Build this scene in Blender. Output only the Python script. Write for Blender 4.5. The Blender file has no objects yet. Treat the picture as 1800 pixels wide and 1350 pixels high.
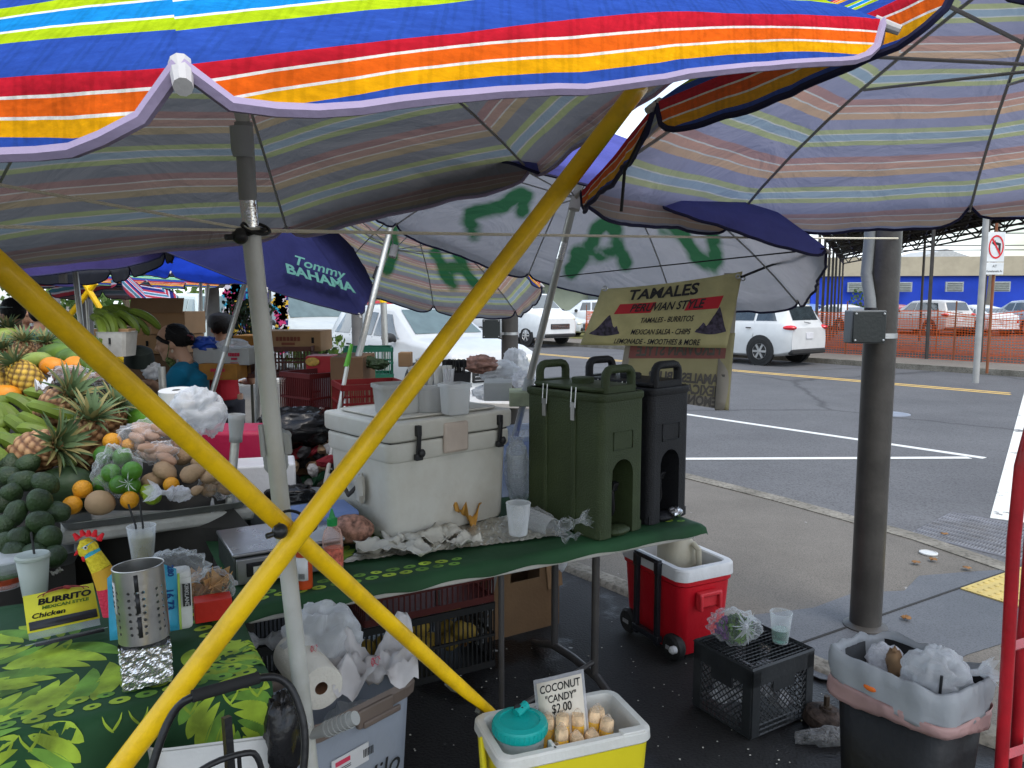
import bpy, bmesh, math, random
from math import sin, cos, pi, radians, atan2, sqrt, hypot
from mathutils import Vector, Matrix, noise
random.seed(7)
# ---------------- camera, world, sun, exposure ----------------
F=1350.0; H=1.65; P=radians(6.15)
sc=bpy.context.scene
cd=bpy.data.cameras.new("camera"); cam=bpy.data.objects.new("camera",cd); sc.collection.objects.link(cam)
cam.location=(0,0,H); cam.rotation_euler=(pi/2-P,0,0)
cd.sensor_width=36; cd.lens=36*F/1800; cd.clip_start=.05; cd.clip_end=3000
sc.camera=cam
SUN_EL=58; SUN_AZ=150
w=bpy.data.worlds.new("World"); sc.world=w; w.use_nodes=True
nt=w.node_tree; nt.nodes.clear()
sky=nt.nodes.new('ShaderNodeTexSky'); sky.sky_type='NISHITA'; sky.sun_disc=False
sky.sun_elevation=radians(SUN_EL); sky.sun_rotation=radians(SUN_AZ); sky.dust_density=2.5; sky.air_density=1.2
tc=nt.nodes.new('ShaderNodeTexCoord'); mp=nt.nodes.new('ShaderNodeMapping'); mp.inputs['Scale'].default_value=(1,1,3.5)
nz=nt.nodes.new('ShaderNodeTexNoise'); nz.inputs['Scale'].default_value=2.6; nz.inputs['Detail'].default_value=7
cr=nt.nodes.new('ShaderNodeValToRGB'); cr.color_ramp.elements[0].position=.42; cr.color_ramp.elements[1].position=.66
mx=nt.nodes.new('ShaderNodeMixRGB'); mx.inputs[2].default_value=(6.6,7.2,7.8,1)
bg=nt.nodes.new('ShaderNodeBackground'); bg.inputs[1].default_value=.15; wo=nt.nodes.new('ShaderNodeOutputWorld')
L=nt.links.new
L(tc.outputs['Generated'],mp.inputs[0]);L(mp.outputs[0],nz.inputs[0]);L(nz.outputs[0],cr.inputs[0]);L(cr.outputs[0],mx.inputs[0])
L(sky.outputs[0],mx.inputs[1]);L(mx.outputs[0],bg.inputs[0]);L(bg.outputs[0],wo.inputs[0])
sl=bpy.data.lights.new("sun",'SUN'); so=bpy.data.objects.new("sun",sl); sc.collection.objects.link(so)
sl.energy=.7; sl.angle=radians(28); sl.color=(1,.95,.88)
sd=Vector((sin(radians(SUN_AZ))*cos(radians(SUN_EL)),cos(radians(SUN_AZ))*cos(radians(SUN_EL)),sin(radians(SUN_EL))))
so.rotation_euler=sd.to_track_quat('Z','Y').to_euler(); so.location=(0,0,30)
sc.view_settings.view_transform='Standard'; sc.view_settings.look='None'; sc.view_settings.gamma=1
sc.view_settings.exposure=1.05
# ---------------- helpers ----------------
C=sc.collection
def ray(px,py):
    x=(px-900)/F; u=(675-py)/F
    return Vector((x,cos(P)+u*sin(P),-sin(P)+u*cos(P)))
def at(px,py,Y=None,z=None):
    d=ray(px,py); t=(Y/d.y) if Y is not None else (z-H)/d.z
    return Vector((0,0,H))+t*d
def proj(p):
    z=p[2]-H; c=p[1]*cos(P)-z*sin(P); u=p[1]*sin(P)+z*cos(P)
    return (900+F*p[0]/c,675-F*u/c) if c>1e-4 else (-9999,-9999)
def frame(a,up=Vector((0,0,1))):
    z=Vector(a).normalized(); x=up.cross(z)
    if x.length<1e-3: x=Vector((1,0,0)).cross(z)
    x.normalize(); y=z.cross(x)
    return Matrix((x,y,z)).transposed()
def rot(rx=0,ry=0,rz=0): return Matrix.Rotation(rz,3,'Z')@Matrix.Rotation(ry,3,'Y')@Matrix.Rotation(rx,3,'X')
def fbm(p,s=1,o=3): return noise.fractal(Vector(p)*s,1.0,2.0,o)
class MB:
    def __init__(s): s.v=[];s.f=[];s.m=[];s.a={}
    def add(s,vs,fs,mi=0):
        b=len(s.v); s.v+= [Vector(q) for q in vs]; s.f+=[tuple(b+i for i in q) for q in fs]; s.m+=[mi]*len(fs); return s
    def box(s,c,d,R=None,mi=0,tp=(1,1)):
        R=R or Matrix.Identity(3); c=Vector(c); vs=[]
        for z in(-1,1):
            k=tp if z>0 else (1,1)
            for x,y in((-1,-1),(1,-1),(1,1),(-1,1)): vs.append(c+R@Vector((x*d[0]/2*k[0],y*d[1]/2*k[1],z*d[2]/2)))
        return s.add(vs,[(3,2,1,0),(4,5,6,7),(0,1,5,4),(1,2,6,5),(2,3,7,6),(3,0,4,7)],mi)
    def tube(s,pts,r,n=10,mi=0,caps=True,closed=False,fl=1.0):
        pts=[Vector(p) for p in pts]; N=len(pts); rs=r if isinstance(r,(list,tuple)) else [r]*N
        vs=[];fs=[]; up=None
        for i,p in enumerate(pts):
            a=pts[(i+1)%N]-pts[i-1] if closed else pts[min(i+1,N-1)]-pts[max(i-1,0)]
            if a.length<1e-9: a=Vector((0,0,1))
            a.normalize()
            if up is None: up=Vector((0,0,1)) if abs(a.z)<.9 else Vector((1,0,0))
            x=up.cross(a); x=x.normalized() if x.length>1e-5 else Vector((1,0,0)); y=a.cross(x); up=y
            for k in range(n):
                t=2*pi*k/n; vs.append(p+rs[i]*(cos(t)*x+fl*sin(t)*y))
        for i in range(N if closed else N-1):
            for k in range(n):
                j=(i+1)%N; fs.append((i*n+k,i*n+(k+1)%n,j*n+(k+1)%n,j*n+k))
        if caps and not closed: fs+=[tuple(reversed(range(n))),tuple((N-1)*n+k for k in range(n))]
        return s.add(vs,fs,mi)
    def lathe(s,prof,c=(0,0,0),n=24,R=None,mi=0,sx=1,sy=1,sq=None):
        R=R or Matrix.Identity(3); c=Vector(c); vs=[];fs=[]
        for r,z in prof:
            for k in range(n):
                t=2*pi*k/n; a,b=cos(t),sin(t)
                if sq:
                    q=(abs(a)**sq+abs(b)**sq)**(-1/sq); a*=q;b*=q
                vs.append(c+R@Vector((r*a*sx,r*b*sy,z)))
        for i in range(len(prof)-1):
            for k in range(n): fs.append((i*n+k,i*n+(k+1)%n,(i+1)*n+(k+1)%n,(i+1)*n+k))
        if prof[0][0]>1e-5: fs.append(tuple(reversed(range(n))))
        if prof[-1][0]>1e-5: fs.append(tuple((len(prof)-1)*n+k for k in range(n)))
        return s.add(vs,fs,mi)
    def shell(s,prof,**k):  # open lathe without caps
        c0=len(s.f); s.lathe(prof,**k)
        if prof[-1][0]>1e-5: s.f.pop();s.m.pop()
        if prof[0][0]>1e-5: s.f.pop();s.m.pop()
        return s
    def ell(s,c,r,R=None,n=16,m=10,mi=0,nz=0,ns=8,fn=None):
        R=R or Matrix.Identity(3); c=Vector(c); r=(r,r,r) if not isinstance(r,(tuple,list)) else r; vs=[];fs=[]
        for i in range(m+1):
            a=-pi/2+pi*i/m
            for k in range(n):
                t=2*pi*k/n; d=Vector((cos(a)*cos(t),cos(a)*sin(t),sin(a))); q=1+(nz*fbm(d*1.0+c*3,ns/4) if nz else 0)
                if fn: q*=fn(d)
                vs.append(c+R@Vector((d.x*r[0]*q,d.y*r[1]*q,d.z*r[2]*q)))
        for i in range(m):
            for k in range(n): fs.append((i*n+k,i*n+(k+1)%n,(i+1)*n+(k+1)%n,(i+1)*n+k))
        return s.add(vs,fs,mi)
    def grid(s,nu,nv,fn,mi=0,at=None):
        vs=[];fs=[]
        for j in range(nv+1):
            for i in range(nu+1): vs.append(fn(i/nu,j/nv))
        for j in range(nv):
            for i in range(nu): a=j*(nu+1)+i; fs.append((a,a+1,a+nu+2,a+nu+1))
        return s.add(vs,fs,mi)
    def prism(s,poly,h,M=None,mi=0):
        n=len(poly); vs=[Vector((x,y,0)) for x,y in poly]+[Vector((x,y,h)) for x,y in poly]
        if M is not None: vs=[M@q for q in vs]
        return s.add(vs,[tuple(reversed(range(n))),tuple(range(n,2*n))]+[(i,(i+1)%n,n+(i+1)%n,n+i) for i in range(n)],mi)
    def tf(s,R,t=(0,0,0)):
        t=Vector(t); s.v=[R@q+t for q in s.v]; return s
    def build(s,name,mats,par=None,world=False,smooth=True,bev=0,sol=0,sub=0,rem=0,seg=2,ang=35,loc=None):
        me=bpy.data.meshes.new(name); vs=s.v
        if loc is not None: vs=[q-Vector(loc) for q in vs]
        if par is not None and world:
            
            q=par
            while q.name not in PM: q=q.parent
            mi=PM[q.name].inverted(); vs=[mi@q for q in vs]
        me.from_pydata([tuple(q) for q in vs],[],s.f); me.validate()
        if not isinstance(mats,(list,tuple)): mats=[mats]
        for m in mats: me.materials.append(m)
        if len(mats)>1 and len(me.polygons)==len(s.m): me.polygons.foreach_set('material_index',s.m)
        for k,val in s.a.items():
            at_=me.attributes.new(k,'FLOAT','POINT'); at_.data.foreach_set('value',val)
        if smooth:
            me.polygons.foreach_set('use_smooth',[True]*len(me.polygons))
            if smooth!='full': me.set_sharp_from_angle(angle=radians(ang))
        me.update()
        o=bpy.data.objects.new(name,me); C.objects.link(o)
        if loc is not None: o.location=loc
        if par is not None: o.parent=par
        if bev:
            b=o.modifiers.new('b','BEVEL'); b.width=bev; b.segments=seg; b.limit_method='ANGLE'; b.angle_limit=radians(40); b.harden_normals=False
        if sol: q=o.modifiers.new('s','SOLIDIFY'); q.thickness=sol; q.offset=0
        if rem:
            q=o.modifiers.new('r','REMESH'); q.mode='VOXEL'; q.voxel_size=rem; q.use_smooth_shade=True
            q=o.modifiers.new('sm','SMOOTH'); q.iterations=4; q.factor=.6
        if sub: q=o.modifiers.new('u','SUBSURF'); q.levels=sub; q.render_levels=sub
        return o
PM={}
def tag(o,label,cat,group=None,kind=None):
    if label: o['label']=label
    if cat: o['category']=cat
    if group: o['group']=group
    if kind: o['kind']=kind
    return o
def thing(name,label,cat,loc=(0,0,0),rz=0,group=None,R=None):
    o=bpy.data.objects.new(name,None); C.objects.link(o); o.empty_display_size=.05
    M=(R.to_4x4() if R is not None else Matrix.Rotation(rz,4,'Z')); o.location=loc
    o.rotation_euler=M.to_euler(); PM[o.name]=Matrix.Translation(Vector(loc))@M
    return tag(o,label,cat,group)
def struct(o): o['kind']='structure'; return o
def dup(root,loc,rz=None,label=None,group=None,R=None,scale=None):
    r=root.copy(); C.objects.link(r); r.location=loc
    if rz is not None: r.rotation_euler=(0,0,rz)
    if R is not None: r.rotation_euler=R.to_euler()
    if scale: r.scale=(scale,)*3
    if label: r['label']=label
    if group: r['group']=group
    for ch in list(root.children):
        c=ch.copy(); C.objects.link(c); c.parent=r
        for g in list(ch.children):
            d=g.copy(); C.objects.link(d); d.parent=c
    return r
# ---------------- materials ----------------
_mc={}
def hexc(h):
    h=h.lstrip('#'); o=[]
    for i in(0,2,4):
        c=int(h[i:i+2],16)/255; o.append(c/12.92 if c<=.04045 else ((c+.055)/1.055)**2.4)
    return tuple(o)
def nodes(name):
    m=bpy.data.materials.new(name); m.use_nodes=True; t=m.node_tree; t.nodes.clear()
    def N(k,**kw):
        n=t.nodes.new('ShaderNode'+k)
        for a,b in kw.items():
            if a.startswith('i_'):
                key=a[2:]; key=int(key) if key.isdigit() else key
                n.inputs[key].default_value=b
            else: setattr(n,a,b)
        return n
    return m,t,N,t.links.new
def ramp(N,stops,interp='LINEAR'):
    r=N('ValToRGB'); e=r.color_ramp; e.interpolation=interp
    while len(e.elements)>1: e.elements.remove(e.elements[-1])
    e.elements[0].position=stops[0][0]; e.elements[0].color=(*stops[0][1],1)
    for p,c in stops[1:]:
        q=e.elements.new(p); q.color=(*c,1)
    return r
def c4(c): return (c[0],c[1],c[2],1)
def mul(c,k): return tuple(min(1,max(0,x*k)) for x in c)
def M(name,col,rough=.5,metal=0,var=.12,vs=5,bump=.15,bs=60,dirt=0,dcol=(.12,.1,.07),ds=3,tl=0,spec=.33,coat=0,emit=0,noz=False,trans=0):
    if isinstance(col,str): col=hexc(col)
    if name in _mc: return _mc[name]
    m,t,N,LK=nodes(name); tc=N('TexCoord'); o=N('OutputMaterial'); b=N('BsdfPrincipled')
    n1=N('TexNoise',i_Scale=vs,i_Detail=5.); LK(tc.outputs['Object'],n1.inputs['Vector'])
    r=ramp(N,[(.3,mul(col,1-var)),(.7,mul(col,1+var))]); LK(n1.outputs[0],r.inputs[0]); cs=r.outputs[0]
    rr=N('MapRange'); rr.inputs[3].default_value=max(.03,rough-.08); rr.inputs[4].default_value=min(1,rough+.1)
    n3=N('TexNoise',i_Scale=vs*2.3,i_Detail=4.); LK(tc.outputs['Object'],n3.inputs['Vector']); LK(n3.outputs[0],rr.inputs[0]); LK(rr.outputs[0],b.inputs['Roughness'])
    if dirt:
        n2=N('TexNoise',i_Scale=ds,i_Detail=8.,i_Roughness=.7); LK(tc.outputs['Object'],n2.inputs['Vector'])
        r2=ramp(N,[(.45,(0,0,0)),(.75,(dirt,)*3)]); LK(n2.outputs[0],r2.inputs[0])
        mm=N('MixRGB'); LK(r2.outputs[0],mm.inputs[0]); LK(cs,mm.inputs[1]); mm.inputs[2].default_value=c4(dcol); cs=mm.outputs[0]
    LK(cs,b.inputs['Base Color']); b.inputs['Metallic'].default_value=metal; b.inputs['Specular IOR Level'].default_value=spec
    b.inputs['Coat Weight'].default_value=coat; b.inputs['Transmission Weight'].default_value=trans
    if bump:
        nb=N('TexNoise',i_Scale=bs,i_Detail=4.); LK(tc.outputs['Object'],nb.inputs['Vector'])
        bp=N('Bump',i_Strength=bump,i_Distance=.01); LK(nb.outputs[0],bp.inputs['Height']); LK(bp.outputs[0],b.inputs['Normal'])
    sh=b.outputs[0]
    if tl:
        tr=N('BsdfTranslucent'); LK(cs,tr.inputs[0]); ms=N('MixShader',i_0=tl); LK(sh,ms.inputs[1]); LK(tr.outputs[0],ms.inputs[2]); sh=ms.outputs[0]
    LK(sh,o.inputs[0]); _mc[name]=m; return m
def clear(name,col=(.9,.93,.95),a=.25,rough=.12,wr=.5,ws=18,edge=.6,dens=1.0):
    """thin clear or milky plastic film"""
    if name in _mc: return _mc[name]
    if isinstance(col,str): col=hexc(col)
    m,t,N,LK=nodes(name); tc=N('TexCoord'); o=N('OutputMaterial')
    tp=N('BsdfTransparent'); tp.inputs[0].default_value=c4(mul((1,1,1),.6+.4*1)); 
    b=N('BsdfPrincipled'); b.inputs['Base Color'].default_value=c4(col); b.inputs['Roughness'].default_value=rough
    tr=N('BsdfTranslucent'); tr.inputs[0].default_value=c4(col); m1=N('MixShader',i_0=.35); LK(b.outputs[0],m1.inputs[1]); LK(tr.outputs[0],m1.inputs[2])
    nb=N('TexNoise',i_Scale=ws,i_Detail=5.); nb.inputs['Distortion'].default_value=1.2; LK(tc.outputs['Object'],nb.inputs['Vector'])
    bp=N('Bump',i_Strength=wr,i_Distance=.02); LK(nb.outputs[0],bp.inputs['Height'])
    LK(bp.outputs[0],b.inputs['Normal']); lw=N('LayerWeight',i_Blend=.35); LK(bp.outputs[0],lw.inputs['Normal'])
    ml=N('Math',operation='MULTIPLY_ADD'); LK(lw.outputs['Facing'],ml.inputs[0]); ml.inputs[1].default_value=edge; ml.inputs[2].default_value=a
    ms=N('MixShader'); LK(ml.outputs[0],ms.inputs[0]); LK(tp.outputs[0],ms.inputs[1]); LK(m1.outputs[0],ms.inputs[2]); LK(ms.outputs[0],o.inputs[0])
    _mc[name]=m; return m
def textmesh(s,size=.1,bold=0,shear=0,ext=.0008,res=3,sx=1,align='CENTER'):
    cu=bpy.data.curves.new('lettering','FONT'); cu.body=s; cu.size=size; cu.offset=bold; cu.shear=shear; cu.extrude=ext; cu.align_x=align; cu.align_y='CENTER'; cu.resolution_u=res
    ob=bpy.data.objects.new('lettering',cu); C.objects.link(ob); dg=bpy.context.evaluated_depsgraph_get(); dg.update()
    me=bpy.data.meshes.new_from_object(ob.evaluated_get(dg)); vs=[Vector((v.co.x*sx,v.co.y,v.co.z)) for v in me.vertices]; fs=[tuple(p.vertices) for p in me.polygons]
    bpy.data.objects.remove(ob); bpy.data.curves.remove(cu); bpy.data.meshes.remove(me); return vs,fs
def addtext(mb,s,o,xd,yd,size,mi=0,bold=0,shear=0,ext=.0006,sx=1,align='CENTER',fn=None):
    """lay lettering into mesh mb at o, reading along xd with up yd"""
    vs,fs=textmesh(s,size,bold,shear,ext,sx=sx,align=align); xd=Vector(xd).normalized(); yd=Vector(yd).normalized(); nd=xd.cross(yd); o=Vector(o)
    if fn: mb.add([fn(v) for v in vs],fs,mi)
    else: mb.add([o+v.x*xd+v.y*yd+v.z*nd for v in vs],fs,mi)
alu=M('aluminium',(.55,.56,.57),.32,1,var=.1,bump=.05,bs=120,dirt=.3,dcol=(.3,.3,.28))
greypl=M('grey_plastic',(.32,.33,.33),.5)
blackpl=M('black_plastic',(.02,.02,.022),.42,bump=.1)
steel_dark=M('painted_steel_dark',(.045,.042,.038),.38,var=.2,dirt=.25,dcol=(.11,.1,.09),ds=5)
whitepaint=M('white_paint',(.78,.78,.78),.35)
# ---------------- setting: ground, road, pavements ----------------
U=Vector((.61,-.79,0)).normalized(); NN=Vector((-U.y,U.x,0))
def nu(n,s,z=0): return Vector((0,0,z))+NN*n+U*s
def ground_mat(name,c1,c2,agg=90,bump=.4,rough=.8,wet=None,spots=0,cracks=0,big=.5):
    m,t,N,LK=nodes(name); tc=N('TexCoord'); o=N('OutputMaterial'); b=N('BsdfPrincipled')
    n1=N('TexNoise',i_Scale=big,i_Detail=8.,i_Roughness=.65); LK(tc.outputs['Object'],n1.inputs['Vector'])
    r=ramp(N,[(.3,c1),(.7,c2)]); LK(n1.outputs[0],r.inputs[0])
    n2=N('TexNoise',i_Scale=agg,i_Detail=3.); LK(tc.outputs['Object'],n2.inputs['Vector'])
    r2=ramp(N,[(.32,(.55,)*3),(.52,(1,)*3),(.7,(1.0,)*3),(.78,(1.9,)*3)]); LK(n2.outputs[0],r2.inputs[0])
    mm=N('MixRGB',blend_type='MULTIPLY',i_0=1.); LK(r.outputs[0],mm.inputs[1]); LK(r2.outputs[0],mm.inputs[2]); cs=mm.outputs[0]
    b.inputs['Roughness'].default_value=rough; b.inputs['Specular IOR Level'].default_value=.3
    if wet:
        nw=N('TexNoise',i_Scale=wet[0],i_Detail=6.,i_Roughness=.6); LK(tc.outputs['Object'],nw.inputs['Vector'])
        rw=ramp(N,[(wet[1],(0,0,0)),(wet[1]+.06,(1,1,1))]); LK(nw.outputs[0],rw.inputs[0])
        mw=N('MixRGB',blend_type='MULTIPLY'); LK(rw.outputs[0],mw.inputs[0]); LK(cs,mw.inputs[1]); mw.inputs[2].default_value=c4(wet[2]); cs=mw.outputs[0]
        mr=N('MapRange'); LK(rw.outputs[0],mr.inputs[0]); mr.inputs[3].default_value=rough; mr.inputs[4].default_value=wet[3]; LK(mr.outputs[0],b.inputs['Roughness'])
    if cracks:
        vo=N('TexVoronoi',feature='DISTANCE_TO_EDGE',i_Scale=cracks); nd=N('TexNoise',i_Scale=2.,i_Detail=6.); LK(tc.outputs['Object'],nd.inputs['Vector'])
        ad=N('MixRGB',blend_type='ADD',i_0=.35); LK(tc.outputs['Object'],ad.inputs[1]); LK(nd.outputs['Color'],ad.inputs[2]); LK(ad.outputs[0],vo.inputs['Vector'])
        rc=ramp(N,[(0,(.35,)*3),(.012,(1,1,1))]); LK(vo.outputs['Distance'],rc.inputs[0])
        mc=N('MixRGB',blend_type='MULTIPLY',i_0=.7); LK(cs,mc.inputs[1]); LK(rc.outputs[0],mc.inputs[2]); cs=mc.outputs[0]
    if spots:
        ns=N('TexNoise',i_Scale=9.,i_Detail=2.); LK(tc.outputs['Object'],ns.inputs['Vector'])
        rs=ramp(N,[(.74,(0,0,0)),(.76,(spots,)*3)]); LK(ns.outputs[0],rs.inputs[0])
        m3=N('MixRGB'); LK(rs.outputs[0],m3.inputs[0]); LK(cs,m3.inputs[1]); m3.inputs[2].default_value=(.5,.5,.48,1); cs=m3.outputs[0]
    LK(cs,b.inputs['Base Color'])
    bp=N('Bump',i_Strength=bump,i_Distance=.006); LK(n2.outputs[0],bp.inputs['Height']); LK(bp.outputs[0],b.inputs['Normal']); LK(b.outputs[0],o.inputs[0])
    return m
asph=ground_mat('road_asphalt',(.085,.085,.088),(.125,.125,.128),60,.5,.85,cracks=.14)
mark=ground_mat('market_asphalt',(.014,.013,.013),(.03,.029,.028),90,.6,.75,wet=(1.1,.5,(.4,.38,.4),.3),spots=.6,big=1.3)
conc=ground_mat('pavement_concrete',(.115,.104,.088),(.172,.156,.134),120,.25,.85,big=.8,spots=.35)
concw=ground_mat('pavement_wet',(.075,.08,.088),(.115,.12,.13),120,.25,.55,big=.9)
kerbm=ground_mat('kerb_concrete',(.11,.1,.08),(.26,.24,.2),40,.8,.9,big=3)
farp=ground_mat('far_pavement',(.15,.13,.11),(.21,.19,.16),60,.2,.9)
grav=ground_mat('lot_gravel',(.09,.075,.055),(.17,.14,.1),20,.5,.95)
grassm=ground_mat('grass_verge',(.07,.085,.02),(.2,.17,.05),14,.9,.95,big=2)
RZ=-.09
def sheet(name,pts,z,mat,th=0):
    mb=MB(); poly=[(p[0],p[1]) for p in pts]
    a=sum(poly[i][0]*poly[(i+1)%len(poly)][1]-poly[(i+1)%len(poly)][0]*poly[i][1] for i in range(len(poly)))
    if a<0: poly.reverse()
    mb.prism(poly,th or .004,Matrix.Translation((0,0,z-(th or .004)))) ; return struct(mb.build(name,mat,smooth=False))
sheet('ground',[(-400,-60),(500,-60),(500,600),(-400,600)],-.22,grav,.1)
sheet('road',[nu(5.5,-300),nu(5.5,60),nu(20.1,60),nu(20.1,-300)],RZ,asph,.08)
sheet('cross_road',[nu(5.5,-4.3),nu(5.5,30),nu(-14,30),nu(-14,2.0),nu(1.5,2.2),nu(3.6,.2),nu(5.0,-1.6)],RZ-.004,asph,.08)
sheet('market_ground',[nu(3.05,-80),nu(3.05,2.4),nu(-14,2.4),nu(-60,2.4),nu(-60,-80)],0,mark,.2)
kpts=[nu(5.72,-80),nu(5.75,-6),nu(5.72,-4.6),nu(5.66,-3.6),nu(5.5,-2.4),nu(5.15,-1.3),nu(4.4,-.2),nu(2.6,1.0),nu(-1,3.2)]
kin=[p-NN*.16 for p in kpts[:5]]+[p-(NN*.11+U*.11) for p in kpts[5:]]
sheet('pavement',[nu(3.2,-80)]+kin[:7]+[nu(3.2,.3)],.010,conc,.2)
sheet('wet_pavement',[at(a,b,z=.0145) for a,b in[(1240,1098),(1330,1080),(1430,1068),(1500,1042),(1590,1038),(1615,1012),(1700,1005),(1765,1001),(1860,1012),(1900,1090),(1770,1128),(1700,1150),(1640,1182),(1520,1205),(1440,1192),(1330,1140)]],.0145,concw)
_a=at(1395,1134,z=.0185);_b=at(1772,1003,z=.0185);_q=Vector((_a.y-_b.y,_b.x-_a.x,0)).normalized()*.006
sheet('pavement_joint',[_a+_q,_a-_q,_b-_q,_b+_q],.0185,M('joint_dark',(.03,.03,.03),.9))
sheet('kerb',kpts+list(reversed(kin)),.018,kerbm,.2)
mb=MB()
s=-20
while s<1.6:
    l=2.2
    def f(a,b,s=s,l=l):
        p=nu(3.05+.15*a,s+l*b); h=.03+.012*fbm(p*1.0,4); e=0 if 0<a<1 else -.03
        return Vector((p.x,p.y,h+e))
    mb.grid(6,40,f); s+=l+.01
struct(mb.build('kerb_strip',kerbm,smooth='full'))
sheet('far_kerb',[nu(20.1,-300),nu(20.1,60),nu(20.3,60),nu(20.3,-300)],.05,kerbm,.2)
sheet('far_pavement',[nu(20.3,-300),nu(20.3,60),nu(22.4,60),nu(22.4,-300)],.045,farp,.2)
sheet('parking_lot',[nu(22.4,-120),nu(22.4,60),nu(90,60),nu(90,-120)],.03,ground_mat('lot_asphalt',(.05,.045,.04),(.085,.075,.065),30,.3,.9),.2)
sheet('grass_verge',[nu(22.5,-120),nu(22.5,-17.5),nu(29,-17.5),nu(29,-120)],.045,grassm)
# road markings with worn paint
def paint(name,c,wear=.5,sc=3):
    m,t,N,LK=nodes(name); tc=N('TexCoord'); o=N('OutputMaterial'); b=N('BsdfPrincipled',i_Roughness=.7)
    n=N('TexNoise',i_Scale=sc,i_Detail=10.,i_Roughness=.75); LK(tc.outputs['Object'],n.inputs['Vector'])
    r=ramp(N,[(wear-.02,c),(wear+.02,(.1,.1,.1))]); LK(n.outputs[0],r.inputs[0]); LK(r.outputs[0],b.inputs['Base Color']); LK(b.outputs[0],o.inputs[0]); return m
wp=paint('road_paint_white',(.62,.62,.58),.68); yp=paint('road_paint_yellow',(.62,.4,.1),.62)
def strip(name,a,b,w,mat,z=RZ+.004):
    a=Vector(a);b=Vector(b); d=(b-a).normalized(); q=Vector((-d.y,d.x,0))*w/2
    return sheet(name,[a+q,a-q,b-q,b+q],z,mat)
strip('parking_line',nu(9.32,-60),nu(9.32,-3.45),.11,wp)
strip('bay_end_line',(1.2,8.45-.1,0),(5.1,8.43+.0,0),.1,wp,RZ+.008)
strip('centre_line',nu(16.12,-150),nu(16.12,-5.6),.11,yp); strip('centre_line',nu(16.38,-150),nu(16.38,-5.7),.11,yp)
a0=Vector((3.86,6.05,0)); d0=Vector((.57,.82,0)).normalized(); q0=Vector((d0.y,-d0.x,0))
sheet('crosswalk_band',[a0,a0+d0*12.5,a0+d0*12.5+q0*.75,a0+q0*.75],RZ+.004,paint('crosswalk_paint',(.66,.66,.6),.6,2.2))
# drain grate in the gutter
g=thing('drain_grate','dark steel bar grate over the street drain beyond the kerb','drain grate',(0,0,0))
ga=at(1600,938,z=-.09);gb=at(1672,902,z=-.09);gc=at(1850,935,z=-.09);gd=at(1790,985,z=-.09)
mb=MB()
for i in range(34):
    t=i/33; a=ga.lerp(gd,t);b=gb.lerp(gc,t); mb.tube([a,b],.007,4)
gs=M('grate_steel',(.2,.2,.21),.5,.7,var=.3,dirt=.5)
mb.build('grate_bars',gs,g,smooth=False)
mb=MB()
for i in range(9):
    t=i/8; a=ga.lerp(gb,t);b=gd.lerp(gc,t); mb.tube([a+Vector((0,0,.003)),b+Vector((0,0,.003))],.009,4)
mb.build('cross_bars',gs,g,smooth=False)
# tactile paving
def rectp(a,u,v): return [a,a+u,a+u+v,a+v]
ta=at(1688,1036,z=.014); tu=Vector((.8,.0,0)); 
tu=(at(1762,1010,z=.014)-ta); tu=tu.normalized()*.9; tv=Vector((tu.y,-tu.x,0)).normalized()*.62
g=thing('tactile_plate','yellow tactile plate with rows of domes in the wet pavement','tactile paving')
ym=M('tactile_yellow',(.5,.38,.12),.7,dirt=.5,dcol=(.2,.17,.1))
mb=MB(); mb.prism([(p.x,p.y) for p in reversed(rectp(ta,tu,tv))],.006,Matrix.Translation((0,0,.016))); mb.build('plate',ym,g,smooth=False)
mb=MB()
for i in range(15):
    for j in range(10):
        p=ta+tu*(i+.5)/15+tv*(j+.5)/10; mb.lathe([(.016,.0215),(.014,.026),(.008,.028),(.0,.029)],(p.x,p.y,0),10)
mb.build('domes',ym,g)
def disc(name,label,cat,px,py,z,r,mat):
    p=at(px,py,z=z); mb=MB(); mb.lathe([(r,0),(r,.008),(r*.86,.010),(r*.84,.006),(0,.006)],(0,0,0),28); o=mb.build(name,mat,loc=(0,0,0)); o.location=(p.x,p.y,z+.001); tag(o,label,cat)
disc('survey_marker','small round pale metal disc set in the pavement by the grate','survey marker',1632,973,.013,.055,M('pale_metal',(.55,.55,.53),.5,.3))
disc('manhole_cover','round metal cover in the road beyond the parking line','manhole cover',1563,728,RZ,.3,M('bluish_metal',(.3,.32,.36),.5,.6))
# litter leaves
lm=M('dry_leaf',(.28,.14,.05),.8,var=.4,tl=.2)
for i,(px,py) in enumerate([(905,1102),(815,1135),(1592,1088),(1610,990),(1640,985),(1700,1000),(1660,940)]):
    p=at(px,py,z=.02 if px<1600 else (.02 if py>960 else -.08)); mb=MB()
    mb.grid(4,4,lambda a,b:Vector(((a-.5)*.055*(1-abs(b-.5)),(b-.5)*.045,.012*fbm((a*3+i,b*3,i),1)+.01)))
    o=mb.build('dry_leaf',lm,smooth='full',sol=.001); o.location=p; o.rotation_euler=(0,0,i*1.3)
    tag(o,['crumpled tan leaf on the market asphalt under the folding table','small brown leaf on the market asphalt beside the table legs','orange leaf on the wet pavement right of the post','pale dry leaf lying just beside the round metal disc','','',''][i] or 'dry leaf lying by the drain grate','leaf','dry leaves on the ground' )
# fallen pale bits of litter as stuff
mb=MB(); random.seed(3)
for i in range(150):
    px=random.uniform(560,1500);py=random.uniform(1090,1345); p=at(px,py,z=.004); r=random.uniform(.0015,.005)
    mb.ell((p.x,p.y,.003+r*.4),(r,r*random.uniform(.5,1),r*.5),n=5,m=3)
tag(mb.build('grit',M('grit_pale',(.5,.48,.42),.8),smooth=False),'pale grit and crumbs scattered on the dark asphalt','grit',kind='stuff')
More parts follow.
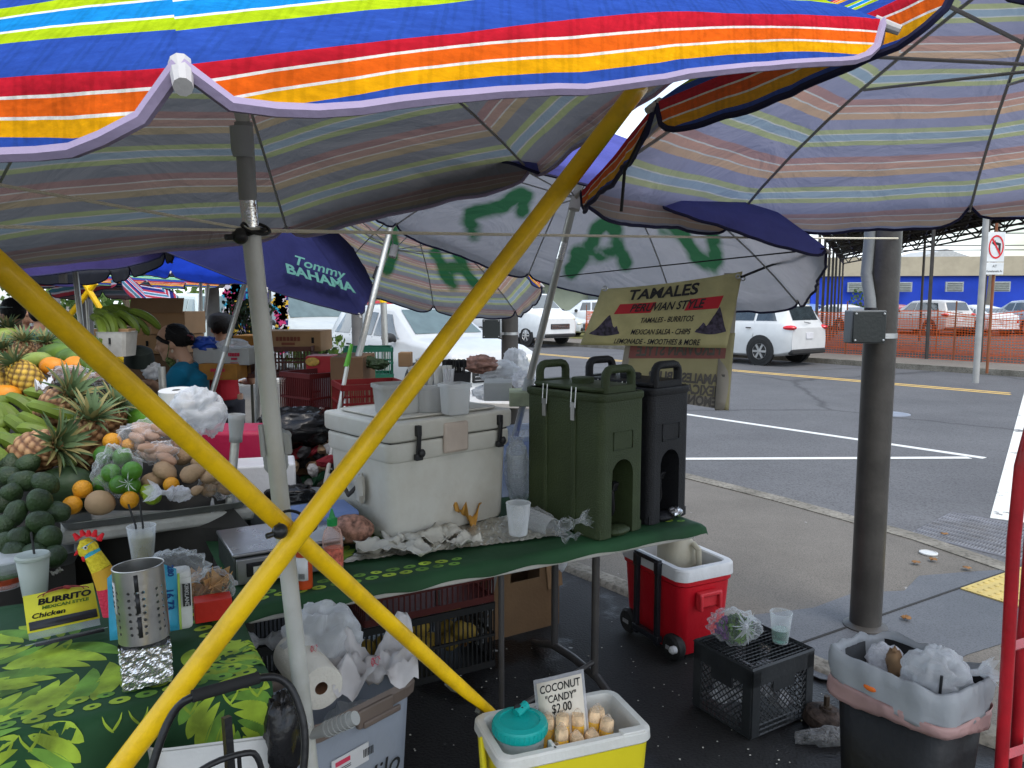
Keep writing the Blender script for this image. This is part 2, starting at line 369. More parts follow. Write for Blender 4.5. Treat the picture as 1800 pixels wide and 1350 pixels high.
# ---------------- posts ----------------
def post(x,y,label,grp,r=.075,h=3.4,box=None,mat=steel_dark):
    g=thing('steel_post',label,'post',(x,y,0),0,grp)
    MB().lathe([(r,0),(r,h)],n=28).build('shaft',mat,g)
    MB().lathe([(r+.03,0),(r+.03,.02),(r+.005,.035)],n=28).build('base_collar',mat,g); return g
p1=post(1.79,3.74,'thick dark steel post in front, behind the trash can','steel posts of the market shelter')
# conduit + junction box on front post
MB().tube([(-.09,-.085,1.6),(-.09,-.07,1.66),(-.09,-.02,1.78),(-.082,-.02,1.95),(-.09,-.02,2.4),(-.09,-.02,3.3)],.026,12).build('conduit',M('conduit_grey',(.16,.17,.17),.5),p1)
def jbox(par,c,s,R=None):
    jb=M('junction_box_grey',(.13,.14,.14),.55); mb=MB(); mb.box(c,s,R); o=mb.build('junction_box',jb,par,bev=.006)
    mb=MB(); mb.box((c[0],c[1]-s[1]/2-.004,c[2]),(s[0]*.94,.008,s[2]*.94),R); mb.build('cover',M('box_cover_black',(.025,.03,.03),.35),o,bev=.003)
    mb=MB()
    for a in(-.4,.4):
        for b in(-.4,.4): mb.lathe([(.006,0),(.005,.004),(0,.005)],(c[0]+a*s[0],c[1]-s[1]/2-.008,c[2]+b*s[2]),8,R=Matrix.Rotation(pi/2,3,'X'))
    mb.build('screw',alu,o)
    mb=MB(); mb.lathe([(.078,-.012),(.078,.012)],(0,0,c[2]-.045),28); mb.box((.055-.13,-.05,c[2]-.045),(.07,.012,.024)); mb.build('clamp_band',alu,o)
jbox(p1,(-.115,-.085,1.53),(.165,.085,.155))
MB().tube([(-.09,-.085,1.6),(-.09,-.085,1.62)],.03,12).build('conduit_collar',blackpl,p1)
p2=post(-.02,6.85,'dark steel post beside the white car front, with a grey box','steel posts of the market shelter')
MB().tube([(-.125,-.05,1.5),(-.125,-.04,1.62),(-.1,-.03,1.8),(-.1,-.03,3.3)],.024,10).build('conduit',M('conduit_grey',0),p2)
jbox(p2,(-.16,-.07,1.41),(.16,.09,.17))
pg='steel posts of the market shelter'
post(-1.95,9.7,'steel post in front of the white car door',pg,.07,mat=M('post_grey',(.13,.125,.12),.45,var=.2))
post(-4.0,12.6,'steel post just right of the floral cloths',pg,.075,mat=M('post_grey',0))
post(-5.0,12.9,'brown steel post left of the floral cloths',pg,.11,mat=M('post_grey',0))
for x,y,l in[(-6.4,11.6,'steel post rising behind the tall cardboard box'),(-10.8,17.5,'slim post left of the striped red umbrella'),(-12.8,18,'far dark post between the yellow braces'),(-11.5,19.5,'far post behind the green banana box')]:
    post(x,y,l,pg,.09,mat=M('post_grey',0))
# ---------------- umbrellas ----------------
PAL=dict(blue='#2f4fa0',yel='#e8a410',wh='#e9e4da',org='#e8641a',red='#c02030',lime='#a9c21c',cyan='#1c86c8')
def pattern(order):
    tot=sum(w for w,_ in order); x=0; st=[]
    for w_,c in order: st.append((x/tot,c)); x+=w_
    return st,tot
SUN_BURST=[(.05,'blue'),(.02,'lime'),(.004,'wh'),(.026,'cyan'),(.004,'wh'),(.02,'lime'),(.045,'blue'),(.026,'yel'),(.005,'wh'),(.028,'org'),(.005,'wh'),(.028,'red')]
PIN=dict(blue='#6a6a70',yel='#a88a50',wh='#c8c0b0',org='#a8745a',red='#94584c',lime='#9aa64c',cyan='#7f98a4')
def canopy_mat(name,order,pal=PAL,pin=PIN,inner=(.2,.2,.2),tl=.5,plain=None,paint=None,valcols=None,gr=.35,tcol=1.0):
    if name in _mc: return _mc[name]
    m,t,N,LK=nodes(name); o=N('OutputMaterial'); at_=N('Attribute',attribute_name='stripe'); tc=N('TexCoord')
    nz_=N('TexNoise',i_Scale=7.,i_Detail=3.); LK(tc.outputs['Object'],nz_.inputs['Vector'])
    if order:
        st,tot=pattern(order)
        a1=N('MixRGB',blend_type='LINEAR_LIGHT',i_0=.004); LK(at_.outputs['Fac'],a1.inputs[1]); LK(nz_.outputs[0],a1.inputs[2])
        md=N('Math',operation='DIVIDE',i_1=tot); LK(a1.outputs[0],md.inputs[0]); fr=N('Math',operation='FRACT'); LK(md.outputs[0],fr.inputs[0])
        r=ramp(N,[(p,hexc(pal[c])) for p,c in st],'CONSTANT'); LK(fr.outputs[0],r.inputs[0]); cs=r.outputs[0]
        # woven dashes and hatching in the print
        wv=N('TexNoise',i_Scale=38.,i_Detail=8.,i_Roughness=.8); mpg=N('Mapping'); mpg.inputs['Scale'].default_value=(1,1,3); LK(tc.outputs['Object'],mpg.inputs[0]); LK(mpg.outputs[0],wv.inputs['Vector'])
        rw=ramp(N,[(.35,(.72,.72,.76)),(.6,(1,1,1)),(.72,(1.35,1.35,1.45))]); LK(wv.outputs[0],rw.inputs[0])
        mm=N('MixRGB',blend_type='MULTIPLY',i_0=1.); LK(cs,mm.inputs[1]); LK(rw.outputs[0],mm.inputs[2]); cs=mm.outputs[0]
        wa=N('TexWave',i_Scale=42.,i_Distortion=1.5,i_Detail=2.); wa.inputs['Detail Scale'].default_value=3.; LK(tc.outputs['Object'],wa.inputs['Vector']); wa2=N('TexWave',wave_type='BANDS',i_Scale=11.,i_Distortion=6.,i_Detail=2.); LK(tc.outputs['Object'],wa2.inputs['Vector'])
        w3=N('Math',operation='MULTIPLY'); LK(wa.outputs['Fac'],w3.inputs[0]); LK(wa2.outputs['Fac'],w3.inputs[1]); rh=ramp(N,[(.25,(1,1,1)),(.6,(.88,.89,.86))]); LK(w3.outputs[0],rh.inputs[0])
        m7=N('MixRGB',blend_type='MULTIPLY',i_0=1.); LK(cs,m7.inputs[1]); LK(rh.outputs[0],m7.inputs[2]); cs=m7.outputs[0]
    else:
        c=hexc(plain) if isinstance(plain,str) else plain
        r=ramp(N,[(.3,mul(c,.88)),(.7,mul(c,1.12))]); LK(nz_.outputs[0],r.inputs[0]); cs=r.outputs[0]
    d=N('BsdfDiffuse'); LK(cs,d.inputs[0]); 
    # inner side: grey backing with the print showing through
    wr=N('TexNoise',i_Scale=3.,i_Detail=6.,i_Roughness=.6); LK(tc.outputs['Object'],wr.inputs['Vector'])
    ri=ramp(N,[(.3,mul(inner,.7)),(.65,mul(inner,1.15))]); LK(wr.outputs[0],ri.inputs[0]); ics=ri.outputs[0]
    tcs=cs
    if order:
        r9=ramp(N,[(p,hexc(pin.get(c,pal[c]))) for p,c in st],'CONSTANT'); LK(fr.outputs[0],r9.inputs[0]); cs=r9.outputs[0]
    gl=N('MixRGB',i_0=gr); LK(cs,gl.inputs[1]); gl.inputs[2].default_value=(.32,.32,.32,1); tcs=gl.outputs[0]
    if paint:
        pa=N('Attribute',attribute_name='paint'); pn=N('TexNoise',i_Scale=9.,i_Detail=2.); LK(tc.outputs['Object'],pn.inputs['Vector'])
        pm=N('Math',operation='MULTIPLY'); LK(pa.outputs['Fac'],pm.inputs[0]); LK(pn.outputs[0],pm.inputs[1]); rp=ramp(N,[(.07,(0,0,0)),(.32,(.92,.92,.92))]); LK(pm.outputs[0],rp.inputs[0])
        for k in(0,1):
            x=N('MixRGB'); LK(rp.outputs[0],x.inputs[0]); LK(ics if k==0 else tcs,x.inputs[1]); x.inputs[2].default_value=c4(paint)
            if k==0: ics=x.outputs[0]
            else: tcs=x.outputs[0]
    di=N('BsdfDiffuse'); LK(ics,di.inputs[0]); tr=N('BsdfTranslucent'); LK(tcs,tr.inputs[0])
    mi=N('MixShader',i_0=tl); LK(di.outputs[0],mi.inputs[1]); LK(tr.outputs[0],mi.inputs[2])
    mo=N('MixShader',i_0=.12); LK(d.outputs[0],mo.inputs[1]); LK(tr.outputs[0],mo.inputs[2])
    ge=N('NewGeometry'); ms=N('MixShader'); LK(ge.outputs['Backfacing'],ms.inputs[0]); LK(mo.outputs[0],ms.inputs[1]); LK(mi.outputs[0],ms.inputs[2])
    nb=N('TexNoise',i_Scale=3.2,i_Detail=5.); nb.inputs['Distortion'].default_value=1.5; LK(tc.outputs['Object'],nb.inputs['Vector']); bp=N('Bump',i_Strength=.6,i_Distance=.05); LK(nb.outputs[0],bp.inputs['Height'])
    for q in(d,di,tr): LK(bp.outputs[0],q.inputs['Normal'])
    LK(ms.outputs[0],o.inputs[0]); _mc[name]=m; return m
def tipsof(hx,hy,hz,ax,ay,R,h,ph):
    a=Vector((ax,ay,1)).normalized(); e1=Vector((0,1,0)).cross(a).normalized(); e2=a.cross(e1); hub=Vector((hx,hy,hz))
    return hub,a,[hub-a*h+R*(cos(ph+k*pi/4)*e1+sin(ph+k*pi/4)*e2) for k in range(8)]
pole_m=M('pole_alu',(.5,.5,.47),.38,.75,var=.12,dirt=.3,dcol=(.3,.28,.2)); rib_m=M('rib_steel',(.3,.3,.29),.5,.5)
cap_m=M('tip_cap',(.42,.4,.38),.5)
def segd(p,a,b):
    ax,ay=a;bx,by=b;dx=bx-ax;dy=by-ay;t=max(0,min(1,((p[0]-ax)*dx+(p[1]-ay)*dy)/(dx*dx+dy*dy+1e-9)))
    return hypot(p[0]-ax-t*dx,p[1]-ay-t*dy)
def umbrella(label,params,mat,bind,ov={},val=.06,vk=2.0,bow=.07,sag=.003,strokes=None,sw=9,ppanels=range(8),pole=None,poler=.019,hubext=.06,upper=.012,group='market umbrellas',ssc=1.0,nu_=20,seed=0,name='market_umbrella',panels=range(8),runner=.42,noribs=False,soff=0,rr=.0045,caps=True,s_in=None,outflare=.012):
    hub,a,T=tipsof(*params)
    for k,v_ in ov.items(): T[k]=Vector(v_)
    g=thing(name,label,'umbrella',(hub.x,hub.y,0),0,group)
    def rib(k,r):
        k%=8; p=hub.lerp(T[k],r); return p+a*bow*4*r*(1-r)*(.5+.5*r)
    mb=MB(); st=[];pt=[]; bm_=MB()
    for k in panels:
        A,B=T[k],T[(k+1)%8]; mid=(A+B)/2; Lr=(mid-hub).length; NR=26; NV=5
        out=(mid-hub); out.z=0; out.normalize()
        def row(j,i):
            t=i/nu_
            if j<=NR:
                r=(j/NR); p=rib(k,r).lerp(rib(k+1,r),t); e=4*t*(1-t); p=p-a*sag*e*r*6*.25; p+=a*.006*fbm((p.x*3+seed,p.y*3,p.z*3),1)
                return p,(1-r)*Lr*ssc+soff
            r=(j-NR)/NV; u=abs(2*t-1); dep=val*(1-u**7)**.6 if u<1 else 0
            p=A.lerp(B,t)-a*sag*4*t*(1-t)*1.5; wv=.010*fbm((t*5+k*7+seed,0,0),1)*2
            d=dep*(1+.25*fbm((t*3+k*3+seed,1,0),1)); q=p+Vector((0,0,-d*r))+out*(outflare+wv)*r*min(1,dep/val+.01)
            return q,(-vk*val*r*(dep/val if val else 0))*ssc+soff
        b=len(mb.v)
        for j in range(NR+NV+1):
            for i in range(nu_+1):
                p,s_=row(j,i); mb.v.append(p); st.append(s_+5.0 if False else s_)
                if strokes is not None:
                    d=999
                    if k in ppanels:
                        pp=proj(p)
                        for sk in strokes:
                            for x in range(len(sk)-1): d=min(d,segd(pp,sk[x],sk[x+1]))
                    pt.append(math.exp(-(d/sw)**2))
        for j in range(NR+NV):
            for i in range(nu_):
                q=b+j*(nu_+1)+i; mb.f.append((q,q+nu_+1,q+nu_+2,q+1)); mb.m.append(0)
        bm_.tube([row(NR+NV,i)[0] for i in range(nu_+1)],.0055 if val>.03 else .004,6,fl=1)
    period=sum(w_ for w_,_ in SUN_BURST)
    mb.a['stripe']=[x+period*10 for x in st]
    if strokes is not None: mb.a['paint']=pt
    # orient faces so that outside faces up
    n=(mb.v[mb.f[nu_*10][1]]-mb.v[mb.f[nu_*10][0]]).cross(mb.v[mb.f[nu_*10][2]]-mb.v[mb.f[nu_*10][1]])
    if n.dot(a)<0: mb.f=[tuple(reversed(f)) for f in mb.f]
    cp=mb.build('canopy',mat,g,True,smooth='full'); bm_.build('edge_binding',bind,cp,True)
    jt=hub-a*runner*.8
    for k in range(8):
        if k not in panels and (k-1)%8 not in panels: continue
        if noribs: continue
        q=MB().tube([rib(k,r/8)-a*.012 for r in range(9)],rr,6); rb=q.build('rib',rib_m,g,True)
        MB().tube([jt,rib(k,.5)-a*.018],rr*.9,6).build('strut',rib_m,rb,True)
        if caps:
            d=(T[k]-rib(k,.9)).normalized(); MB().tube([T[k]-d*.012-a*.004,T[k]+d*.022-a*.004],[.0075,.006],10).build('tip_cap',cap_m,rb,True)
    MB().tube([hub+a*hubext,hub-a*.07],.024,12).build('hub',cap_m,g,True); MB().tube([jt+a*.03,jt-a*.05],.026,12).build('runner',cap_m,g,True)
    if pole:
        top=pole[0] if len(pole)>2 else hub
        ps=[hub-a*.02]+[Vector(p) for p in pole]
        for i in range(len(ps)-1): MB().tube([ps[i],ps[i+1]],poler if i else poler*.88,16).build('pole',pole_m,g,True)
    return g,hub,a,T
def ext(p,q,z=0):  # carry line p->q down to height z
    p=Vector(p);q=Vector(q); t=(z-p.z)/(q.z-p.z); return p.lerp(q,t)
bl=M('binding_lavender',(.32,.26,.38),.8); bn=M('binding_navy',(.015,.015,.05),.8)
# front striped umbrella
pa_=at(428,215,Y=1.62); pb_=at(440,385,Y=1.64); pc_=at(545,1350,Y=1.93); pd_=ext(pb_,pc_,0)
m1=canopy_mat('canopy_front',SUN_BURST,inner=(.085,.08,.07),tl=.24,gr=.4)
U1=umbrella('big striped umbrella nearest the camera across the top left, its valance turned to us',[-.619,1.543,2.409,-.221,-.107,1.14,.574,-1.333],m1,bl,
  ov={2:at(1262,45,Y=1.86),7:at(-1000,343,Y=.68),5:at(-60,455,Y=2.25)},val=.056,vk=2.2,sag=-.012,pole=None,ssc=1.0,nu_=28,rr=.004,seed=1,soff=0.0)
g=U1[0]; hub=U1[1]
def pt_on(t): return pb_.lerp(pd_,t)
MB().tube([hub,pa_],.014,14).build('upper_pole',pole_m,g,True)
MB().lathe([(.023,0),(.023,.045),(.02,.06)],n=20).tf(frame(pb_-pa_),at(424,222,Y=1.615)).build('joint_collar',greypl,g,True)
MB().tube([pa_,at(436,352,Y=1.635)],.0185,18).build('pole',M('pole_grey',(.27,.27,.26),.45,.4),g,True)
MB().tube([at(436,350,Y=1.636),at(441,402,Y=1.641)],.0178,18).build('chrome_sleeve',M('chrome',(.7,.7,.7),.12,1),g,True)
PB=at(440,398,Y=1.64); PD=ext(PB,pc_,0)
MB().tube([PB,PD],[.0195,.0225],20).build('lower_pole',M('pole_white',(.6,.6,.56),.4,.3,var=.15,dirt=.4,dcol=(.36,.33,.2)),g,True)
cl0=at(479,757,Y=1.755); dr=(PD-PB).normalized(); R_=frame(dr)
mb=MB()
prof=[(.024,0),(.029,.004),(.029,.01),(.0275,.014)]+[(.0275+.0006*(i%2),.014+i*.005) for i in range(16)]+[(.025,.096),(.0225,.1)]
mb.lathe(prof,n=26); mb.box((-.034,-.004,.03),(.014,.014,.05)); mb.tube([(-.03,-.012,.012),(-.03,.006,.012)],.012,12)
mb.tf(R_,cl0).build('height_clamp',M('clamp_grey',(.33,.34,.33),.5),g,True,bev=.001)
MB().tube([at(458,747,Y=1.72),at(463,802,Y=1.73)],.006,8).build('clamp_lever',M('clamp_grey',0),g,True)
# lower clamp with side handle near the ground frame
lc=at(533,1276,Y=1.915)
MB().lathe([(.026,0),(.028,.01),(.028,.05),(.025,.06)],n=22).tf(R_,lc).build('foot_clamp',M('clamp_grey',0),g,True)
mb=MB(); h0=at(548,1292,Y=1.9);h1=at(625,1262,Y=1.86); mb.tube([h0,h0.lerp(h1,.3),h0.lerp(h1,.32),h1],[.012,.017,.02,.018],14)
for i in range(6): mb.tube([h0.lerp(h1,.36+i*.1),h0.lerp(h1,.39+i*.1)],.0215,14)
mb.build('turn_handle',M('clamp_grey',0),g,True)
# bungee with ball at the chrome sleeve
blk=M('bungee_black',(.012,.012,.012),.5)
def bungee(label,c,ball,loops,name='ball_bungee'):
    g=thing(name,label,'bungee cord',tuple(c)); mb=MB()
    for (cc,ax_,rx,ry) in loops:
        R=frame(ax_); mb.tube([Vector(cc)+R@Vector((rx*cos(t*2*pi/26),ry*sin(t*2*pi/26),0)) for t in range(26)],.0035,6,closed=True)
    mb.build('cord',blk,g,True); MB().ell(ball,.017,n=16,m=12).tube([Vector(ball)+Vector((-.012,-.012,-.003)),Vector(ball)+Vector((-.022,-.022,-.004))],.006,10).build('ball',M('bungee_ball',(.02,.02,.02),.3),g,True)
c=at(443,405,Y=1.63); bungee('black ball bungee tied round the grey umbrella pole just below its chrome sleeve',c,at(422,415,Y=1.6),[(c,dr,.027,.027),(c+Vector((0,0,-.006)),dr+Vector((.3,0,0)),.027,.028),(c+Vector((.01,-.005,.004)),dr+Vector((-.4,.2,0)),.028,.027)])
# right striped umbrella
m2=canopy_mat('canopy_right',SUN_BURST,inner=(.26,.26,.26),tl=.52,gr=.38,pin=dict(blue='#78799a',yel='#bd9060',wh='#c4c4bc',org='#b87c5c',red='#9c6058',lime='#9ca45a',cyan='#7c98a8'))
U2=umbrella('big striped umbrella filling the top right, lit through from above, grey steel post below it',[1.287,1.87,2.529,-.045,.034,1.165,.506,-2.717],m2,bn,
  ov={7:at(1022,336,Y=2.2),1:at(1700,-60,Y=.98)},val=.07,vk=1.6,pole=[(1.45,1.8,0)],nu_=26,seed=5,rr=.005)
# ---- grey-lined umbrella with green sprayed letters
grn=(.006,.085,.025)
A_=[[(1003,478),(1035,440),(1050,402),(1066,388),(1080,402),(1088,440),(1098,465)],[(1015,445),(1050,448),(1085,440)]]
T_=[[(1160,385),(1220,388)],[(1165,400),(1200,410),(1222,450),(1255,468)],[(1250,415),(1258,440),(1255,468)],[(1165,398),(1195,396)]]
C_=[[(905,345),(880,365),(830,375),(822,390),(835,410)],[(912,340),(925,345),(918,370)]]
H_=[[(765,445),(780,480),(798,500)],[(805,448),(818,475),(835,498)],[(780,472),(812,470)],[(690,405),(690,450),(680,475)],[(570,415),(552,428)]]
m3=canopy_mat('canopy_lilac',None,plain=(.09,.10,.34),inner=(.36,.36,.36),tl=.42,paint=grn,gr=.9)
ex=at(1011,348,Y=3.55); ey=at(925,690,Y=3.85)
U3=umbrella('grey lined umbrella with green sprayed letters inside and lilac blue outside, above the yellow banner',[.372,3.543,2.425,.261,.158,1.125,.498,-.687],m3,bn,
  ov={7:at(1100,318,Y=2.5)},val=.045,pole=[ex,ext(ex,ey,0)],strokes=A_+T_+C_,sw=13,ppanels=[0,1,2,3,4],nu_=36,rr=.004,poler=.018,seed=9)
mb=MB().tube([at(992,425,Y=3.61),at(984,455,Y=3.63)],.0195,16); mb.build('chrome_sleeve',M('chrome',0),U3[0],True)
mb=MB().tube([at(931,665,Y=3.83),at(922,700,Y=3.86)],.025,14); mb.build('height_clamp',greypl,U3[0],True)
m4=canopy_mat('canopy_mid',SUN_BURST,inner=(.2,.2,.21),tl=.5,paint=grn,gr=.35,pal=dict(PAL,blue='#3a4a90',lime='#78b070',org='#d86a30',red='#b84030',cyan='#5aa890'))
ex=at(686,402,Y=4.85); ey=at(577,838,Y=4.3)
U4=umbrella('striped umbrella with a green sprayed H inside, tilted over the white car',[-.696,5.186,2.299,.247,.283,1.017,.396,-.245],m4,bn,ov={7:at(840,372,Y=4.85),6:at(620,300,Y=4.6)},val=.07,vk=1.6,pole=[ex,ext(ex,ey,0)],strokes=H_,sw=10,ppanels=[0,1,2,3,4],nu_=30,rr=.004,seed=12,ssc=1.3,poler=.02)
MB().tube([at(667,470,Y=4.76),at(660,490,Y=4.74)],.0215,14).build('sleeve',blackpl,U4[0],True)
MB().tube([at(636,632,Y=4.56),at(626,660,Y=4.53)],.031,14).build('height_clamp',greypl,U4[0],True)
# navy umbrellas with lettering
def letters_on(g,A,B,hubp,s,sub,t0,r0,w,cols,lift=.012,a=Vector((0,0,1))):
    """lettering lying on the canopy panel A-B, following its slope"""
    xd=(B-A).normalized(); c=A.lerp(B,t0).lerp(hubp,r0); yd=(hubp-c); yd=(yd-xd*yd.dot(xd)).normalized(); nd=xd.cross(yd)
    if nd.dot(Vector((0,-1,0)))<0: pass
    c=c+nd*lift; mbs=MB(); addtext(mbs,s,c,xd,yd,w,0,bold=.004,ext=.001,sx=.85); mbs.build('lettering',cols,g,True,smooth=False)
    if sub:
        mbs=MB(); addtext(mbs,sub,c+yd*w*.9,xd,yd,w*1.05,0,bold=.002,shear=.35,ext=.001,sx=.8); mbs.build('script_lettering',cols,g,True,smooth=False)
m5=canopy_mat('canopy_navy',None,plain=(.02,.022,.075),inner=(.05,.05,.055),tl=.3,gr=.8)
t0_=at(632,553,Y=4.3);t1_=at(650,540,Y=5.0);tb=at(469,508,Y=4.0);tc_=at(262,428,Y=4.3); hb=at(455,300,Y=4.9)
U5=umbrella('faded navy umbrella with green lettering, left of the striped one above the white car',[hb.x,hb.y,hb.z,.1,0,1.1,.45,0],m5,bn,
  ov={0:t0_,1:at(655,500,Y=5.2),2:at(600,400,Y=5.9),3:at(420,380,Y=6.2),4:at(250,400,Y=6.),5:at(120,410,Y=5.2),6:tc_,7:tb},val=.006,seed=3,rr=.004,pole=[(hb.x-.1,hb.y,0)],bow=.05)
gt=M('print_faded_green',(.06,.18,.15),.7); gb=M('print_bright_green',(.3,.62,.3),.6)
letters_on(U5[0],tb,t0_,U5[1],'BAHAMA','Tommy',.58,.1,.115,gt,lift=.075)
m6=canopy_mat('canopy_royal',None,plain=(.01,.035,.3),inner=(.02,.02,.03),tl=.3,gr=.6)
hb=at(350,395,Y=7.6)
U6=umbrella('bright blue umbrella with pale green lettering, behind the faded navy one',[hb.x,hb.y,hb.z,0,0,1.1,.4,0],m6,bn,
  ov={7:at(448,488,Y=6.8),6:at(300,478,Y=6.6),5:at(225,458,Y=7.0),0:at(520,492,Y=7.6)},val=.07,seed=4,pole=[(hb.x-.05,hb.y,0)])
letters_on(U6[0],at(300,478,Y=6.6),at(448,488,Y=6.8),U6[1],'BAHAMA','Tommy',.47,.25,.2,gb,lift=.06)
m7=canopy_mat('canopy_dark',None,plain=(.05,.04,.13),inner=(.07,.067,.062),tl=.15,gr=.8)
hb=at(105,395,Y=5.2)
U7=umbrella('dark grey lined umbrella low at the left, over the fruit stall',[hb.x,hb.y,hb.z,0,0,1.3,.35,0],m7,bn,
  ov={1:at(228,470,Y=6.2),0:at(290,440,Y=5.6),7:at(300,430,Y=4.5),2:at(195,478,Y=6.6),3:at(20,482,Y=6.6),4:at(-160,470,Y=6)},val=.09,seed=6,pole=[at(127,430,Y=5.3),ext(at(127,430,Y=5.3),at(143,575,Y=5.25),0)])
m8=canopy_mat('canopy_redblue',[(.08,'navy'),(.03,'pale'),(.05,'red'),(.02,'pale'),(.05,'teal'),(.02,'pale'),(.05,'red')],pal=dict(navy='#2a3070',pale='#c8c8d8',red='#b04050',teal='#4f7f96'),inner=(.12,.1,.12),tl=.3)
hb=at(225,468,Y=9.6)
umbrella('umbrella with red and teal stripes, tipped on its side above the tall cardboard box',[hb.x,hb.y,hb.z,0,0,1.0,.3,0],m8,bn,
  ov={7:at(318,545,Y=8.9),6:at(262,538,Y=8.5),5:at(212,490,Y=8.6),0:at(312,520,Y=9.6),1:at(270,485,Y=10)},val=.1,seed=8,pole=[(hb.x+.2,hb.y,0)],vk=1)
for i,(px,py,Y,lb,mm) in enumerate([(150,500,9.5,'striped dark umbrella behind the yellow brace far left',m4),(20,490,10.5,'dim purple umbrella at the far left edge',m8),(400,500,13,'small orange striped umbrella seen below the bright blue one',m1),(-60,470,8,'dark umbrella cut by the left edge behind the pineapples',m7)]):
    hb=at(px,py-15,Y=Y)
    umbrella(lb,[hb.x,hb.y,max(hb.z,2.15)+.12,.05,0,1.15,.33,.3],mm,bn,val=.08,seed=20+i,pole=[(hb.x,hb.y,0)],nu_=8)
def polething(label,a_,b_,r=.018,g='spare umbrella poles',mat=pole_m):
    a_=Vector(a_);b_=Vector(b_); o=thing('umbrella_pole',label,'pole',tuple(ext(a_,b_,0)),0,g)
    MB().tube([a_,ext(a_,b_,0)],r,14).build('shaft',mat,o,True); MB().tube([a_.lerp(b_,.55),a_.lerp(b_,.6)],r*1.35,14).build('clamp',greypl,o,True); return o
polething('slanting metal pole left of the bright blue umbrella lettering, right of the woman',at(430,500,Y=5.2),at(370,700,Y=5.0))
polething('thin upright pole between the woman and the floral cloths',at(353,498,Y=8.6),at(349,640,Y=8.6),.018)
polething('second thin upright pole, darker, between the woman and the floral cloths',at(366,500,Y=8.4),at(355,600,Y=8.4),.018)
# ---------------- yellow braces ----------------
yl=M('yellow_sleeve',(.95,.58,.004),.42,var=.06,bump=.15,dirt=.55,dcol=(.35,.2,.01),ds=9,coat=.2)
def brace(label,a_,b_,r,slot=None,cut=None):
    a_=Vector(a_);b_=Vector(b_); o=thing('yellow_brace',label,'brace',tuple(b_),0,'crossed yellow braces')
    mb=MB(); d=(b_-a_); Rm=frame(d); Lh=d.length; n=28; NS=60
    def f(u,v):
        s=v; w_=pi*.06
        if cut and s>cut: w_=pi*(.06+.34*min(1,(s-cut)/.1)*(1+.25*sin(s*50)*.6))
        t=slot+w_+(2*pi-2*w_)*u; return a_+d*s+Rm@Vector((r*cos(t),r*sin(t),0))
    mb.grid(n,NS,f); mb.build('sleeve',yl,o,True,smooth='full',sol=.003)
    MB().tube([a_-d*.002,b_+d*.01],r*.66,14).build('inner_tube',M('brace_inner',(.3,.17,.01),.6,var=.3),o,True)
    if cut:
        mb=MB()
        for s in(.62,.7,.79,.87,.94):
            if s>cut: p=a_+d*s; mb.box(p+Rm@Vector((r*.72*cos(slot),r*.72*sin(slot),0)),(.018,.02,.05),Rm)
        mb.build('slot_plate',M('slot_grey',(.2,.2,.16),.5,.5),o,True,smooth=False)
    return o
ba=at(-30,443,Y=1.2); bb=ext(ba,at(870,1263,Y=2.36),.0)
brace('yellow tube brace running down to the yellow cooler, slit open at its lower end',ba,bb,.0195,slot=radians(-60),cut=.66)
ca=at(1125,150,Y=1.95); cb=at(205,1357,Y=1.5); cb=ext(ca,cb,.45)
brace('yellow tube brace rising from bottom left to the gap of sky between the umbrellas',ca,cb,.0215,slot=radians(200))
x_=at(512,936,Y=1.64); bungee('black ball bungee tying the two yellow braces where they cross',x_,at(492,934,Y=1.6),[(x_+Vector((.005,.03,.0)),Vector((.55,.1,-.8)),.048,.036),(x_+Vector((.01,.03,-.006)),Vector((.25,.05,-1)),.045,.038),(x_+Vector((0,.03,.01)),Vector((-.6,.2,-.7)),.046,.038)])
for i,(a1,b1,a2,b2,Y) in enumerate([((148,497),(215,605),(168,497),(110,570),8.2),((25,505),(130,575),(95,480),(20,560),10.5)]):
    for (p,q,w_) in((a1,b1,'leaning left'),(a2,b2,'leaning right')):
        A=at(*p,Y=Y);B=at(*q,Y=Y+.03); o=thing('yellow_brace',f"thin far yellow brace {w_}, {'right of the umbrella pole' if i==0 else 'above the person with the visor'}",'brace',tuple(B),0,'far yellow braces')
        MB().tube([A,ext(A,B,.6)],.03,10).build('tube',yl,o,True)
g=thing('yellow_tipped_pole','upright steel pole with a yellow top in front of the white car door','pole',tuple(at(676,640,Y=8.6)),0)
MB().tube([at(672,492,Y=8.6),at(674,532,Y=8.6)],.042,14).build('yellow_top',yl,g,True); MB().tube([at(674,530,Y=8.6),ext(at(674,530,Y=8.6),at(679,660,Y=8.6),0)],.035,14).build('shaft',pole_m,g,True)
# ---------------- ropes ----------------
tw=M('twine',(.72,.66,.52),.9,bs=300,bump=.5)
def rope(label,pts,r,mat=tw,sagk=0,grp=None,name='rope'):
    pts=[Vector(p) for p in pts]; P_=[]
    for i in range(len(pts)-1):
        for j in range(16):
            t=j/16; p=pts[i].lerp(pts[i+1],t); p.z-=sagk*4*t*(1-t); P_.append(p)
    P_.append(pts[-1]); o=MB().tube(P_,r,6).build(name,mat); return tag(o,label,'rope',grp)
pw=at(446,405,Y=1.63); rope('pale twine stretched right from the umbrella pole to the thick post',[pw,at(1578,419,Y=3.66)],.0042,sagk=.004)
rope('pale twine stretched level from the left edge to the umbrella pole',[at(-40,398,Y=1.2),pw],.0031)
rope('pale twine slanting down from the left edge to the umbrella pole',[at(-40,318,Y=1.25),pw],.0031)
bk=M('cord_black',(.012,.012,.012),.7)
rope('thin black cord running under the grey lined umbrella behind the banner',[at(975,487,Y=4.2),at(1450,437,Y=2.74)],.003,bk)
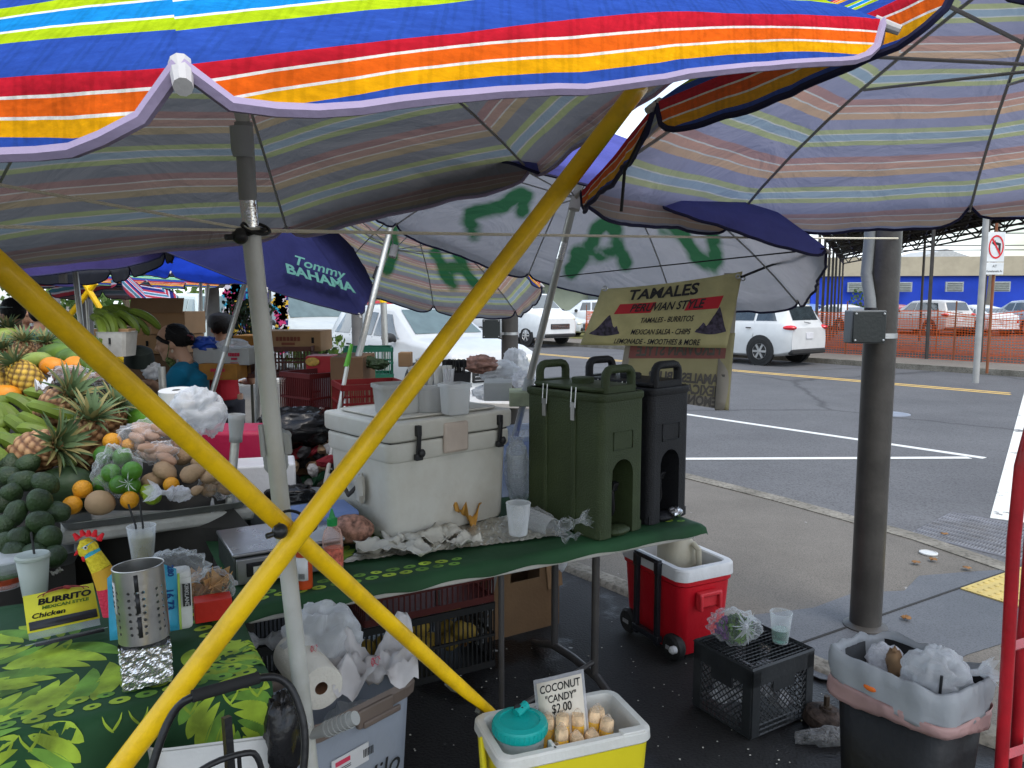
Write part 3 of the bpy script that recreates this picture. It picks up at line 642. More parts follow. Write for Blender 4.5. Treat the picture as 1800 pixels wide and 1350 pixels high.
rope('black bungee hook line holding the banner corner',[at(1303,487,Y=3.54),at(1345,470,Y=3.6),at(1395,452,Y=3.2),at(1450,437,Y=2.76)],.006,bk)
rope('black strap dangling from the corner of the right striped umbrella',[at(1155,182,Y=1.4),at(1128,240,Y=1.42),at(1098,300,Y=1.45),at(1092,372,Y=1.46)],.003,bk)
# ---------------- banner ----------------
bc=(.42,.36,.10)
ban=M('banner_vinyl',(.55,.5,.25),.45,var=.22,vs=4,bump=.2,bs=9,tl=.3,dirt=.35,dcol=(.16,.14,.06),ds=6)
banb=M('banner_back',(.42,.38,.32),.5,var=.12,tl=.3); banb2=M('banner_back_yellow',(.48,.43,.24),.5,var=.15,tl=.3); banr=M('banner_back_red',(.33,.12,.11),.5,var=.15,tl=.3)
inkk=M('banner_ink',(.012,.012,.014),.5); inkr=M('banner_red',(.42,.01,.02),.5); inkg=M('banner_faded_ink',(.11,.1,.09),.6)
g=thing('vinyl_banner','folded yellow vinyl banner with black lettering TAMALES hanging above the drink dispensers','banner',tuple(at(1180,540,Y=3.599)))
q00=at(1058,508,Y=3.721);q10=at(1305,477,Y=3.575);q01=at(1019,606,Y=3.697);q11=at(1277,612,Y=3.538)
def bf(u,v,off=0):
    top=q00.lerp(q10,u);bot=q01.lerp(q11,u); p=top.lerp(bot,v); n=Vector((.05,-1,0)); n.normalize()
    return p+n*(.012*sin(u*7+v*2)+.006*sin(u*17)+off)+Vector((0,0,-.012*4*u*(1-u)*(1-v)))
MB().grid(40,16,lambda u,v:bf(u,v)).build('front_flap',ban,g,True,smooth='full',sol=.0015)
W_=(q10-q00).length;Hh=(q01-q00).length
def put(s,u,v,size,mat,nm='lettering',sx=1,sh=.0,bold=.0005,off=.003):
    vs,fs=textmesh(s,size*1.22,bold,sh,.0003,sx=sx); mb=MB(); mb.add([bf(u+p.x/W_,v-p.y/Hh,off+p.z) for p in vs],fs); mb.build(nm,mat,g,True,smooth=False)
def quadb(us,vs_,mat,nm,off=.0025):
    mb=MB(); mb.grid(14,2,lambda a,b:bf(us[0]+(us[1]-us[0])*a+(.02*(1-b)),vs_[0]+(vs_[1]-vs_[0])*b,off)); mb.build(nm,mat,g,True,smooth=False)
put('TAMALES',.47,.15,.056,inkk,bold=.002,sx=1.15)
quadb((.155,.42),(.29,.46),inkr,'red_band'); quadb((.66,.88),(.29,.46),inkr,'red_band')
put('PERUVIAN STYLE',.52,.375,.042,inkk,sx=.86,sh=.2,bold=.001,off=.0045)
put('TAMALES - BURRITOS',.55,.585,.028,inkk,sx=.72,sh=.12); put('MEXICAN SALSA - CHIPS',.53,.775,.028,inkk,sx=.7,sh=.12); put('LEMONADE - SMOOTHIES & MORE',.52,.93,.0275,inkk,sx=.72,sh=.1)
def mountain(u0,u1,pk,nm):
    mb=MB(); n=26; top=[]
    for i in range(n+1):
        a=i/n; h=max(0,1-abs(a-pk)*3.2)**1.0*.75+.3*sin(pi*a)**.5+.22*max(0,1-abs(a-(.82 if pk<.6 else .2))*8)+.05*fbm((a*9+pk*5,0,0),1); top.append(h)
    k0=.8 if nm==0 else .78
    mb.grid(n,6,lambda a,b:bf(u0+(u1-u0)*a,k0-(.07*sin(pi*a))*-.5-b*.36*top[round(a*n)],.003))
    mb.build('mountain_print',M('mountain_ink',(.045,.035,.06),.6,var=.9,vs=55,bump=0),g,True,smooth=False)
mountain(.03,.25,.45,0); mountain(.76,.97,.62,1)
k0=at(1100,600,Y=3.734);k1=at(1292,585,Y=3.575);k2=at(1083,690,Y=3.721);k3=at(1281,722,Y=3.562); kt=q10
def kf(u,v,off=0):
    p=k0.lerp(k1,u).lerp(k2.lerp(k3,u),v); return p+Vector((0,-1,0))*(.01*sin(u*9+v*3)+off)
MB().grid(30,12,kf).build('back_flap',banb2,g,True,smooth='full',sol=.0015)
MB().grid(2,14,lambda a,b:(at(1300,480,Y=3.581).lerp(at(1283,722,Y=3.562),b)).lerp(at(1320,478,Y=3.581).lerp(at(1310,490,Y=3.562),b) if False else at(1300,480,Y=3.581).lerp(at(1283,722,Y=3.562),b)+Vector((-.067,.004,0)),a)+Vector((0,.012,0))).build('folded_edge',banb,g,True,sol=.0015)
def kb(us,vs_,mat,nm,off=.0025): MB().grid(14,3,lambda a,b:kf(us[0]+(us[1]-us[0])*a,vs_[0]+(vs_[1]-vs_[0])*b,off)).build(nm,mat,g,True,smooth=False)
kb((.05,.93),(.08,.33),banr,'faded_red_band'); kb((.0,.06),(0,1),banb,'grey_edge'); kb((0,.93),(.86,1),banb,'grey_hem')
Wk=(k1-k0).length;Hk=(k2-k0).length
def putk(s,u,v,size,sx=.95):
    vs,fs=textmesh(s,size*1.22,.002,0,.0003,sx=sx); mb=MB(); mb.add([kf(u-p.x/Wk,v-p.y/Hk,.0045+p.z) for p in vs],[tuple(reversed(f)) for f in fs]); mb.build('mirrored_lettering',inkg,g,True,smooth=False)
putk('PERUVIAN STYLE',.5,.2,.052,.82); putk('TAMALES - BURR',.6,.62,.04); putk('MEXICAN SALSA',.6,.78,.04); putk('LEMONADE',.7,.93,.04)
for px,py in((1063,507),(1297,486),(1306,490)):
    mb=MB(); p=at(px,py,Y=3.562 if px>1100 else 3.03); R=frame((0,1,0)); mb.tube([p+R@Vector((.009*cos(t*.6283),.009*sin(t*.6283),0)) for t in range(10)],.0035,6,closed=True); mb.build('eyelet',alu,g,True)
# ---------------- vehicles ----------------
glassm=M('car_glass',(.03,.04,.045),.06,var=.3,bump=0,coat=.6,spec=.8); glassl=M('car_glass_light',(.10,.14,.14),.12,var=.15,bump=0,coat=.0,spec=.4)
tyre=M('tyre',(.018,.018,.018),.8); rimm=M('rim_alloy',(.5,.5,.5),.3,.8); trimb=M('trim_black',(.02,.02,.02),.5); lamp_r=M('lamp_red',(.55,.01,.02),.2,coat=.5); lamp_c=M('lamp_clear',(.7,.68,.55),.15,coat=.8); chrome=M('chrome',(.7,.7,.7),.12,1)
platem=M('plate_white',(.6,.6,.62),.4)
def car(label,cat,loc,head,col,kind='suv',group='cars parked across the street',L_=4.6,detail=1,name='parked_car',glass=None,wsh=None,tint=None):
    gl=glass or glassm
    g=thing(name,label,cat,loc,atan2(head[1],head[0]),group); pm=M('car_paint_'+str(col),col,.32,var=.05,bump=0,coat=.3)
    k=L_/4.6
    if kind=='suv': st=[(2.3,.70,.32,.80,.62,.82),(2.22,.84,.26,.93,.70,.96),(1.9,.9,.22,1.02,.74,1.05),(1.15,.92,.2,1.08,.76,1.13),(1.0,.92,.2,1.1,.76,1.16),(.2,.92,.2,1.11,.62,1.64),(-.6,.92,.2,1.12,.63,1.69),(-1.6,.92,.2,1.13,.62,1.66),(-1.95,.91,.24,1.13,.60,1.60),(-2.2,.86,.3,1.08,.66,1.12),(-2.3,.8,.34,.95,.62,.98)]
    elif kind=='pickup': st=[(2.3,.72,.4,.85,.62,.88),(2.2,.88,.3,1.0,.72,1.04),(1.3,.92,.28,1.08,.76,1.12),(1.1,.92,.28,1.1,.76,1.16),(.5,.92,.28,1.12,.62,1.68),(-.5,.92,.28,1.12,.62,1.7),(-.75,.92,.28,1.12,.66,1.15),(-.8,.92,.28,1.1,.82,1.1),(-2.25,.92,.32,1.1,.82,1.1),(-2.3,.88,.34,1.06,.8,1.06)]
    elif kind=='van': st=[(2.3,.74,.35,.95,.64,.98),(2.22,.88,.28,1.1,.74,1.14),(1.9,.94,.24,1.2,.78,1.26),(1.6,.95,.24,1.22,.78,1.32),(.85,.95,.24,1.22,.68,1.95),(-1.9,.95,.24,1.22,.7,2.0),(-2.25,.93,.3,1.2,.7,1.9),(-2.3,.9,.34,1.1,.7,1.3)]
    else: st=[(2.3,.7,.28,.62,.6,.64),(2.2,.84,.22,.74,.7,.77),(1.3,.88,.2,.88,.74,.92),(1.1,.88,.2,.9,.74,.96),(.3,.88,.2,.93,.58,1.42),(-.6,.88,.2,.95,.6,1.45),(-1.5,.88,.2,.97,.58,1.3),(-2.0,.86,.26,1.0,.66,1.05),(-2.25,.82,.3,.95,.66,.98),(-2.3,.76,.34,.8,.62,.84)]
    st=[(x*k,)+tuple(t) for x,*t in st]
    def half(s):
        x,w,zb,zt,rw,zr=s; m=(zb+zt)/2
        return [(0,zb),(w*.86,zb),(w*.97,zb+.06),(w,m-.05),(w*.995,m+.08),(w*.965,zt-.05),(w*.92,zt),(rw+ (w*.92-rw)*.12,zr-.07 if zr-zt>.1 else zr-.012),(rw*.9,zr-.015 if zr-zt>.1 else zr-.004),(rw*.5,zr),(0,zr+.004)]
    mb=MB(); nr=20; vs=[];fs=[]
    for s in st:
        h=half(s); ring=[(y,z) for y,z in h]+[(-y,z) for y,z in reversed(h[1:-1])]
        vs+=[(s[0],y,z) for y,z in ring]
    for i in range(len(st)-1):
        for q in range(nr): fs.append((i*nr+q,i*nr+(q+1)%nr,(i+1)*nr+(q+1)%nr,(i+1)*nr+q))
    fs+=[tuple(range(nr)),tuple(reversed([(len(st)-1)*nr+q for q in range(nr)]))]
    mb.add(vs,fs); body=mb.build('body',pm,g,ang=50,bev=.012)
    def P_(x,t,side,off=.006):
        for i in range(len(st)-1):
            a,b=st[i],st[i+1]
            if b[0]<=x<=a[0]:
                f=(a[0]-x)/(a[0]-b[0]+1e-9); h1,h2=half(a),half(b); lo=[h1[6][q]*(1-f)+h2[6][q]*f for q in(0,1)]; hi=[h1[7][q]*(1-f)+h2[7][q]*f for q in(0,1)]
                return Vector((x,side*(lo[0]*(1-t)+hi[0]*t+off),lo[1]*(1-t)+hi[1]*t))
        return Vector((x,side*.9,1))
    i_roof=next(i for i,s in enumerate(st) if s[5]-s[3]>.4); i_cowl=i_roof-1; i_re=max(i for i,s in enumerate(st) if s[5]-s[3]>.25)
    xr=st[i_roof][0];xc=st[i_cowl][0];xe=st[i_re][0]
    if kind=='pickup': spans=[(xr+.12,.02,xr-.42),(xr-.5,0,xe+.06)]
    elif kind=='van': spans=[(xc-.35,.0,xr-.5),(xr-.6,0,xr-1.6),(xr-1.7,0,xe+.25)]
    else: spans=[(xc-.3*k,0,xr-.42*k),(xr-.5*k,0,xr-1.3*k),(xr-1.38*k,0,xe+.12*k)]
    for side in(-1,1):
        for n_,(xa,_,xb) in enumerate(spans):
            q=MB()
            def wf(u,v):
                x=xa+(xb-xa)*u; x2=x
                if n_==0: x2=x-(1-u)*v*min(.5,(xa-xr)*1.0 if xa>xr else 0)
                if n_==len(spans)-1: x2=x+(u)*v*.22*k
                return P_(max(xe,min(xc,x2)),.1+.78*v,side)
            q.grid(6,4,wf); q.build('side_window',gl if not tint else tint,g,smooth=False,sol=.004)
    def cross(i0,i1,nm,t0,t1,mat,fac=.86):
        a,b=st[i0],st[i1]; q=MB()
        def f(u,v):
            w0=(a[4] if a[5]-a[3]<.1 else a[4])*fac; w1=b[4]*fac; t=t0+(t1-t0)*v; y=(u*2-1)*(w0*(1-t)+w1*t)*1.02; x=a[0]*(1-t)+b[0]*t; z=a[5]*(1-t)+b[5]*t; n=Vector((b[5]-a[5],0,a[0]-b[0])).normalized()
            if n.z<0: n=-n
            return Vector((x,y,z))+n*.006
        q.grid(8,4,f); q.build(nm,mat,g,smooth=False,sol=.004)
    cross(i_cowl,i_roof,'windscreen',.1,.9,wsh or gl); cross(i_re,i_re+1,'rear_window',.08,.85,gl,.9)
    wr=.35 if kind!='car' else .31; wx=[1.42*k,-1.38*k]
    for x in wx:
        for side in(-1,1):
            w_=.92 if kind!='car' else .88
            q=MB(); R=Matrix.Rotation(-side*pi/2,3,'X'); 
            q.lathe([(wr+.07,-.1),(wr+.075,.008),(wr+.045,.012),(0,.01)],(x,side*(w_-.0),wr+.02),24,R); q.build('wheel_arch',trimb if detail else trimb,body)
            q=MB().lathe([(wr*.62,-.18),(wr*.93,-.18),(wr,-.15),(wr,-.03),(wr*.94,.0),(wr*.66,.012),(wr*.62,-.02)],(x,side*(w_+.02),wr),28,R); wh=q.build('wheel',tyre,g)
            q=MB().lathe([(wr*.64,-.01),(wr*.6,.006),(wr*.55,-.03),(0,-.035)],(x,side*(w_+.02),wr),24,R)
            for s_ in range(6):
                a=s_*pi/3; q.box(Vector((x,side*(w_+.02),wr))+R@Vector((cos(a)*wr*.33,sin(a)*wr*.33,-.004)),(wr*.52,wr*.16,.03),R@Matrix.Rotation(a,3,'Z'))
            q.lathe([(wr*.16,0),(wr*.14,.02),(0,.022)],(x,side*(w_+.02),wr),12,R); q.build('rim',rimm,wh)
    f_=st[0];r_=st[-1]; X=f_[0]; XR=r_[0]; zb=(f_[3]+f_[2])/2
    for side in(-1,1):
        q=MB().ell((st[1][0]-.04,side*.66,st[1][3]-.12),(.13,.2,.1),n=14,m=8); q.build('headlight',lamp_c,g)
        if kind=='suv': q=MB().ell((XR+.14,side*.75,1.0),(.22,.14,.075),n=14,m=8)
        else: q=MB().ell((XR+.03,side*(r_[1]-.06),r_[3]-.12),(.05,.07,.11),n=12,m=8)
        q.build('tail_light',lamp_r,g)
        q=MB().ell((xc-.32*k,side*(st[i_cowl][1]+.1),st[i_cowl][3]+.05),(.09,.13,.08),n=14,m=8).tube([(xc-.32*k,side*(st[i_cowl][1]-.03),st[i_cowl][3]+.0),(xc-.32*k,side*(st[i_cowl][1]+.05),st[i_cowl][3]+.02)],.03,8); q.build('side_mirror',trimb if kind!='car' else pm,g)
        for xx in(xr-.46*k,xr-1.34*k):
            if xx>xe: MB().tube([P_(xx,.05,side,.004),(xx,side*(.935 if kind!='car' else .89),.7),(xx,side*.93,.42)],.004,4).build('door_seam',trimb,body)
            q=MB().box((xx+.14,side*(.935 if kind!='car' else .9),st[i_roof][3]-.13),(.16,.03,.03)); q.build('door_handle',pm if kind!='suv' else trimb,g,bev=.006)
    q=MB().box((X+.0,0,zb+.05),(.05,.95,.2)); gr_=q.build('grille',trimb,g,bev=.02)
    q=MB(); [q.box((X+.03,0,zb-.01+i*.055),(.02,.9,.014)) for i in range(3)]; q.build('grille_bars',chrome,gr_)
    MB().box((X-.0,0,.36),(.1,1.5,.14)).build('front_bumper',pm if kind=='suv' else trimb,g,bev=.04)
    MB().box((XR+.05,0,.36),(.16,1.6,.15)).build('rear_bumper',trimb if kind!='car' else pm,g,bev=.04)
    MB().box((XR-.015,.0,.78 if kind!='car' else .62),(.02,.33,.16)).build('licence_plate',platem,g,bev=.004)
    if kind in('suv','pickup'): MB().tube([(XR+.12,-.3,r_[3]+.15),(XR-.02,.3,r_[3]+.2)],.01,6).build('rear_wiper',trimb,g)
    return g
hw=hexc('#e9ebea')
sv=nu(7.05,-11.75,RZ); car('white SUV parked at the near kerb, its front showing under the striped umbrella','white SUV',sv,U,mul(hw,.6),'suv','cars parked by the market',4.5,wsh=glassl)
sv=nu(7.25,-18.3,RZ); car('silver grey van parked behind the white SUV, left of the tilted navy umbrella','van',sv,U,(.42,.44,.42),'van','cars parked by the market',5.2,wsh=glassl)
sv=nu(7.3,-25,RZ); car('pale green grey van far left, its wheel showing above the cardboard box','van',sv,U,(.5,.56,.52),'van','cars parked by the market',5.4,wsh=glassl)
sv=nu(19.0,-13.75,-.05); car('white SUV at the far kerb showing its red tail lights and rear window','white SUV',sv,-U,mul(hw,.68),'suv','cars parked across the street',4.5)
pl=at(1625,571,Y=36);pl.z=.03
bl_=Vector((.28,.96,0))
for (px,Y,col,kd,hd,lb) in[(1625,38,(.45,.44,.42),'suv',(-.25,1),'silver SUV nose in to the blue wall right of the thick steel post'),
 (1705,38,(.6,.62,.62),'car',(-.15,1),'pale sedan by the blue wall left of the sign pole'),(1800,38,(.3,.34,.38),'suv',(-.1,1),'dark glassed SUV at the right edge by the blue wall'),
 (1470,44,(.6,.6,.6),'car',(-.3,1),'white car behind the fence below the left corner of the blue wall'),(1425,50,(.2,.3,.5),'car',(.8,1),'bluish car glimpsed between the shed posts'),(1560,42,(.35,.05,.05),'car',(-.3,1),'dark red car mostly hidden behind the thick post')]:
    p=at(px,560,Y=Y); p.z=.03; car(lb,'parked car',p,hd,col,kd,'cars in the lot by the blue wall',4.4,detail=0)
p=Vector((2.6,36.0,.03)); p=at(1042,560,Y=40);p.z=.03; car('silver pickup truck parked side on behind the orange fence, left of the banner','pickup truck',p,(-1,.12),(.5,.53,.55),'pickup','cars across the street by the green building',4.9)
p=at(957,560,Y=36);p.z=.03; car('silver compact car in front of the pickup, right of the dark post','parked car',p,(.93,-.35),(.5,.54,.56),'car','cars across the street by the green building',4.0)
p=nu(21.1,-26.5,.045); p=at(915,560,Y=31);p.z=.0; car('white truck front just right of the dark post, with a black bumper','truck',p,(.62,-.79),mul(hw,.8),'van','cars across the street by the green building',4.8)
p=at(700,500,Y=34);p.z=0; car('red car glimpsed behind the white SUV roof','parked car',p,(.9,-.3),(.4,.02,.02),'suv','cars across the street by the green building',4.5)
# ---------------- buildings ----------------
def quadwall(name,mat,par,a,b,z0,z1,th=.2,bev=0):
    a=Vector((a[0],a[1],0));b=Vector((b[0],b[1],0)); d=(b-a); R=frame((0,0,1),up=Vector((0,1,0))); ang=atan2(d.y,d.x)
    mb=MB(); mb.box(((a+b)/2)+Vector((0,0,(z0+z1)/2)),(d.length,th,z1-z0),rot(0,0,ang)); return mb.build(name,mat,par,True,smooth=False,bev=bev)
bA=(19.5,50.5);bB=(44,47.0); g=thing('blue_building','long low building with a bright blue wall and beige parapet behind the parking lot','building',(20,50,0))
blu=M('wall_blue',(.012,.055,.48),.7,var=.12,vs=.6,bump=.1,bs=5,dirt=.2,dcol=(.01,.03,.2),ds=1)
bei=M('parapet_beige',(.42,.37,.27),.85,var=.1,vs=1,dirt=.4,dcol=(.25,.22,.16),ds=1.5)
quadwall('wall',blu,g,bA,bB,0,3.25,.3); pr=quadwall('parapet',bei,g,(19.2,50.4),(44,46.85),3.25,4.45,.5)
d_=(Vector(bB)-Vector(bA)).normalized(); an=atan2(d_.y,d_.x)
mb=MB()
for i in range(9): q=Vector(bA)+d_*(2.7*i+1.5); mb.box((q.x+.02,q.y-.28,3.85),(.05,.06,1.1),rot(0,0,an))
mb.build('parapet_ribs',bei,pr,True,smooth=False)
wl=M('louvre_grey',(.28,.3,.28),.6)
for px in(1505,1588,1678,1760):
    Y=50.0-(px-1500)*.008; c=at(px,495,Y=Y-.25); c.z=2.55
    mb=MB().box(c,(1.05,.12,.62),rot(0,0,an)); f=mb.build('window',M('frame_concrete',(.3,.33,.34),.8),g,True,smooth=False)
    mb=MB(); [mb.box(c+Vector((0,-.07,-.22+i*.11)),(.85,.05,.07),rot(.5,0,an)) for i in range(5)]; mb.build('louvre',wl,f,True,smooth=False)
bside=thing('beige_side_block','beige flat roofed block adjoining the left end of the blue wall','building',(24,56,0))
quadwall('wall',bei,bside,(20,53.5),(32,55),0,4.25,5)
hh=thing('gabled_house','small grey house with a low gable roof showing above the beige parapet','house',(27,62,0))
hm=M('house_grey',(.4,.4,.38),.8); mb=MB().box((33.6,63,2.3),(6.5,5,4.6)); mb.build('wall',hm,hh,True,smooth=False)
mb=MB(); mb.prism([(-3.6,4.55),(3.6,4.55),(0,5.7)],5.6,Matrix.Translation((33.6,65.8,0))@Matrix.Rotation(pi/2,4,'X')); mb.build('roof',M('roof_pale',(.45,.46,.45),.7),hh,True,smooth=False)
MB().box((33.2,60.4,4.1),(2.2,.1,.5)).build('window',wl,hh,True,smooth=False)
gb_=thing('green_building','long pale green building with a light metal roof behind the pickup truck','building',(4,52,0))
gm=M('wall_pale_green',(.3,.33,.25),.8,var=.1,vs=.5,dirt=.3,dcol=(.2,.22,.15))
quadwall('wall',gm,gb_,(-16,50),(13,50.5),0,3.2,.3)
mb=MB(); mb.grid(1,1,lambda a,b:Vector((-16.5+30*a,49.2+5*b,3.1+1.1*b))); mb.build('roof',M('roof_metal_pale',(.5,.53,.54),.4,.3),gb_,True,smooth=False,sol=.12)
for x in(-9,-4,1,6): MB().box((x,49.8,1.9),(2.2,.08,.9)).build('window',M('window_dark',(.08,.1,.1),.2),gb_,True,smooth=False)
yb=thing('yellow_shop','low shop with wooden shutters far behind the white SUV roof','building',(-9,46,0))
quadwall('wall',M('shop_tan',(.4,.28,.12),.8),yb,(-13,45),(-5,45),0,3.0,.3)
for x in(-12,-10.2,-8.4,-6.6): MB().box((x,44.8,1.9),(1.1,.1,1.3),rot(0,.15,0)).build('shutter',M('shutter_brown',(.13,.07,.03),.7),yb,True,smooth=False)
quadwall('roof',M('roof_teal',(.2,.38,.4),.6),yb,(-13.5,44.5),(-4.5,44.5),3.0,3.5,1.2)
# ---------------- shed with steel trusses ----------------
sh=thing('steel_shed','open shed roof on thin steel posts with bare trusses, upper right behind the thick post','shed',(14,30,0))
E_=Vector((9.6,24.3,4.3));B_=Vector((17.7,41.5,4.15));C_r=Vector((15.6,21.3,4.45));D_=Vector((14.0,18.4,5.3)); 
D_=Vector((13.6,18.6,4.9))
rm=M('shed_roof_rust',(.2,.19,.175),.7,.2,var=.3,vs=1,dirt=.7,dcol=(.07,.055,.04),ds=.8); sm_=M('shed_steel',(.055,.05,.045),.6,.2,var=.2)
def rf(u,v): return (E_.lerp(D_,u)).lerp(B_.lerp(C_r,u),v)
MB().grid(24,24,lambda u,v:rf(u,v)+Vector((0,0,.03*sin(u*150)))).build('roof_sheet',rm,sh,True,sol=.02,smooth=False)
mb=MB()
for i in range(13): u=i/12; mb.tube([rf(u,0)-Vector((0,0,.12)),rf(u,1)-Vector((0,0,.12))],.05,4)
for j in range(15): v=j/14; mb.tube([rf(0,v)-Vector((0,0,.06)),rf(1,v)-Vector((0,0,.06))],.035,4)
mb.build('purlins',sm_,sh,True,smooth=False)
for j in range(6):
    v=j/5; mb=MB(); n=12
    for i in range(n):
        a=rf(i/n,v)-Vector((0,0,.12));b=rf((i+.5)/n,v)-Vector((0,0,.5));c=rf((i+1)/n,v)-Vector((0,0,.12)); mb.tube([a,b],.034,4).tube([b,c],.034,4)
    mb.tube([rf(0,v)-Vector((0,0,.5)),rf(1,v)-Vector((0,0,.5))],.035,4).tube([rf(0,v)-Vector((0,0,.12)),rf(1,v)-Vector((0,0,.12))],.035,4); mb.build('truss',sm_,sh,True,smooth=False)
for u in(0,1):
    mb=MB();n=24
    for i in range(n):
        a=rf(u,i/n)-Vector((0,0,.12));b=rf(u,(i+.5)/n)-Vector((0,0,.5));c=rf(u,(i+1)/n)-Vector((0,0,.12)); mb.tube([a,b],.032,4).tube([b,c],.032,4)
    mb.tube([rf(u,0)-Vector((0,0,.5)),rf(u,1)-Vector((0,0,.5))],.03,4); mb.build('truss',sm_,sh,True,smooth=False)
for u,v in[(0,0),(0,.15),(0,.3),(0,.45),(0,.6),(0,.8),(0,1),(.5,1),(1,1),(1,.75),(1,.5),(1,.25),(1,0),(.5,0),(.35,.5),(.7,.0)]:
    p=rf(u,v); MB().tube([(p.x,p.y,p.z-.1),(p.x,p.y,.0)],.05,8).build('post',sm_,sh,True)
for x_,Yy in((1460,33),(1483,30),(1503,40)):
    pass
# ---------------- orange mesh fences ----------------
orm=M('mesh_orange',(.75,.13,.025),.6,tl=.3,var=.15)
def meshfence(label,a,b,h,cell=.075,z0=.04,w_=.012,seed=0,posts=7,group='orange safety fences'):
    a=Vector(a);b=Vector(b); g=thing('mesh_fence',label,'safety fence',tuple(a),0,group); Ln=(b-a).length; d=(b-a)/Ln; n=Vector((-d.y,d.x,0))
    def f(s,z):
        sag=.07*sin(s*1.7+seed)*.5-.05*abs(sin(s*pi/2.2)); wv=.06*sin(s*2.1+seed+z)+.03*sin(s*5)
        return a+d*s+n*wv+Vector((0,0,z0+z*(1+sag*(z/h))))
    mb=MB(); nz_=int(h/cell); ns=int(Ln/.25)
    for j in range(nz_+1):
        z=j*cell; vs=[];fs=[]
        for i in range(ns+1):
            s=Ln*i/ns; ww=w_*(2.2 if j in(0,nz_) else 1); vs+=[f(s,z-ww/2),f(s,z+ww/2)]
        for i in range(ns): fs.append((2*i,2*i+2,2*i+3,2*i+1))
        mb.add(vs,fs)
    nv=int(Ln/(cell*1.1))
    for i in range(nv+1):
        s=Ln*i/nv; vs=[];fs=[]
        for j in range(7): vs+=[f(s-w_*.35,h*j/6),f(s+w_*.35,h*j/6)]
        for j in range(6): fs.append((2*j,2*j+1,2*j+3,2*j+2))
        mb.add(vs,fs)
    mb.build('orange_mesh',orm,g,True,smooth=False)
    for i in range(posts):
        p=a+d*(Ln*i/(posts-1)); MB().tube([(p.x,p.y,0),(p.x,p.y,h+.25)],.02,6).build('stake',M('stake_rust',(.2,.07,.03),.8),g,True)
    return g
meshfence('near orange mesh fence along the far pavement, right of the white SUV',nu(22.3,-18.5),nu(22.6,0),1.4,seed=1)
meshfence('second orange mesh fence standing behind the first, in front of the parked cars',nu(25.5,-17),nu(25.2,1),1.15,seed=3)
meshfence('orange mesh fence panel in front of the silver pickup, seen left of the banner',nu(23.0,-24.5),nu(23.0,-18.2),1.25,.07,seed=5,posts=3,w_=.028)
# black bin by fence behind box? small dark board
# ---------------- sign ----------------
sg=thing('street_sign','square no left turn sign above a white street name plate, right','road sign',tuple(at(1750,640,Y=17.6)))
sp=at(1747,470,Y=17.6); p0=Vector((sp.x,sp.y,0)); MB().tube([p0,p0+Vector((0,0,3.4))],.03,8).build('sign_post',M('stake_rust',0),sg,True)
def face(c,w_,h_,mat,nm,par,off=0,th=.006): return MB().box(c+Vector((0,-off,0)),(w_,th,h_)).build(nm,mat,par,True,bev=.002)
sc_=at(1751,434,Y=17.5); sw=M('sign_white',(.62,.64,.64),.4); srd=M('sign_red',(.6,.02,.03),.4); sbk=M('sign_black',(.02,.02,.02),.5)
f1=face(sc_,.39,.66,sw,'sign_face',sg)
R_=frame((0,-1,0)); mb=MB(); n=40; ro=.17;ri=.14
vs=[];fs=[]
for i in range(n): a=2*pi*i/n; vs+=[sc_+Vector((cos(a)*ro*1.0,-.008,sin(a)*ro*1.55)),sc_+Vector((cos(a)*ri,-.008,sin(a)*ri*1.6))]
for i in range(n): j=(i+1)%n; fs.append((2*i,2*j,2*j+1,2*i+1))
mb.add(vs,fs); a=sc_+Vector((-.09,-.010,.17));b=sc_+Vector((.1,-.010,-.18)); q=Vector((.016,0,.01)); mb.add([a-q,a+q,b+q,b-q],[(0,1,2,3)]); mb.build('prohibition_ring',srd,f1,True,smooth=False,sol=.002)
mb=MB(); pts=[(.05,-.14),(.05,.03),(-.03,.06),(-.03,.02),(-.11,.09),(-.02,.15),(-.02,.11),(.1,.08),(.1,-.14)]
mb.add([sc_+Vector((x,-.0065,z)) for x,z in pts],[tuple(range(len(pts)))]); mb.build('turn_arrow',sbk,f1,True,smooth=False,sol=.002)
s2=at(1748,472,Y=17.5); f2=face(s2,.41,.27,sw,'name_plate',sg)
mb=MB(); addtext(mb,'AT',s2+Vector((0,-.006,.05)),(1,0,0),(0,0,1),.08); addtext(mb,'Kamehameha Av',s2+Vector((0,-.006,-.06)),(1,0,0),(0,0,1),.07,sx=.75); mb.build('lettering',sbk,f2,True,smooth=False)
g=thing('lamp_pole','tall pale grey pole standing left of the no left turn sign','pole',(0,0,0)); p=at(1722,560,Y=15.5)
MB().lathe([(.06,0),(.055,5)],(p.x,p.y,0),12).build('shaft',M('pole_pale',(.3,.3,.29),.6),g); 
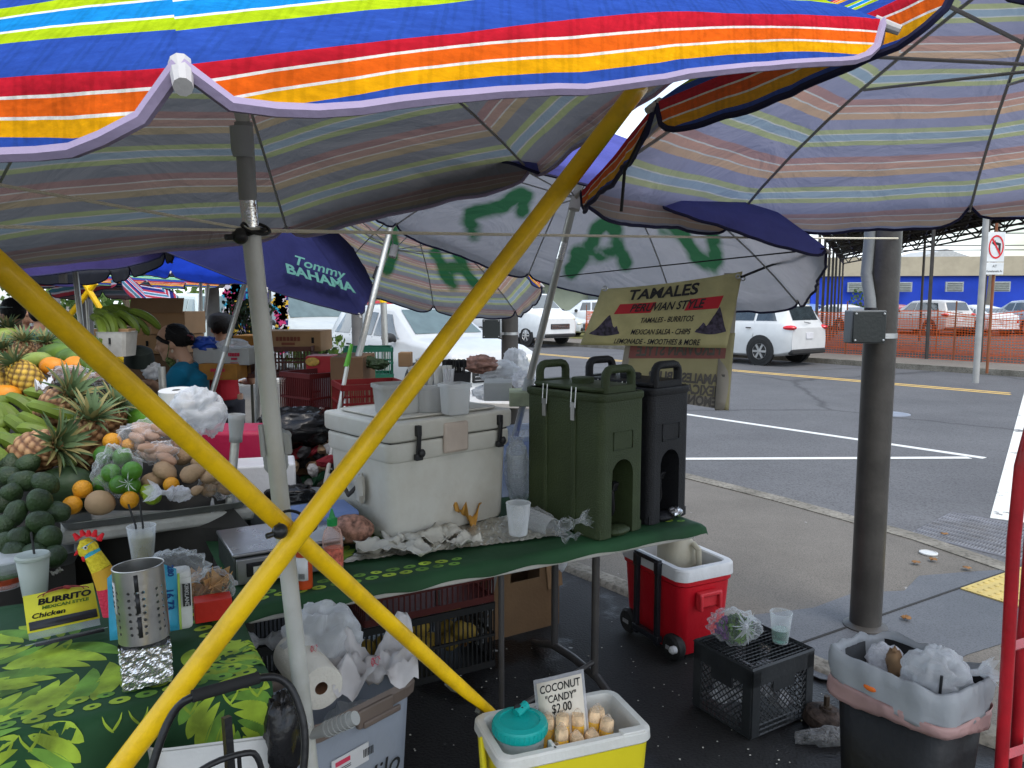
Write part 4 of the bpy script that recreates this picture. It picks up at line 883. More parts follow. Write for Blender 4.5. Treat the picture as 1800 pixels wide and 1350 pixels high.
# ---------------- trees, wires ----------------
leafm=[M('foliage_a',(.05,.1,.02),.6,var=.4,vs=2,tl=.35),M('foliage_b',(.09,.15,.03),.6,var=.4,vs=2,tl=.35)]
def tree(label,x,y,h,cr,seed,n=900,ls=.35,tr=.14,name='broadleaf_tree',grp='trees across the street'):
    rnd=random.Random(seed); g=thing(name,label,'tree',(x,y,0),0,grp)
    mb=MB().tube([(0,0,0),(.05*h*.3,0,h*.3),(0,.1,h*.6)],[tr,tr*.8,tr*.5],8)
    for i in range(6): a=i*1.05+seed; mb.tube([(0,0,h*(.3+.05*i)),(cos(a)*cr*.4,sin(a)*cr*.4,h*.7),(cos(a)*cr*.7,sin(a)*cr*.7,h*.85)],[tr*.5,tr*.3,tr*.1],6)
    mb.build('trunk',M('bark',(.1,.075,.05),.9,bump=.6),g)
    mb=MB(); cl=[(Vector((rnd.uniform(-1,1)*cr*.8,rnd.uniform(-1,1)*cr*.8,h*rnd.uniform(.5,.95))),cr*rnd.uniform(.25,.45)) for _ in range(14)]
    for i in range(n):
        c,r=rnd.choice(cl); d=Vector((rnd.gauss(0,1),rnd.gauss(0,1),rnd.gauss(0,.7))).normalized()*r*rnd.uniform(.6,1.1); p=c+d; R=rot(rnd.uniform(0,6),rnd.uniform(0,6),rnd.uniform(0,6)); s=ls*rnd.uniform(.5,1)
        mb.add([p+R@Vector(q) for q in((-s/2,0,0),(0,-s*.25,0),(s/2,0,0),(0,s*.25,0))],[(0,1,2,3)],rnd.randint(0,1))
    mb.build('crown',leafm,g,smooth=False); return g
tree('leafy tree behind the thin shed posts left of the blue wall',17.5,56,4.6,3.4,1); tree('smaller leafy tree beside the first, near the umbrella edge',15.2,60,4.4,3.2,2)
tree('tree top showing above the silver van behind the tilted umbrella',-8.8,38,4.6,2.2,3); tree('leafy tree far left between the posts',-20,40,5,3.0,4); tree('sapling in front of the blue wall near the thick post',21.5,47.5,2.4,.6,5,120,.3,.04,'young_tree')
def palm(label,x,y,h,seed,lean=.3):
    rnd=random.Random(seed); g=thing('palm_tree',label,'palm tree',(x,y,0),0,'palm trees')
    MB().tube([(0,0,0),(lean*.4,0,h*.5),(lean,0,h)],[.2,.15,.13],10).build('trunk',M('palm_bark',(.22,.19,.15),.9,bump=.6),g)
    mb=MB()
    for i in range(18):
        a=i*2.4; el=rnd.uniform(-.2,1.1); L0=2.6; pts=[]
        for j in range(9): t=j/8; pts.append(Vector((lean,0,h))+Vector((cos(a)*cos(el)*L0*t,sin(a)*cos(el)*L0*t,sin(el)*L0*t-1.6*t*t)))
        mb.tube(pts,.02,4)
        for j in range(1,9):
            for s in(-1,1):
                for e in(0,.5):
                    if j+e>8: continue
                    p=pts[j] if not e else pts[j].lerp(pts[min(8,j+1)],.5); q=Vector((-sin(a),cos(a),0))*s; tp=p+q*.55+Vector((cos(a)*.25,sin(a)*.25,-.35)); w0=Vector((cos(a)*.04,sin(a)*.04,0)); mb.add([p-w0,p+w0,tp],[(0,1,2)])
    mb.build('crown',leafm[0],g,smooth=False)
palm('leaning palm trunk right of the gabled house roof',32.0,66,13,1,-1.5); palm('palm with fronds at the upper right edge',25.3,41,7.4,2); palm('second palm trunk farther left above the grey house',23.6,66,14,3,.6)
wrm=M('wire_black',(.02,.02,.02),.6)
for i,(h0,h1) in enumerate([(7.0,6.4),(6.4,5.9),(5.5,5.2),(5.2,4.9)]):
    o=MB().tube([Vector((-30+j*6,58-j*.6,h0+(h1-h0)*j/20-.0)) for j in range(21)],.03,4).build('power_line',wrm); tag(o,['topmost','second','third','lowest'][i]+' of four overhead wires above the blue building','wire','overhead wires')
# tall wires / distant hill of vegetation
mb=MB(); rnd=random.Random(5)
for i in range(2600):
    x=rnd.uniform(-130,140); y=rnd.uniform(115,135); z=rnd.uniform(0,1)*(3.5+2.0*sin(x*.05)+1.5*sin(x*.21)); R=rot(rnd.uniform(0,6),rnd.uniform(0,6),rnd.uniform(0,6)); s=rnd.uniform(1,2.4); mb.add([Vector((x,y,z))+R@Vector(q) for q in((-s/2,0,0),(0,-s*.3,0),(s/2,0,0),(0,s*.3,0))],[(0,1,2,3)],rnd.randint(0,1))
tag(mb.build('treeline',leafm,smooth=False),'far line of dark green trees along the horizon','treeline',kind='stuff')
# ---------------- folding table and goods ----------------
tang=atan2(.8,1.46); TO=Vector((-.80,2.24,0)); TR=rot(0,0,tang)
def tl_(x,y,z=0): return TO+TR@Vector((x,y,z))
TL,TW,TH=1.78,.74,.735
T=thing('folding_table','long white folding table with dark tube legs under the cooler and drink dispensers','folding table',tuple(TO),tang,'folding tables')
tabw=M('table_white',(.5,.48,.44),.5,dirt=.35,dcol=(.3,.26,.2)); legm=M('leg_grey_brown',(.075,.07,.068),.42,.3,dirt=.3)
MB().box((TL/2,TW/2,TH-.033),(TL,TW,.06)).build('table_top',tabw,T,bev=.008)
def hleg(x,nm='leg'):
    y0,y1=.32,.64; xb=x
    mb=MB().tube([(xb,y0,TH-.04),(xb,y0,.12)],.0145,12).tube([(xb,y1,TH-.04),(xb,y1,.12)],.0145,12)
    mb.tube([(xb,y0,TH-.2),(xb,y1,TH-.2)],.011,10).tube([(xb,y0,.16),(xb,y0+.02,.12),(xb,y1-.02,.12),(xb,y1,.16)],.0145,12)
    mb.build(nm,legm,T)
def tfoot(x):
    MB().tube([(x,.0,.016),(x,.06,.03),(x,.18,.075),(x,.36,.085),(x,.54,.075),(x,.66,.03),(x,.72,.016)],[.013,.016,.018,.018,.018,.016,.013],12).build('foot_bar',legm,T)
    for y in(.2,.52): MB().tube([(x,y,TH-.04),(x,y,.08)],.0165,14).build('leg',legm,T)
    MB().tube([(x,.2,TH-.1),(x,.52,TH-.1)],.012,10).build('cross_bar',legm,T)
    MB().tube([(x,.36,TH-.1),(x-.35,.36,TH-.05)],.009,8).build('brace_bar',legm,T)
tfoot(1.42); hleg(.0)
for y_ in(.0,.6): MB().tube([(.9,y_+.06,TH-.04),(.9,y_+.06,.06)],.011,10).build('centre_leg',legm,T)
MB().tube([(.9,.06,.1),(1.42,.2,.14)],.01,8).build('low_rail',legm,T)
# tablecloth
cg=M('cloth_green',(.012,.055,.018),.75,var=.35,vs=3,bump=.25,bs=14); c1=M('cloth_leaf_light',(.3,.42,.035),.75,var=.5,vs=12); c2=M('cloth_leaf_mid',(.13,.27,.035),.75,var=.6,vs=10)
def clothbuild(name,label,O,R,LX,LY,z,drops,seed,leaves=0,rings=True,par=None,blades=True):
    g=thing(name,label,'tablecloth',tuple(O),0)
    dl,dr,dn,df=drops; ov=(.0,)
    def cf(x,y,off=0):
        ex=max(-x,x-LX,0); ey=max(-y,y-LY,0); X=min(max(x,-.012-.02*0),LX+.012); Y=min(max(y,-.012),LY+.012); e=hypot(ex,ey)
        w_=.014*sin(x*23+seed)*min(1,ey*7)+.014*sin(y*21)*min(1,ex*7)
        nx=(-1 if x<0 else 1)*(1 if ex>0 else 0);ny=(-1 if y<0 else 1)*(1 if ey>0 else 0)
        zz=z-e*(.97)+.003*fbm((x*7,y*7,seed),1)
        return Vector(O)+R@Vector((X+nx*(off+w_+.06*ex),Y+ny*(off+w_+.06*ey),zz+(off if e<.01 else off*.3)))
    nx_=int((LX+dl+dr)/.025);ny_=int((LY+dn+df)/.025)
    sc=lambda x: x+ (.02*sin(x*30+seed) )
    mb=MB().grid(nx_,ny_,lambda u,v:cf(-dl+(LX+dl+dr)*u,-dn*(1+.12*sin(u*40+seed))*(1-v) + (LY+df)*v if v<.999 else LY+df))
    cl=mb.build('cloth',cg,g,True,smooth='full')
    mb=MB(); rnd=random.Random(seed)
    def patch(poly,mi,off):
        # fan of quads from centreline; poly is list of (x,y) outline
        c=Vector((sum(p[0] for p in poly)/len(poly),sum(p[1] for p in poly)/len(poly))); n=len(poly); vs=[cf(c.x,c.y,off)]+[cf(p[0],p[1],off) for p in poly]
        mb.add(vs,[(0,1+i,1+(i+1)%n) for i in range(n)],mi)
    def lobe(p,a,l,w_,mi,off,curve=0):
        pl=[];n=14
        cps=[]
        for i in range(n+1):
            t=i/n; aa=a+curve*t; cps.append((p[0]+l*t*cos(aa),p[1]+l*t*sin(aa),w_*(sin(pi*min(1,t*1.02))**.55)*(.5+.6*t) if t<1 else 0,aa))
        for i in range(n):
            x0,y0,w0,a0=cps[i];x1,y1,w1,a1=cps[i+1]
            mb.add([cf(x0-sin(a0)*w0,y0+cos(a0)*w0,off),cf(x1-sin(a1)*w1,y1+cos(a1)*w1,off),cf(x1+sin(a1)*w1,y1-cos(a1)*w1,off),cf(x0+sin(a0)*w0,y0-cos(a0)*w0,off)],[(0,1,2,3)],mi)
    def monstera(x,y,a,s):
        for i in range(8):
            t=i/7; bx=x+cos(a)*s*t*.75;by=y+sin(a)*s*t*.75
            for sd in(-1,1):
                if i==7 and sd==1: continue
                la=a+sd*(1.5-1.1*t) if i<7 else a
                l=s*(.62-.25*abs(t-.35)); lobe((bx+cos(la)*.008,by+sin(la)*.008),la,l,s*.098,0 if (i+ (sd>0))%3 else 1,.0008,sd*-.35)
    if leaves:
        for (x,y,a,s) in leaves: monstera(x,y,a,s)
    if rings:
        def edge(x0,y0,x1,y1):
            n=int(hypot(x1-x0,y1-y0)/.055)
            for i in range(n):
                for rr in range(2):
                    t=(i+.5*rr+.3)/n; px_=x0+(x1-x0)*t;py_=y0+(y1-y0)*t; nx=-(y1-y0);ny=(x1-x0); q=hypot(nx,ny); o=.045*rr+.01*rnd.random(); px_+=nx/q*o;py_+=ny/q*o
                    a=rnd.uniform(0,3); rx=rnd.uniform(.019,.026);ry=rx*.72
                    for (k,mi,of) in((1,0 if rnd.random()<.6 else 1,.0012),(.3,2,.0018)):
                        patch([(px_+rx*k*cos(t2*.6283+a),py_+ry*k*sin(t2*.6283+a)) for t2 in range(10)],mi,of)
        edge(0,.045,LX*(1 if LX>1.85 else .42),.045); edge(LX-.05,.06,LX-.05,LY-.06)
        if blades and dn>.05:
            n=int(LX/.05)
            for i in range(n):
                x=(i+.5)*LX/n+rnd.uniform(-.01,.01)
                if rnd.random()<.25 or (LX<1.85 and LX*.38<x<LX*.8): continue
                lobe((x-.02,-.002),-1.25+rnd.uniform(-.1,.1),.045,.0038,0,.0012,.2); lobe((x+.02,-.002),-1.89+rnd.uniform(-.1,.1),.045,.0038,0,.0012,-.2)
    mb.build('leaf_print',[c1,c2,cg],cl,True,smooth=False); return g
clothbuild('tablecloth','dark green leaf print cloth over the long folding table, light border below the cooler',TO+TR@Vector((-.03,-.02,0)),TR,TL+.05,TW+.04,TH+.002,(.0,.03,.04,.1),2,leaves=[(.5,.6,-.6,.25),(.25,.3,.4,.2)])
zt=TH+.006
# left table
T2O=Vector((-.60,1.79,0)); a2=tang+pi
T2=thing('folding_table','near left folding table under the leaf print cloth carrying the steel cylinder','folding table',(0,0,0),0,'folding tables')
LXX,LYY=1.9,.84
O2=T2O-TR@Vector((LXX,0,0))
def t2_(x,y,z=0): return O2+TR@Vector((x,y,z))
mb=MB().box((LXX/2,LYY/2,.715),(LXX-.02,LYY-.02,.03)).tf(TR,O2); mb.build('table_top',tabw,T2,True,bev=.004)
for x in(LXX-.18,.3):
    for y in(.16,LYY-.16): MB().tube([t2_(x,y,.7),t2_(x,y,0)],.016,10).build('leg',legm,T2,True)
clothbuild('tablecloth','dark green cloth with large lime monstera leaves over the near left table',O2,TR,LXX,LYY,.735,(.0,.09,.17,.05),5,
  leaves=[(LXX-.30,.30,-2.75,.36),(LXX-.42,.48,2.9,.27),(LXX-.16,.14,.2,.2),(LXX-.85,.42,3.3,.33),(LXX-.7,.12,-1.9,.28),(LXX-.25,.62,1.0,.22),(LXX-.95,.7,2.2,.2),(LXX-.5,.02,-1.7,.22),(LXX-.12,.02,-1.2,.2),(LXX-1.2,.25,3.0,.3)])
# ---------------- white hard cooler ----------------
co=Vector((-.45,2.80,zt)); ca_=radians(42)
G=thing('hard_cooler','large off-white hard cooler with black rubber latches on the green table','cooler',tuple(co),ca_)
cw=M('cooler_white',(.55,.54,.49),.5,var=.06,dirt=.5,dcol=(.36,.31,.24),ds=3.5,bump=.12,bs=40)
W,D,Hc=.565,.44,.40
def rbox(x0,x1,y0,y1,z0,z1,r=.04,tp=0,n=5):
    mb=MB(); vs=[];fs=[]; lv=[(z0,r*.5),(z0+r*.4,0),(z1,0)] ; 
    def ring(z,ins,k):
        o=[]; a0,a1,b0,b1=x0+ins-k,x1-ins+k,y0+ins-k,y1-ins+k
        for cx,cy,s in((a1-r,b1-r,0),(a0+r,b1-r,1),(a0+r,b0+r,2),(a1-r,b0+r,3)):
            for i in range(n+1): a=(s+i/n)*pi/2; o.append((cx+r*cos(a),cy+r*sin(a),z))
        return o
    m=4*(n+1)
    prof=[(z0,r*.45),(z0+r*.15,r*.12),(z0+r*.4,0),(z1-.003,0),(z1,.004)]
    for z,ins in prof: vs+=ring(z,ins,tp*(z-z0)/(z1-z0))
    for i in range(len(prof)-1):
        for k in range(m): fs.append((i*m+k,i*m+(k+1)%m,(i+1)*m+(k+1)%m,(i+1)*m+k))
    fs+=[tuple(reversed(range(m))),tuple((len(prof)-1)*m+k for k in range(m))]
    return mb.add(vs,fs)
rbox(0,W,0,D,0,.30,.045,tp=.012).build('body',cw,G,bev=0)
rbox(-.02,W+.02,-.022,D+.02,.255,.318,.04).build('rim_band',cw,G,bev=.006)
lid=rbox(-.028,W+.028,-.03,D+.03,.322,.385,.035).build('lid',cw,G,bev=.008)
rbox(.02,W-.02,.02,D-.02,.385,.392,.03).build('lid_panel',cw,lid,bev=.003)
MB().box((W/2,D/2,.3195),(W+.01,D+.01,.006)).build('gasket',blackpl,G)
MB().box((W*.5,-.03,.318),(.12,.018,.10)).build('hinge_pad',M('cooler_pad',(.5,.42,.36),.5,dirt=.3),G,bev=.01)
for x in(.1,W-.06):
    mb=MB().box((x,-.037,.355),(.022,.02,.035)).box((x,-.04,.315),(.017,.012,.07),rot(.1,0,.08)).box((x,-.037,.272),(.032,.02,.02)); mb.ell((x+.008,-.05,.285),(.014,.01,.014),n=10,m=6); mb.build('rubber_latch',blackpl,G,bev=.003)
mb=MB(); mb.tube([(-.03,.16,.2),(-.045,.18,.16),(-.048,.23,.13),(-.045,.28,.16),(-.03,.3,.2)],.008,8); mb.build('rope_handle',M('rope_dark',(.05,.045,.04),.9),G)
MB().ell((-.03,.17,.16),(.02,.03,.05),n=10,m=8,nz=.4).build('rope_knot',M('rope_pale',(.4,.38,.33),.9),G)
mb=MB()
for pts in([(0,0),(.055,.08),(.085,.08)],[(0,0),(.06,0)],[(.02,.085),(.075,.085),(.09,.05),(.06,0)],[(.035,.03),(.05,.055),(.065,.03)]): mb.tube([(.12+x,-.001,.12+y) for x,y in pts],.0018,5)
mb.build('moulded_emblem',cw,G)
mb=MB().box((W-.05,-.002,.21),(.018,.003,.014),rot(0,.3,0)); mb.build('yellow_sticker',M('sticker_yellow',(.7,.6,.05),.5),G)
def cl_(x,y,z=0): return co+rot(0,0,ca_)@Vector((x,y,z))
G.scale=(1,1,1.2); ct=co.z+.392*1.2
# tubs and cutlery on lid
frost=clear('frosted_plastic',(.75,.76,.76),a=.45,rough=.35,wr=.1,edge=.35); milk=M('milky_plastic',(.6,.6,.58),.35,tl=.4,bump=0); cup=clear('cup_clear',(.85,.88,.9),a=.10,rough=.06,wr=.05,edge=.75)
def tub(name,label,cat,c,rx,ry,h,mat,rz=0,sq=5,group=None,flare=1.12,th=.0015,rim=.006):
    g=thing(name,label,cat,tuple(c),rz,group)
    MB().shell([(.0001,.001),(1/flare*.97,.001),(1/flare,.006),(1,h-.012),(1.0,h-.01)],n=40,sx=rx,sy=ry,sq=sq).build('wall',mat,g,sol=th,smooth='full')
    mb=MB().shell([(1.0,h-.014),(1.0+rim/rx,h-.013),(1.0+rim/rx,h),(1.0,h+.001)],n=40,sx=rx,sy=ry,sq=sq); mb.build('rim',mat,g,sol=th*1.5); return g
tub('frosted_tub','square frosted tub at the left on the cooler lid, stack of tubs inside','tub',at(698,712,Y=3.02).xy.to_3d()+Vector((0,0,ct)),.085,.075,.115,milk,.5)
g=tub('frosted_tub','frosted tub on the cooler lid holding packets of white napkins and cutlery','tub',at(765,700,Y=3.08).xy.to_3d()+Vector((0,0,ct)),.1,.07,.11,frost,.5)
nap=M('napkin_white',(.62,.62,.6),.8,var=.06,bump=.3,bs=30)
c0=at(765,700,Y=3.08)
mb=MB(); rnd=random.Random(2)
for i in range(16): mb.box((c0.x+rnd.uniform(-.06,.06),c0.y+rnd.uniform(-.035,.035),ct+.095),(.018,.006,.17),rot(rnd.uniform(-.2,.2),rnd.uniform(-.25,.25),rnd.uniform(0,1)))
o=mb.build('napkin_packets',nap,smooth=False); tag(o,'white paper napkin packets standing up in the frosted tub on the cooler','napkins')
mb=MB()
for i in range(5): mb.box((c0.x-.07+i*.008,c0.y-.01,ct+.11),(.05,.002,.15),rot(.1,-.25+i*.03,.4))
tag(mb.build('menu_leaflets',nap,smooth=False),'leaning printed leaflets beside the napkins on the cooler lid','leaflets')
c9=at(800,722,Y=2.98).xy.to_3d()+Vector((0,0,ct)); tub('clear_cup_box','empty square clear deli container at the right on the cooler lid','container',c9,.052,.045,.12,frost,.6)
g=thing('cutlery_holder','black box of black plastic forks standing on the cooler lid','cutlery holder',tuple(at(800,660,Y=3.15).xy.to_3d()+Vector((0,0,ct))),.6)
MB().shell([(.0001,0),(.045,0),(.052,.15)],n=28,sq=8).build('box',blackpl,g,sol=.003)
mb=MB()
for i in range(26):
    a=i*2.4;r=.038*sqrt(i/26); mb.tube([(r*cos(a),r*sin(a),.05),(r*1.3*cos(a),r*1.3*sin(a),.17)],.0028,5); mb.box((r*1.32*cos(a),r*1.32*sin(a),.185),(.014,.003,.03),rot(0,0,a))
mb.build('black_forks',blackpl,g)
g=thing('steel_canister','slim steel canister leaning behind the yellow brace on the cooler lid','canister',tuple(at(758,640,Y=3.2).xy.to_3d()+Vector((0,0,ct)))); MB().shell([(.0001,0),(.032,0),(.032,.2),(.034,.205)],n=20).tf(rot(.0,-.16,0)).build('can',alu,g,sol=.002)
mb=MB()
for i in range(9):
    a=i*.7; mb.tube([Vector((.012*cos(a),.012*sin(a),.0)),Vector((.018*cos(a)+.01,.018*sin(a),.17))],.005,6)
o=mb.build('straw_bundle',clear('straw_clear',(.8,.8,.82),a=.4),None); o.location=at(785,690,Y=3.05).xy.to_3d()+Vector((0,0,ct)); tag(o,'bundle of clear wrapped straws standing between tubs on the cooler','straws')
# ---------------- insulated dispensers ----------------
def dispenser(label,loc,rz,col,ltc):
    g=thing('drink_dispenser',label,'drink dispenser',loc,rz,'insulated drink dispensers'); W_,D_,H_=.255,.42,.56
    bm=M('dispenser_'+str(col[0]),col,.55,var=.12,bump=.5,bs=170,dirt=.25,dcol=mul(col,1.9),ds=5)
    # front face with arch alcove: build body as prism ring walls
    mb=MB(); aw,ah=.062,.30; z0=.05
    def prof(y): 
        return 0
    # back block
    b=rbox(-W_/2,W_/2,.10,D_,0.0,H_,.03); 
    mb=b
    # front block with alcove
    n=14; arc=[(-aw,0)]+[(-aw,ah-aw)]+[(aw*cos(pi-pi*i/n),ah-aw+aw*sin(pi-pi*i/n)) for i in range(1,n)]+[(aw,ah-aw),(aw,0)]
    r=.028
    def quadcol(x,y,z): return Vector((x,y,z))
    # outline ring front (z up): outer pts correspond to inner arc pts
    out=[]
    for (x,z) in arc:
        if z<=ah-aw+1e-6: out.append(((-W_/2+r) if x<0 else (W_/2-r),z))
        else:
            a=atan2(z-(ah-aw),x); out.append(((W_/2-r)*cos(a)/max(abs(cos(a)),abs(sin(a))*.45+.0001) if abs(cos(a))>abs(sin(a))*.45 else (W_/2-r)*cos(a)/(abs(sin(a))*.45) , H_-.0 if abs(cos(a))<=abs(sin(a))*.45+.2 else H_*.75))
    out=[(max(-W_/2+r,min(W_/2-r,x)),z) for x,z in out]; out[1]=(-W_/2+r,ah*.6); out[-2]=(W_/2-r,ah*.6)
    m=len(arc)
    mb.add([(x,0,z) for x,z in out]+[(x,0,z) for x,z in arc],[(i,i+1,m+i+1,m+i) for i in range(m-1)])
    mb.add([(x,0,z) for x,z in arc]+[(x*.92,.115,z*.98) for x,z in arc],[(i,i+1,m+i+1,m+i) for i in range(m-1)])
    # rounded vertical corners and sides to join the back block
    for s in(-1,1):
        pts=[(s*(W_/2-r),0)]+[(s*(W_/2-r+r*sin(t*pi/8)),r-r*cos(t*pi/8)) for t in range(1,5)]+[(s*W_/2,.135)]
        k=len(pts); mb.add([(x,y,0) for x,y in pts]+[(x,y,H_) for x,y in pts],[(i,i+1,k+i+1,k+i) if s<0 else (k+i,k+i+1,i+1,i) for i in range(k-1)])
    mb.box((0,.07,H_-.1),(W_-.06,.13,.2)); mb.box((0,.115,.18),(aw*2,.01,.36))
    for s in(-1,1): mb.box((s*(W_/2-.03),.07,.018),(.05,.13,.036))
    body=mb.build('body',bm,g,ang=40)
    # lip under alcove
    MB().ell((0,.03,.012),(aw*1.1,.045,.02),n=16,m=8).build('drip_ledge',bm,g)
    # collar, lid, knobs
    rbox(-W_/2-.006,W_/2+.006,-.005,D_+.006,H_-.035,H_+.0,.03).build('top_collar',bm,g,bev=.004)
    ld=rbox(-W_/2+.01,W_/2-.01,.02,D_-.02,H_+.001,H_+.022,.03).build('lid',bm,g,bev=.006)
    MB().lathe([(.04,H_+.02),(.042,H_+.04),(.036,H_+.045),(0,H_+.045)],(.0,D_*.52,0),20,sq=3).build('vent_cap',bm,ld)
    for y in(.028,D_-.028):
        mb=MB(); pts=[(-.075,y,H_-.01)]+[(-.075+.03*(1-cos(t*pi/6)),y,H_+.06+.03*sin(t*pi/6)) for t in range(0,4)]+[(.045+.03*sin(t*pi/6),y,H_+.06+.03*cos(t*pi/6)) for t in range(0,4)]+[(.075,y,H_-.01)]
        mb.tube(pts,.0185,12,fl=.9); mb.box((0,y,H_+.012),(.15,.034,.03)); mb.build('handle',bm,g,bev=0)
    for y in(.14,.3):
        for s in(-1,1):
            q=MB().tube([(s*(W_/2+.004),y-.012,H_+.02),(s*(W_/2+.01),y-.012,H_-.06)],.0022,6).tube([(s*(W_/2+.004),y+.012,H_+.02),(s*(W_/2+.01),y+.012,H_-.06)],.0022,6).box((s*(W_/2+.009),y,H_-.075),(.006,.02,.07)); q.build('latch',alu,g)
            MB().box((s*(W_/2+.001),y,.24),(.012,.022,.46)).build('latch_rib',bm,body,bev=.004)
    mb=MB(); z=.375; x=.055; mb.tube([(-x,-.001,z-.035),(x,-.001,z-.035),(x,-.001,z+.035),(-x,-.001,z+.035)],.0022,6,closed=True); mb.build('label_frame',bm,body)
    q=MB().tube([(0,.115,.13),(0,.05,.13)],.013,12).tube([(0,.055,.165),(0,.052,.09),(0,.056,.065)],[.011,.014,.008],12).box((0,.045,.185),(.03,.02,.035),rot(.3,0,0)).tube([(0,.06,.18),(0,.06,.16)],.006,8); q.build('tap',M('tap_black',(.01,.01,.011),.2),g)
    return g
dispenser('olive green insulated drink dispenser with a tap alcove, left of the black one',tuple(Vector((.43,2.93,zt))),radians(41),(.035,.05,.018),0)
dispenser('black insulated drink dispenser at the right end of the green table',tuple(Vector((.655,3.13,zt))),radians(41),(.010,.010,.012),0)
MB().ell((.655+.03,3.15,zt+.03),(.03,.03,.02),n=14,m=9,nz=.5).build('crumpled_foil',M('foil',(.62,.62,.63),.22,.9,var=.2,bump=1,bs=25),smooth=False)
tag(bpy.data.objects['crumpled_foil'],'small crumpled foil ball in the alcove of the black dispenser','foil')
# ---------------- foil sheet, napkins, cups ----------------
foil=M('foil',0)
fs_=at(640,978,z=zt+.002);fe=at(985,935,z=zt+.002)
def fo(u,v):
    a=at(598,992,z=zt);b=at(1000,942,z=zt);c=at(905,905,z=zt);d=at(650,960,z=zt); p=(a.lerp(b,u)).lerp(d.lerp(c,u),v); return Vector((p.x,p.y,zt+.004+.010*abs(fbm((p.x*30,p.y*30,0),1,4))+.004*fbm((p.x*90,p.y*90,1),1)))
tag(MB().grid(80,22,fo).build('foil_sheet',M('foil_greasy',(.5,.48,.42),.3,.75,var=.3,vs=12,bump=.8,bs=30),smooth=False),'crinkled sheet of foil lying along the front of the green table','foil sheet')
def paper(label,cx,cy,s,seed,mat,name='paper_napkin',cat='napkin',grp='crumpled napkins on the table',h=.05,n=14):
    c=at(cx,cy,z=zt); o=MB().grid(n,n,lambda u,v:Vector(((u-.5)*s*(1+.2*fbm((u*2,v*2,seed),1)),(v-.5)*s*.7,h*(.55+.9*fbm((u*2.2+seed,v*2.2,seed),1,3))+.004*fbm((u*12,v*12,seed),1)))).build(name,mat,smooth='full',sol=.0008)
    o.location=(c.x,c.y,zt+.01); o.rotation_euler=(0,0,seed*1.7); return tag(o,label,cat,grp)
npm=M('napkin_crumpled',(.55,.53,.46),.85,var=.08,bump=.6,bs=30,tl=.15)
for i,(x,y,s,l) in enumerate([(668,972,.17,'crumpled white napkin at the left end of the foil, by the sauce bottle'),(700,958,.15,'crumpled white napkin in front of the cooler corner'),(745,955,.16,'twisted white napkin in the middle of the foil sheet'),(790,945,.13,'upright crumpled white napkin beside the orange paper'),(815,962,.12,'flat white napkin at the front edge below the orange paper'),(735,975,.14,'creased white napkin hanging at the table edge')]):
    paper(l,x,y,s,i+2,npm,h=.035)
paper('crumpled orange paper wrapper leaning on the front of the white cooler',815,925,.13,4.3,M('paper_orange',(.5,.26,.05),.6,tl=.15),'paper_wrapper','wrapper',None,.07)
paper('orange paper strip sticking up against the cooler front',800,905,.08,7.3,M('paper_orange',0),'paper_wrapper','wrapper',None,.14)
def cup_(label,c,r=.042,h=.115,mat=cup,fill=None,straw=0,lid=False,name='plastic_cup',group=None,sc=.75):
    g=thing(name,label,'cup',tuple(c),0,group); MB().shell([(.0001,.002),(r*sc*.97,.002),(r*sc,.005),(r,h)],n=28).build('cup_wall',mat,g,sol=.0012)
    MB().tube([(r*cos(t*2*pi/28),r*sin(t*2*pi/28),h) for t in range(28)],.0022,6,closed=True).build('rolled_rim',mat,g)
    if fill: MB().lathe([(r*sc*.95,.006),(r*(sc+(1-sc)*fill[1])*.97,h*fill[1]),(0,h*fill[1])],n=24).build('drink',fill[0],g)
    if lid: MB().lathe([(r*1.06,h-.004),(r*1.08,h+.004),(r*1.0,h+.01),(r*.8,h+.008),(0,h+.009)],n=28).build('lid',mat,g)
    for i in range(straw): MB().tube([(.004-.02*i,.0,h*.2),(.004-.025*i,.004,h*1.0),(-.006+.04*i*(-1)**i,.01,h+.075)],.0035,8).build('straw',blackpl,g)
    return g
cup_('empty clear plastic cup on the foil between the cooler and the green dispenser',at(911,945,z=zt)+Vector((0,0,.012)),.047,.125,clear('cup_stack',(.85,.88,.9),a=.22,rough=.08,wr=.1,edge=.7))
def bag(name,label,cat,c,r,seed,mat,knot=None,n=26,m=18,nzk=.25,group=None,flat=.85,fn=None,par=None,kl=.06):
    mb=MB(); c=Vector(c)
    def q(d): return 1+nzk*.45-nzk*1.5*abs(fbm((d.x*1.7+seed,d.y*1.7,d.z*1.7),1,2))-nzk*.35*abs(fbm((d.x*5+seed,d.y*5,d.z*5),1,2))
    mb.ell((0,0,0),r,n=n,m=m,fn=q)
    if knot is not None:
        k=Vector(knot).normalized(); e=Vector((k.x*r[0],k.y*r[1],k.z*r[2]))*.95; R=frame(k)
        mb.tube([e*.8,e+k*.012,e+k*.03],[.03,.009,.010],10)
        for i in range(9):
            a=i*.7; d=k*kl+R@Vector((cos(a)*kl*.7,sin(a)*kl*.7,0)); s=R@Vector((-sin(a),cos(a),0))*kl*.35; b0=e+k*.022
            mb.add([b0,b0+d*.5-s,b0+d+Vector((0,0,.01*sin(i*3))),b0+d*.5+s],[(0,1,2,3)])
    o=mb.build(name,mat,par,smooth='full'); o.location=c; return tag(o,label,cat,group)
film=clear('film_clear',(.85,.88,.9),a=.05,rough=.12,wr=.9,ws=12,edge=.5); filmw=clear('film_milky',(.8,.82,.84),a=.42,rough=.3,wr=.8,ws=10,edge=.4); cupst=clear('cups_stack',(.75,.78,.8),a=.45,rough=.2,wr=.8,ws=40,edge=.4)
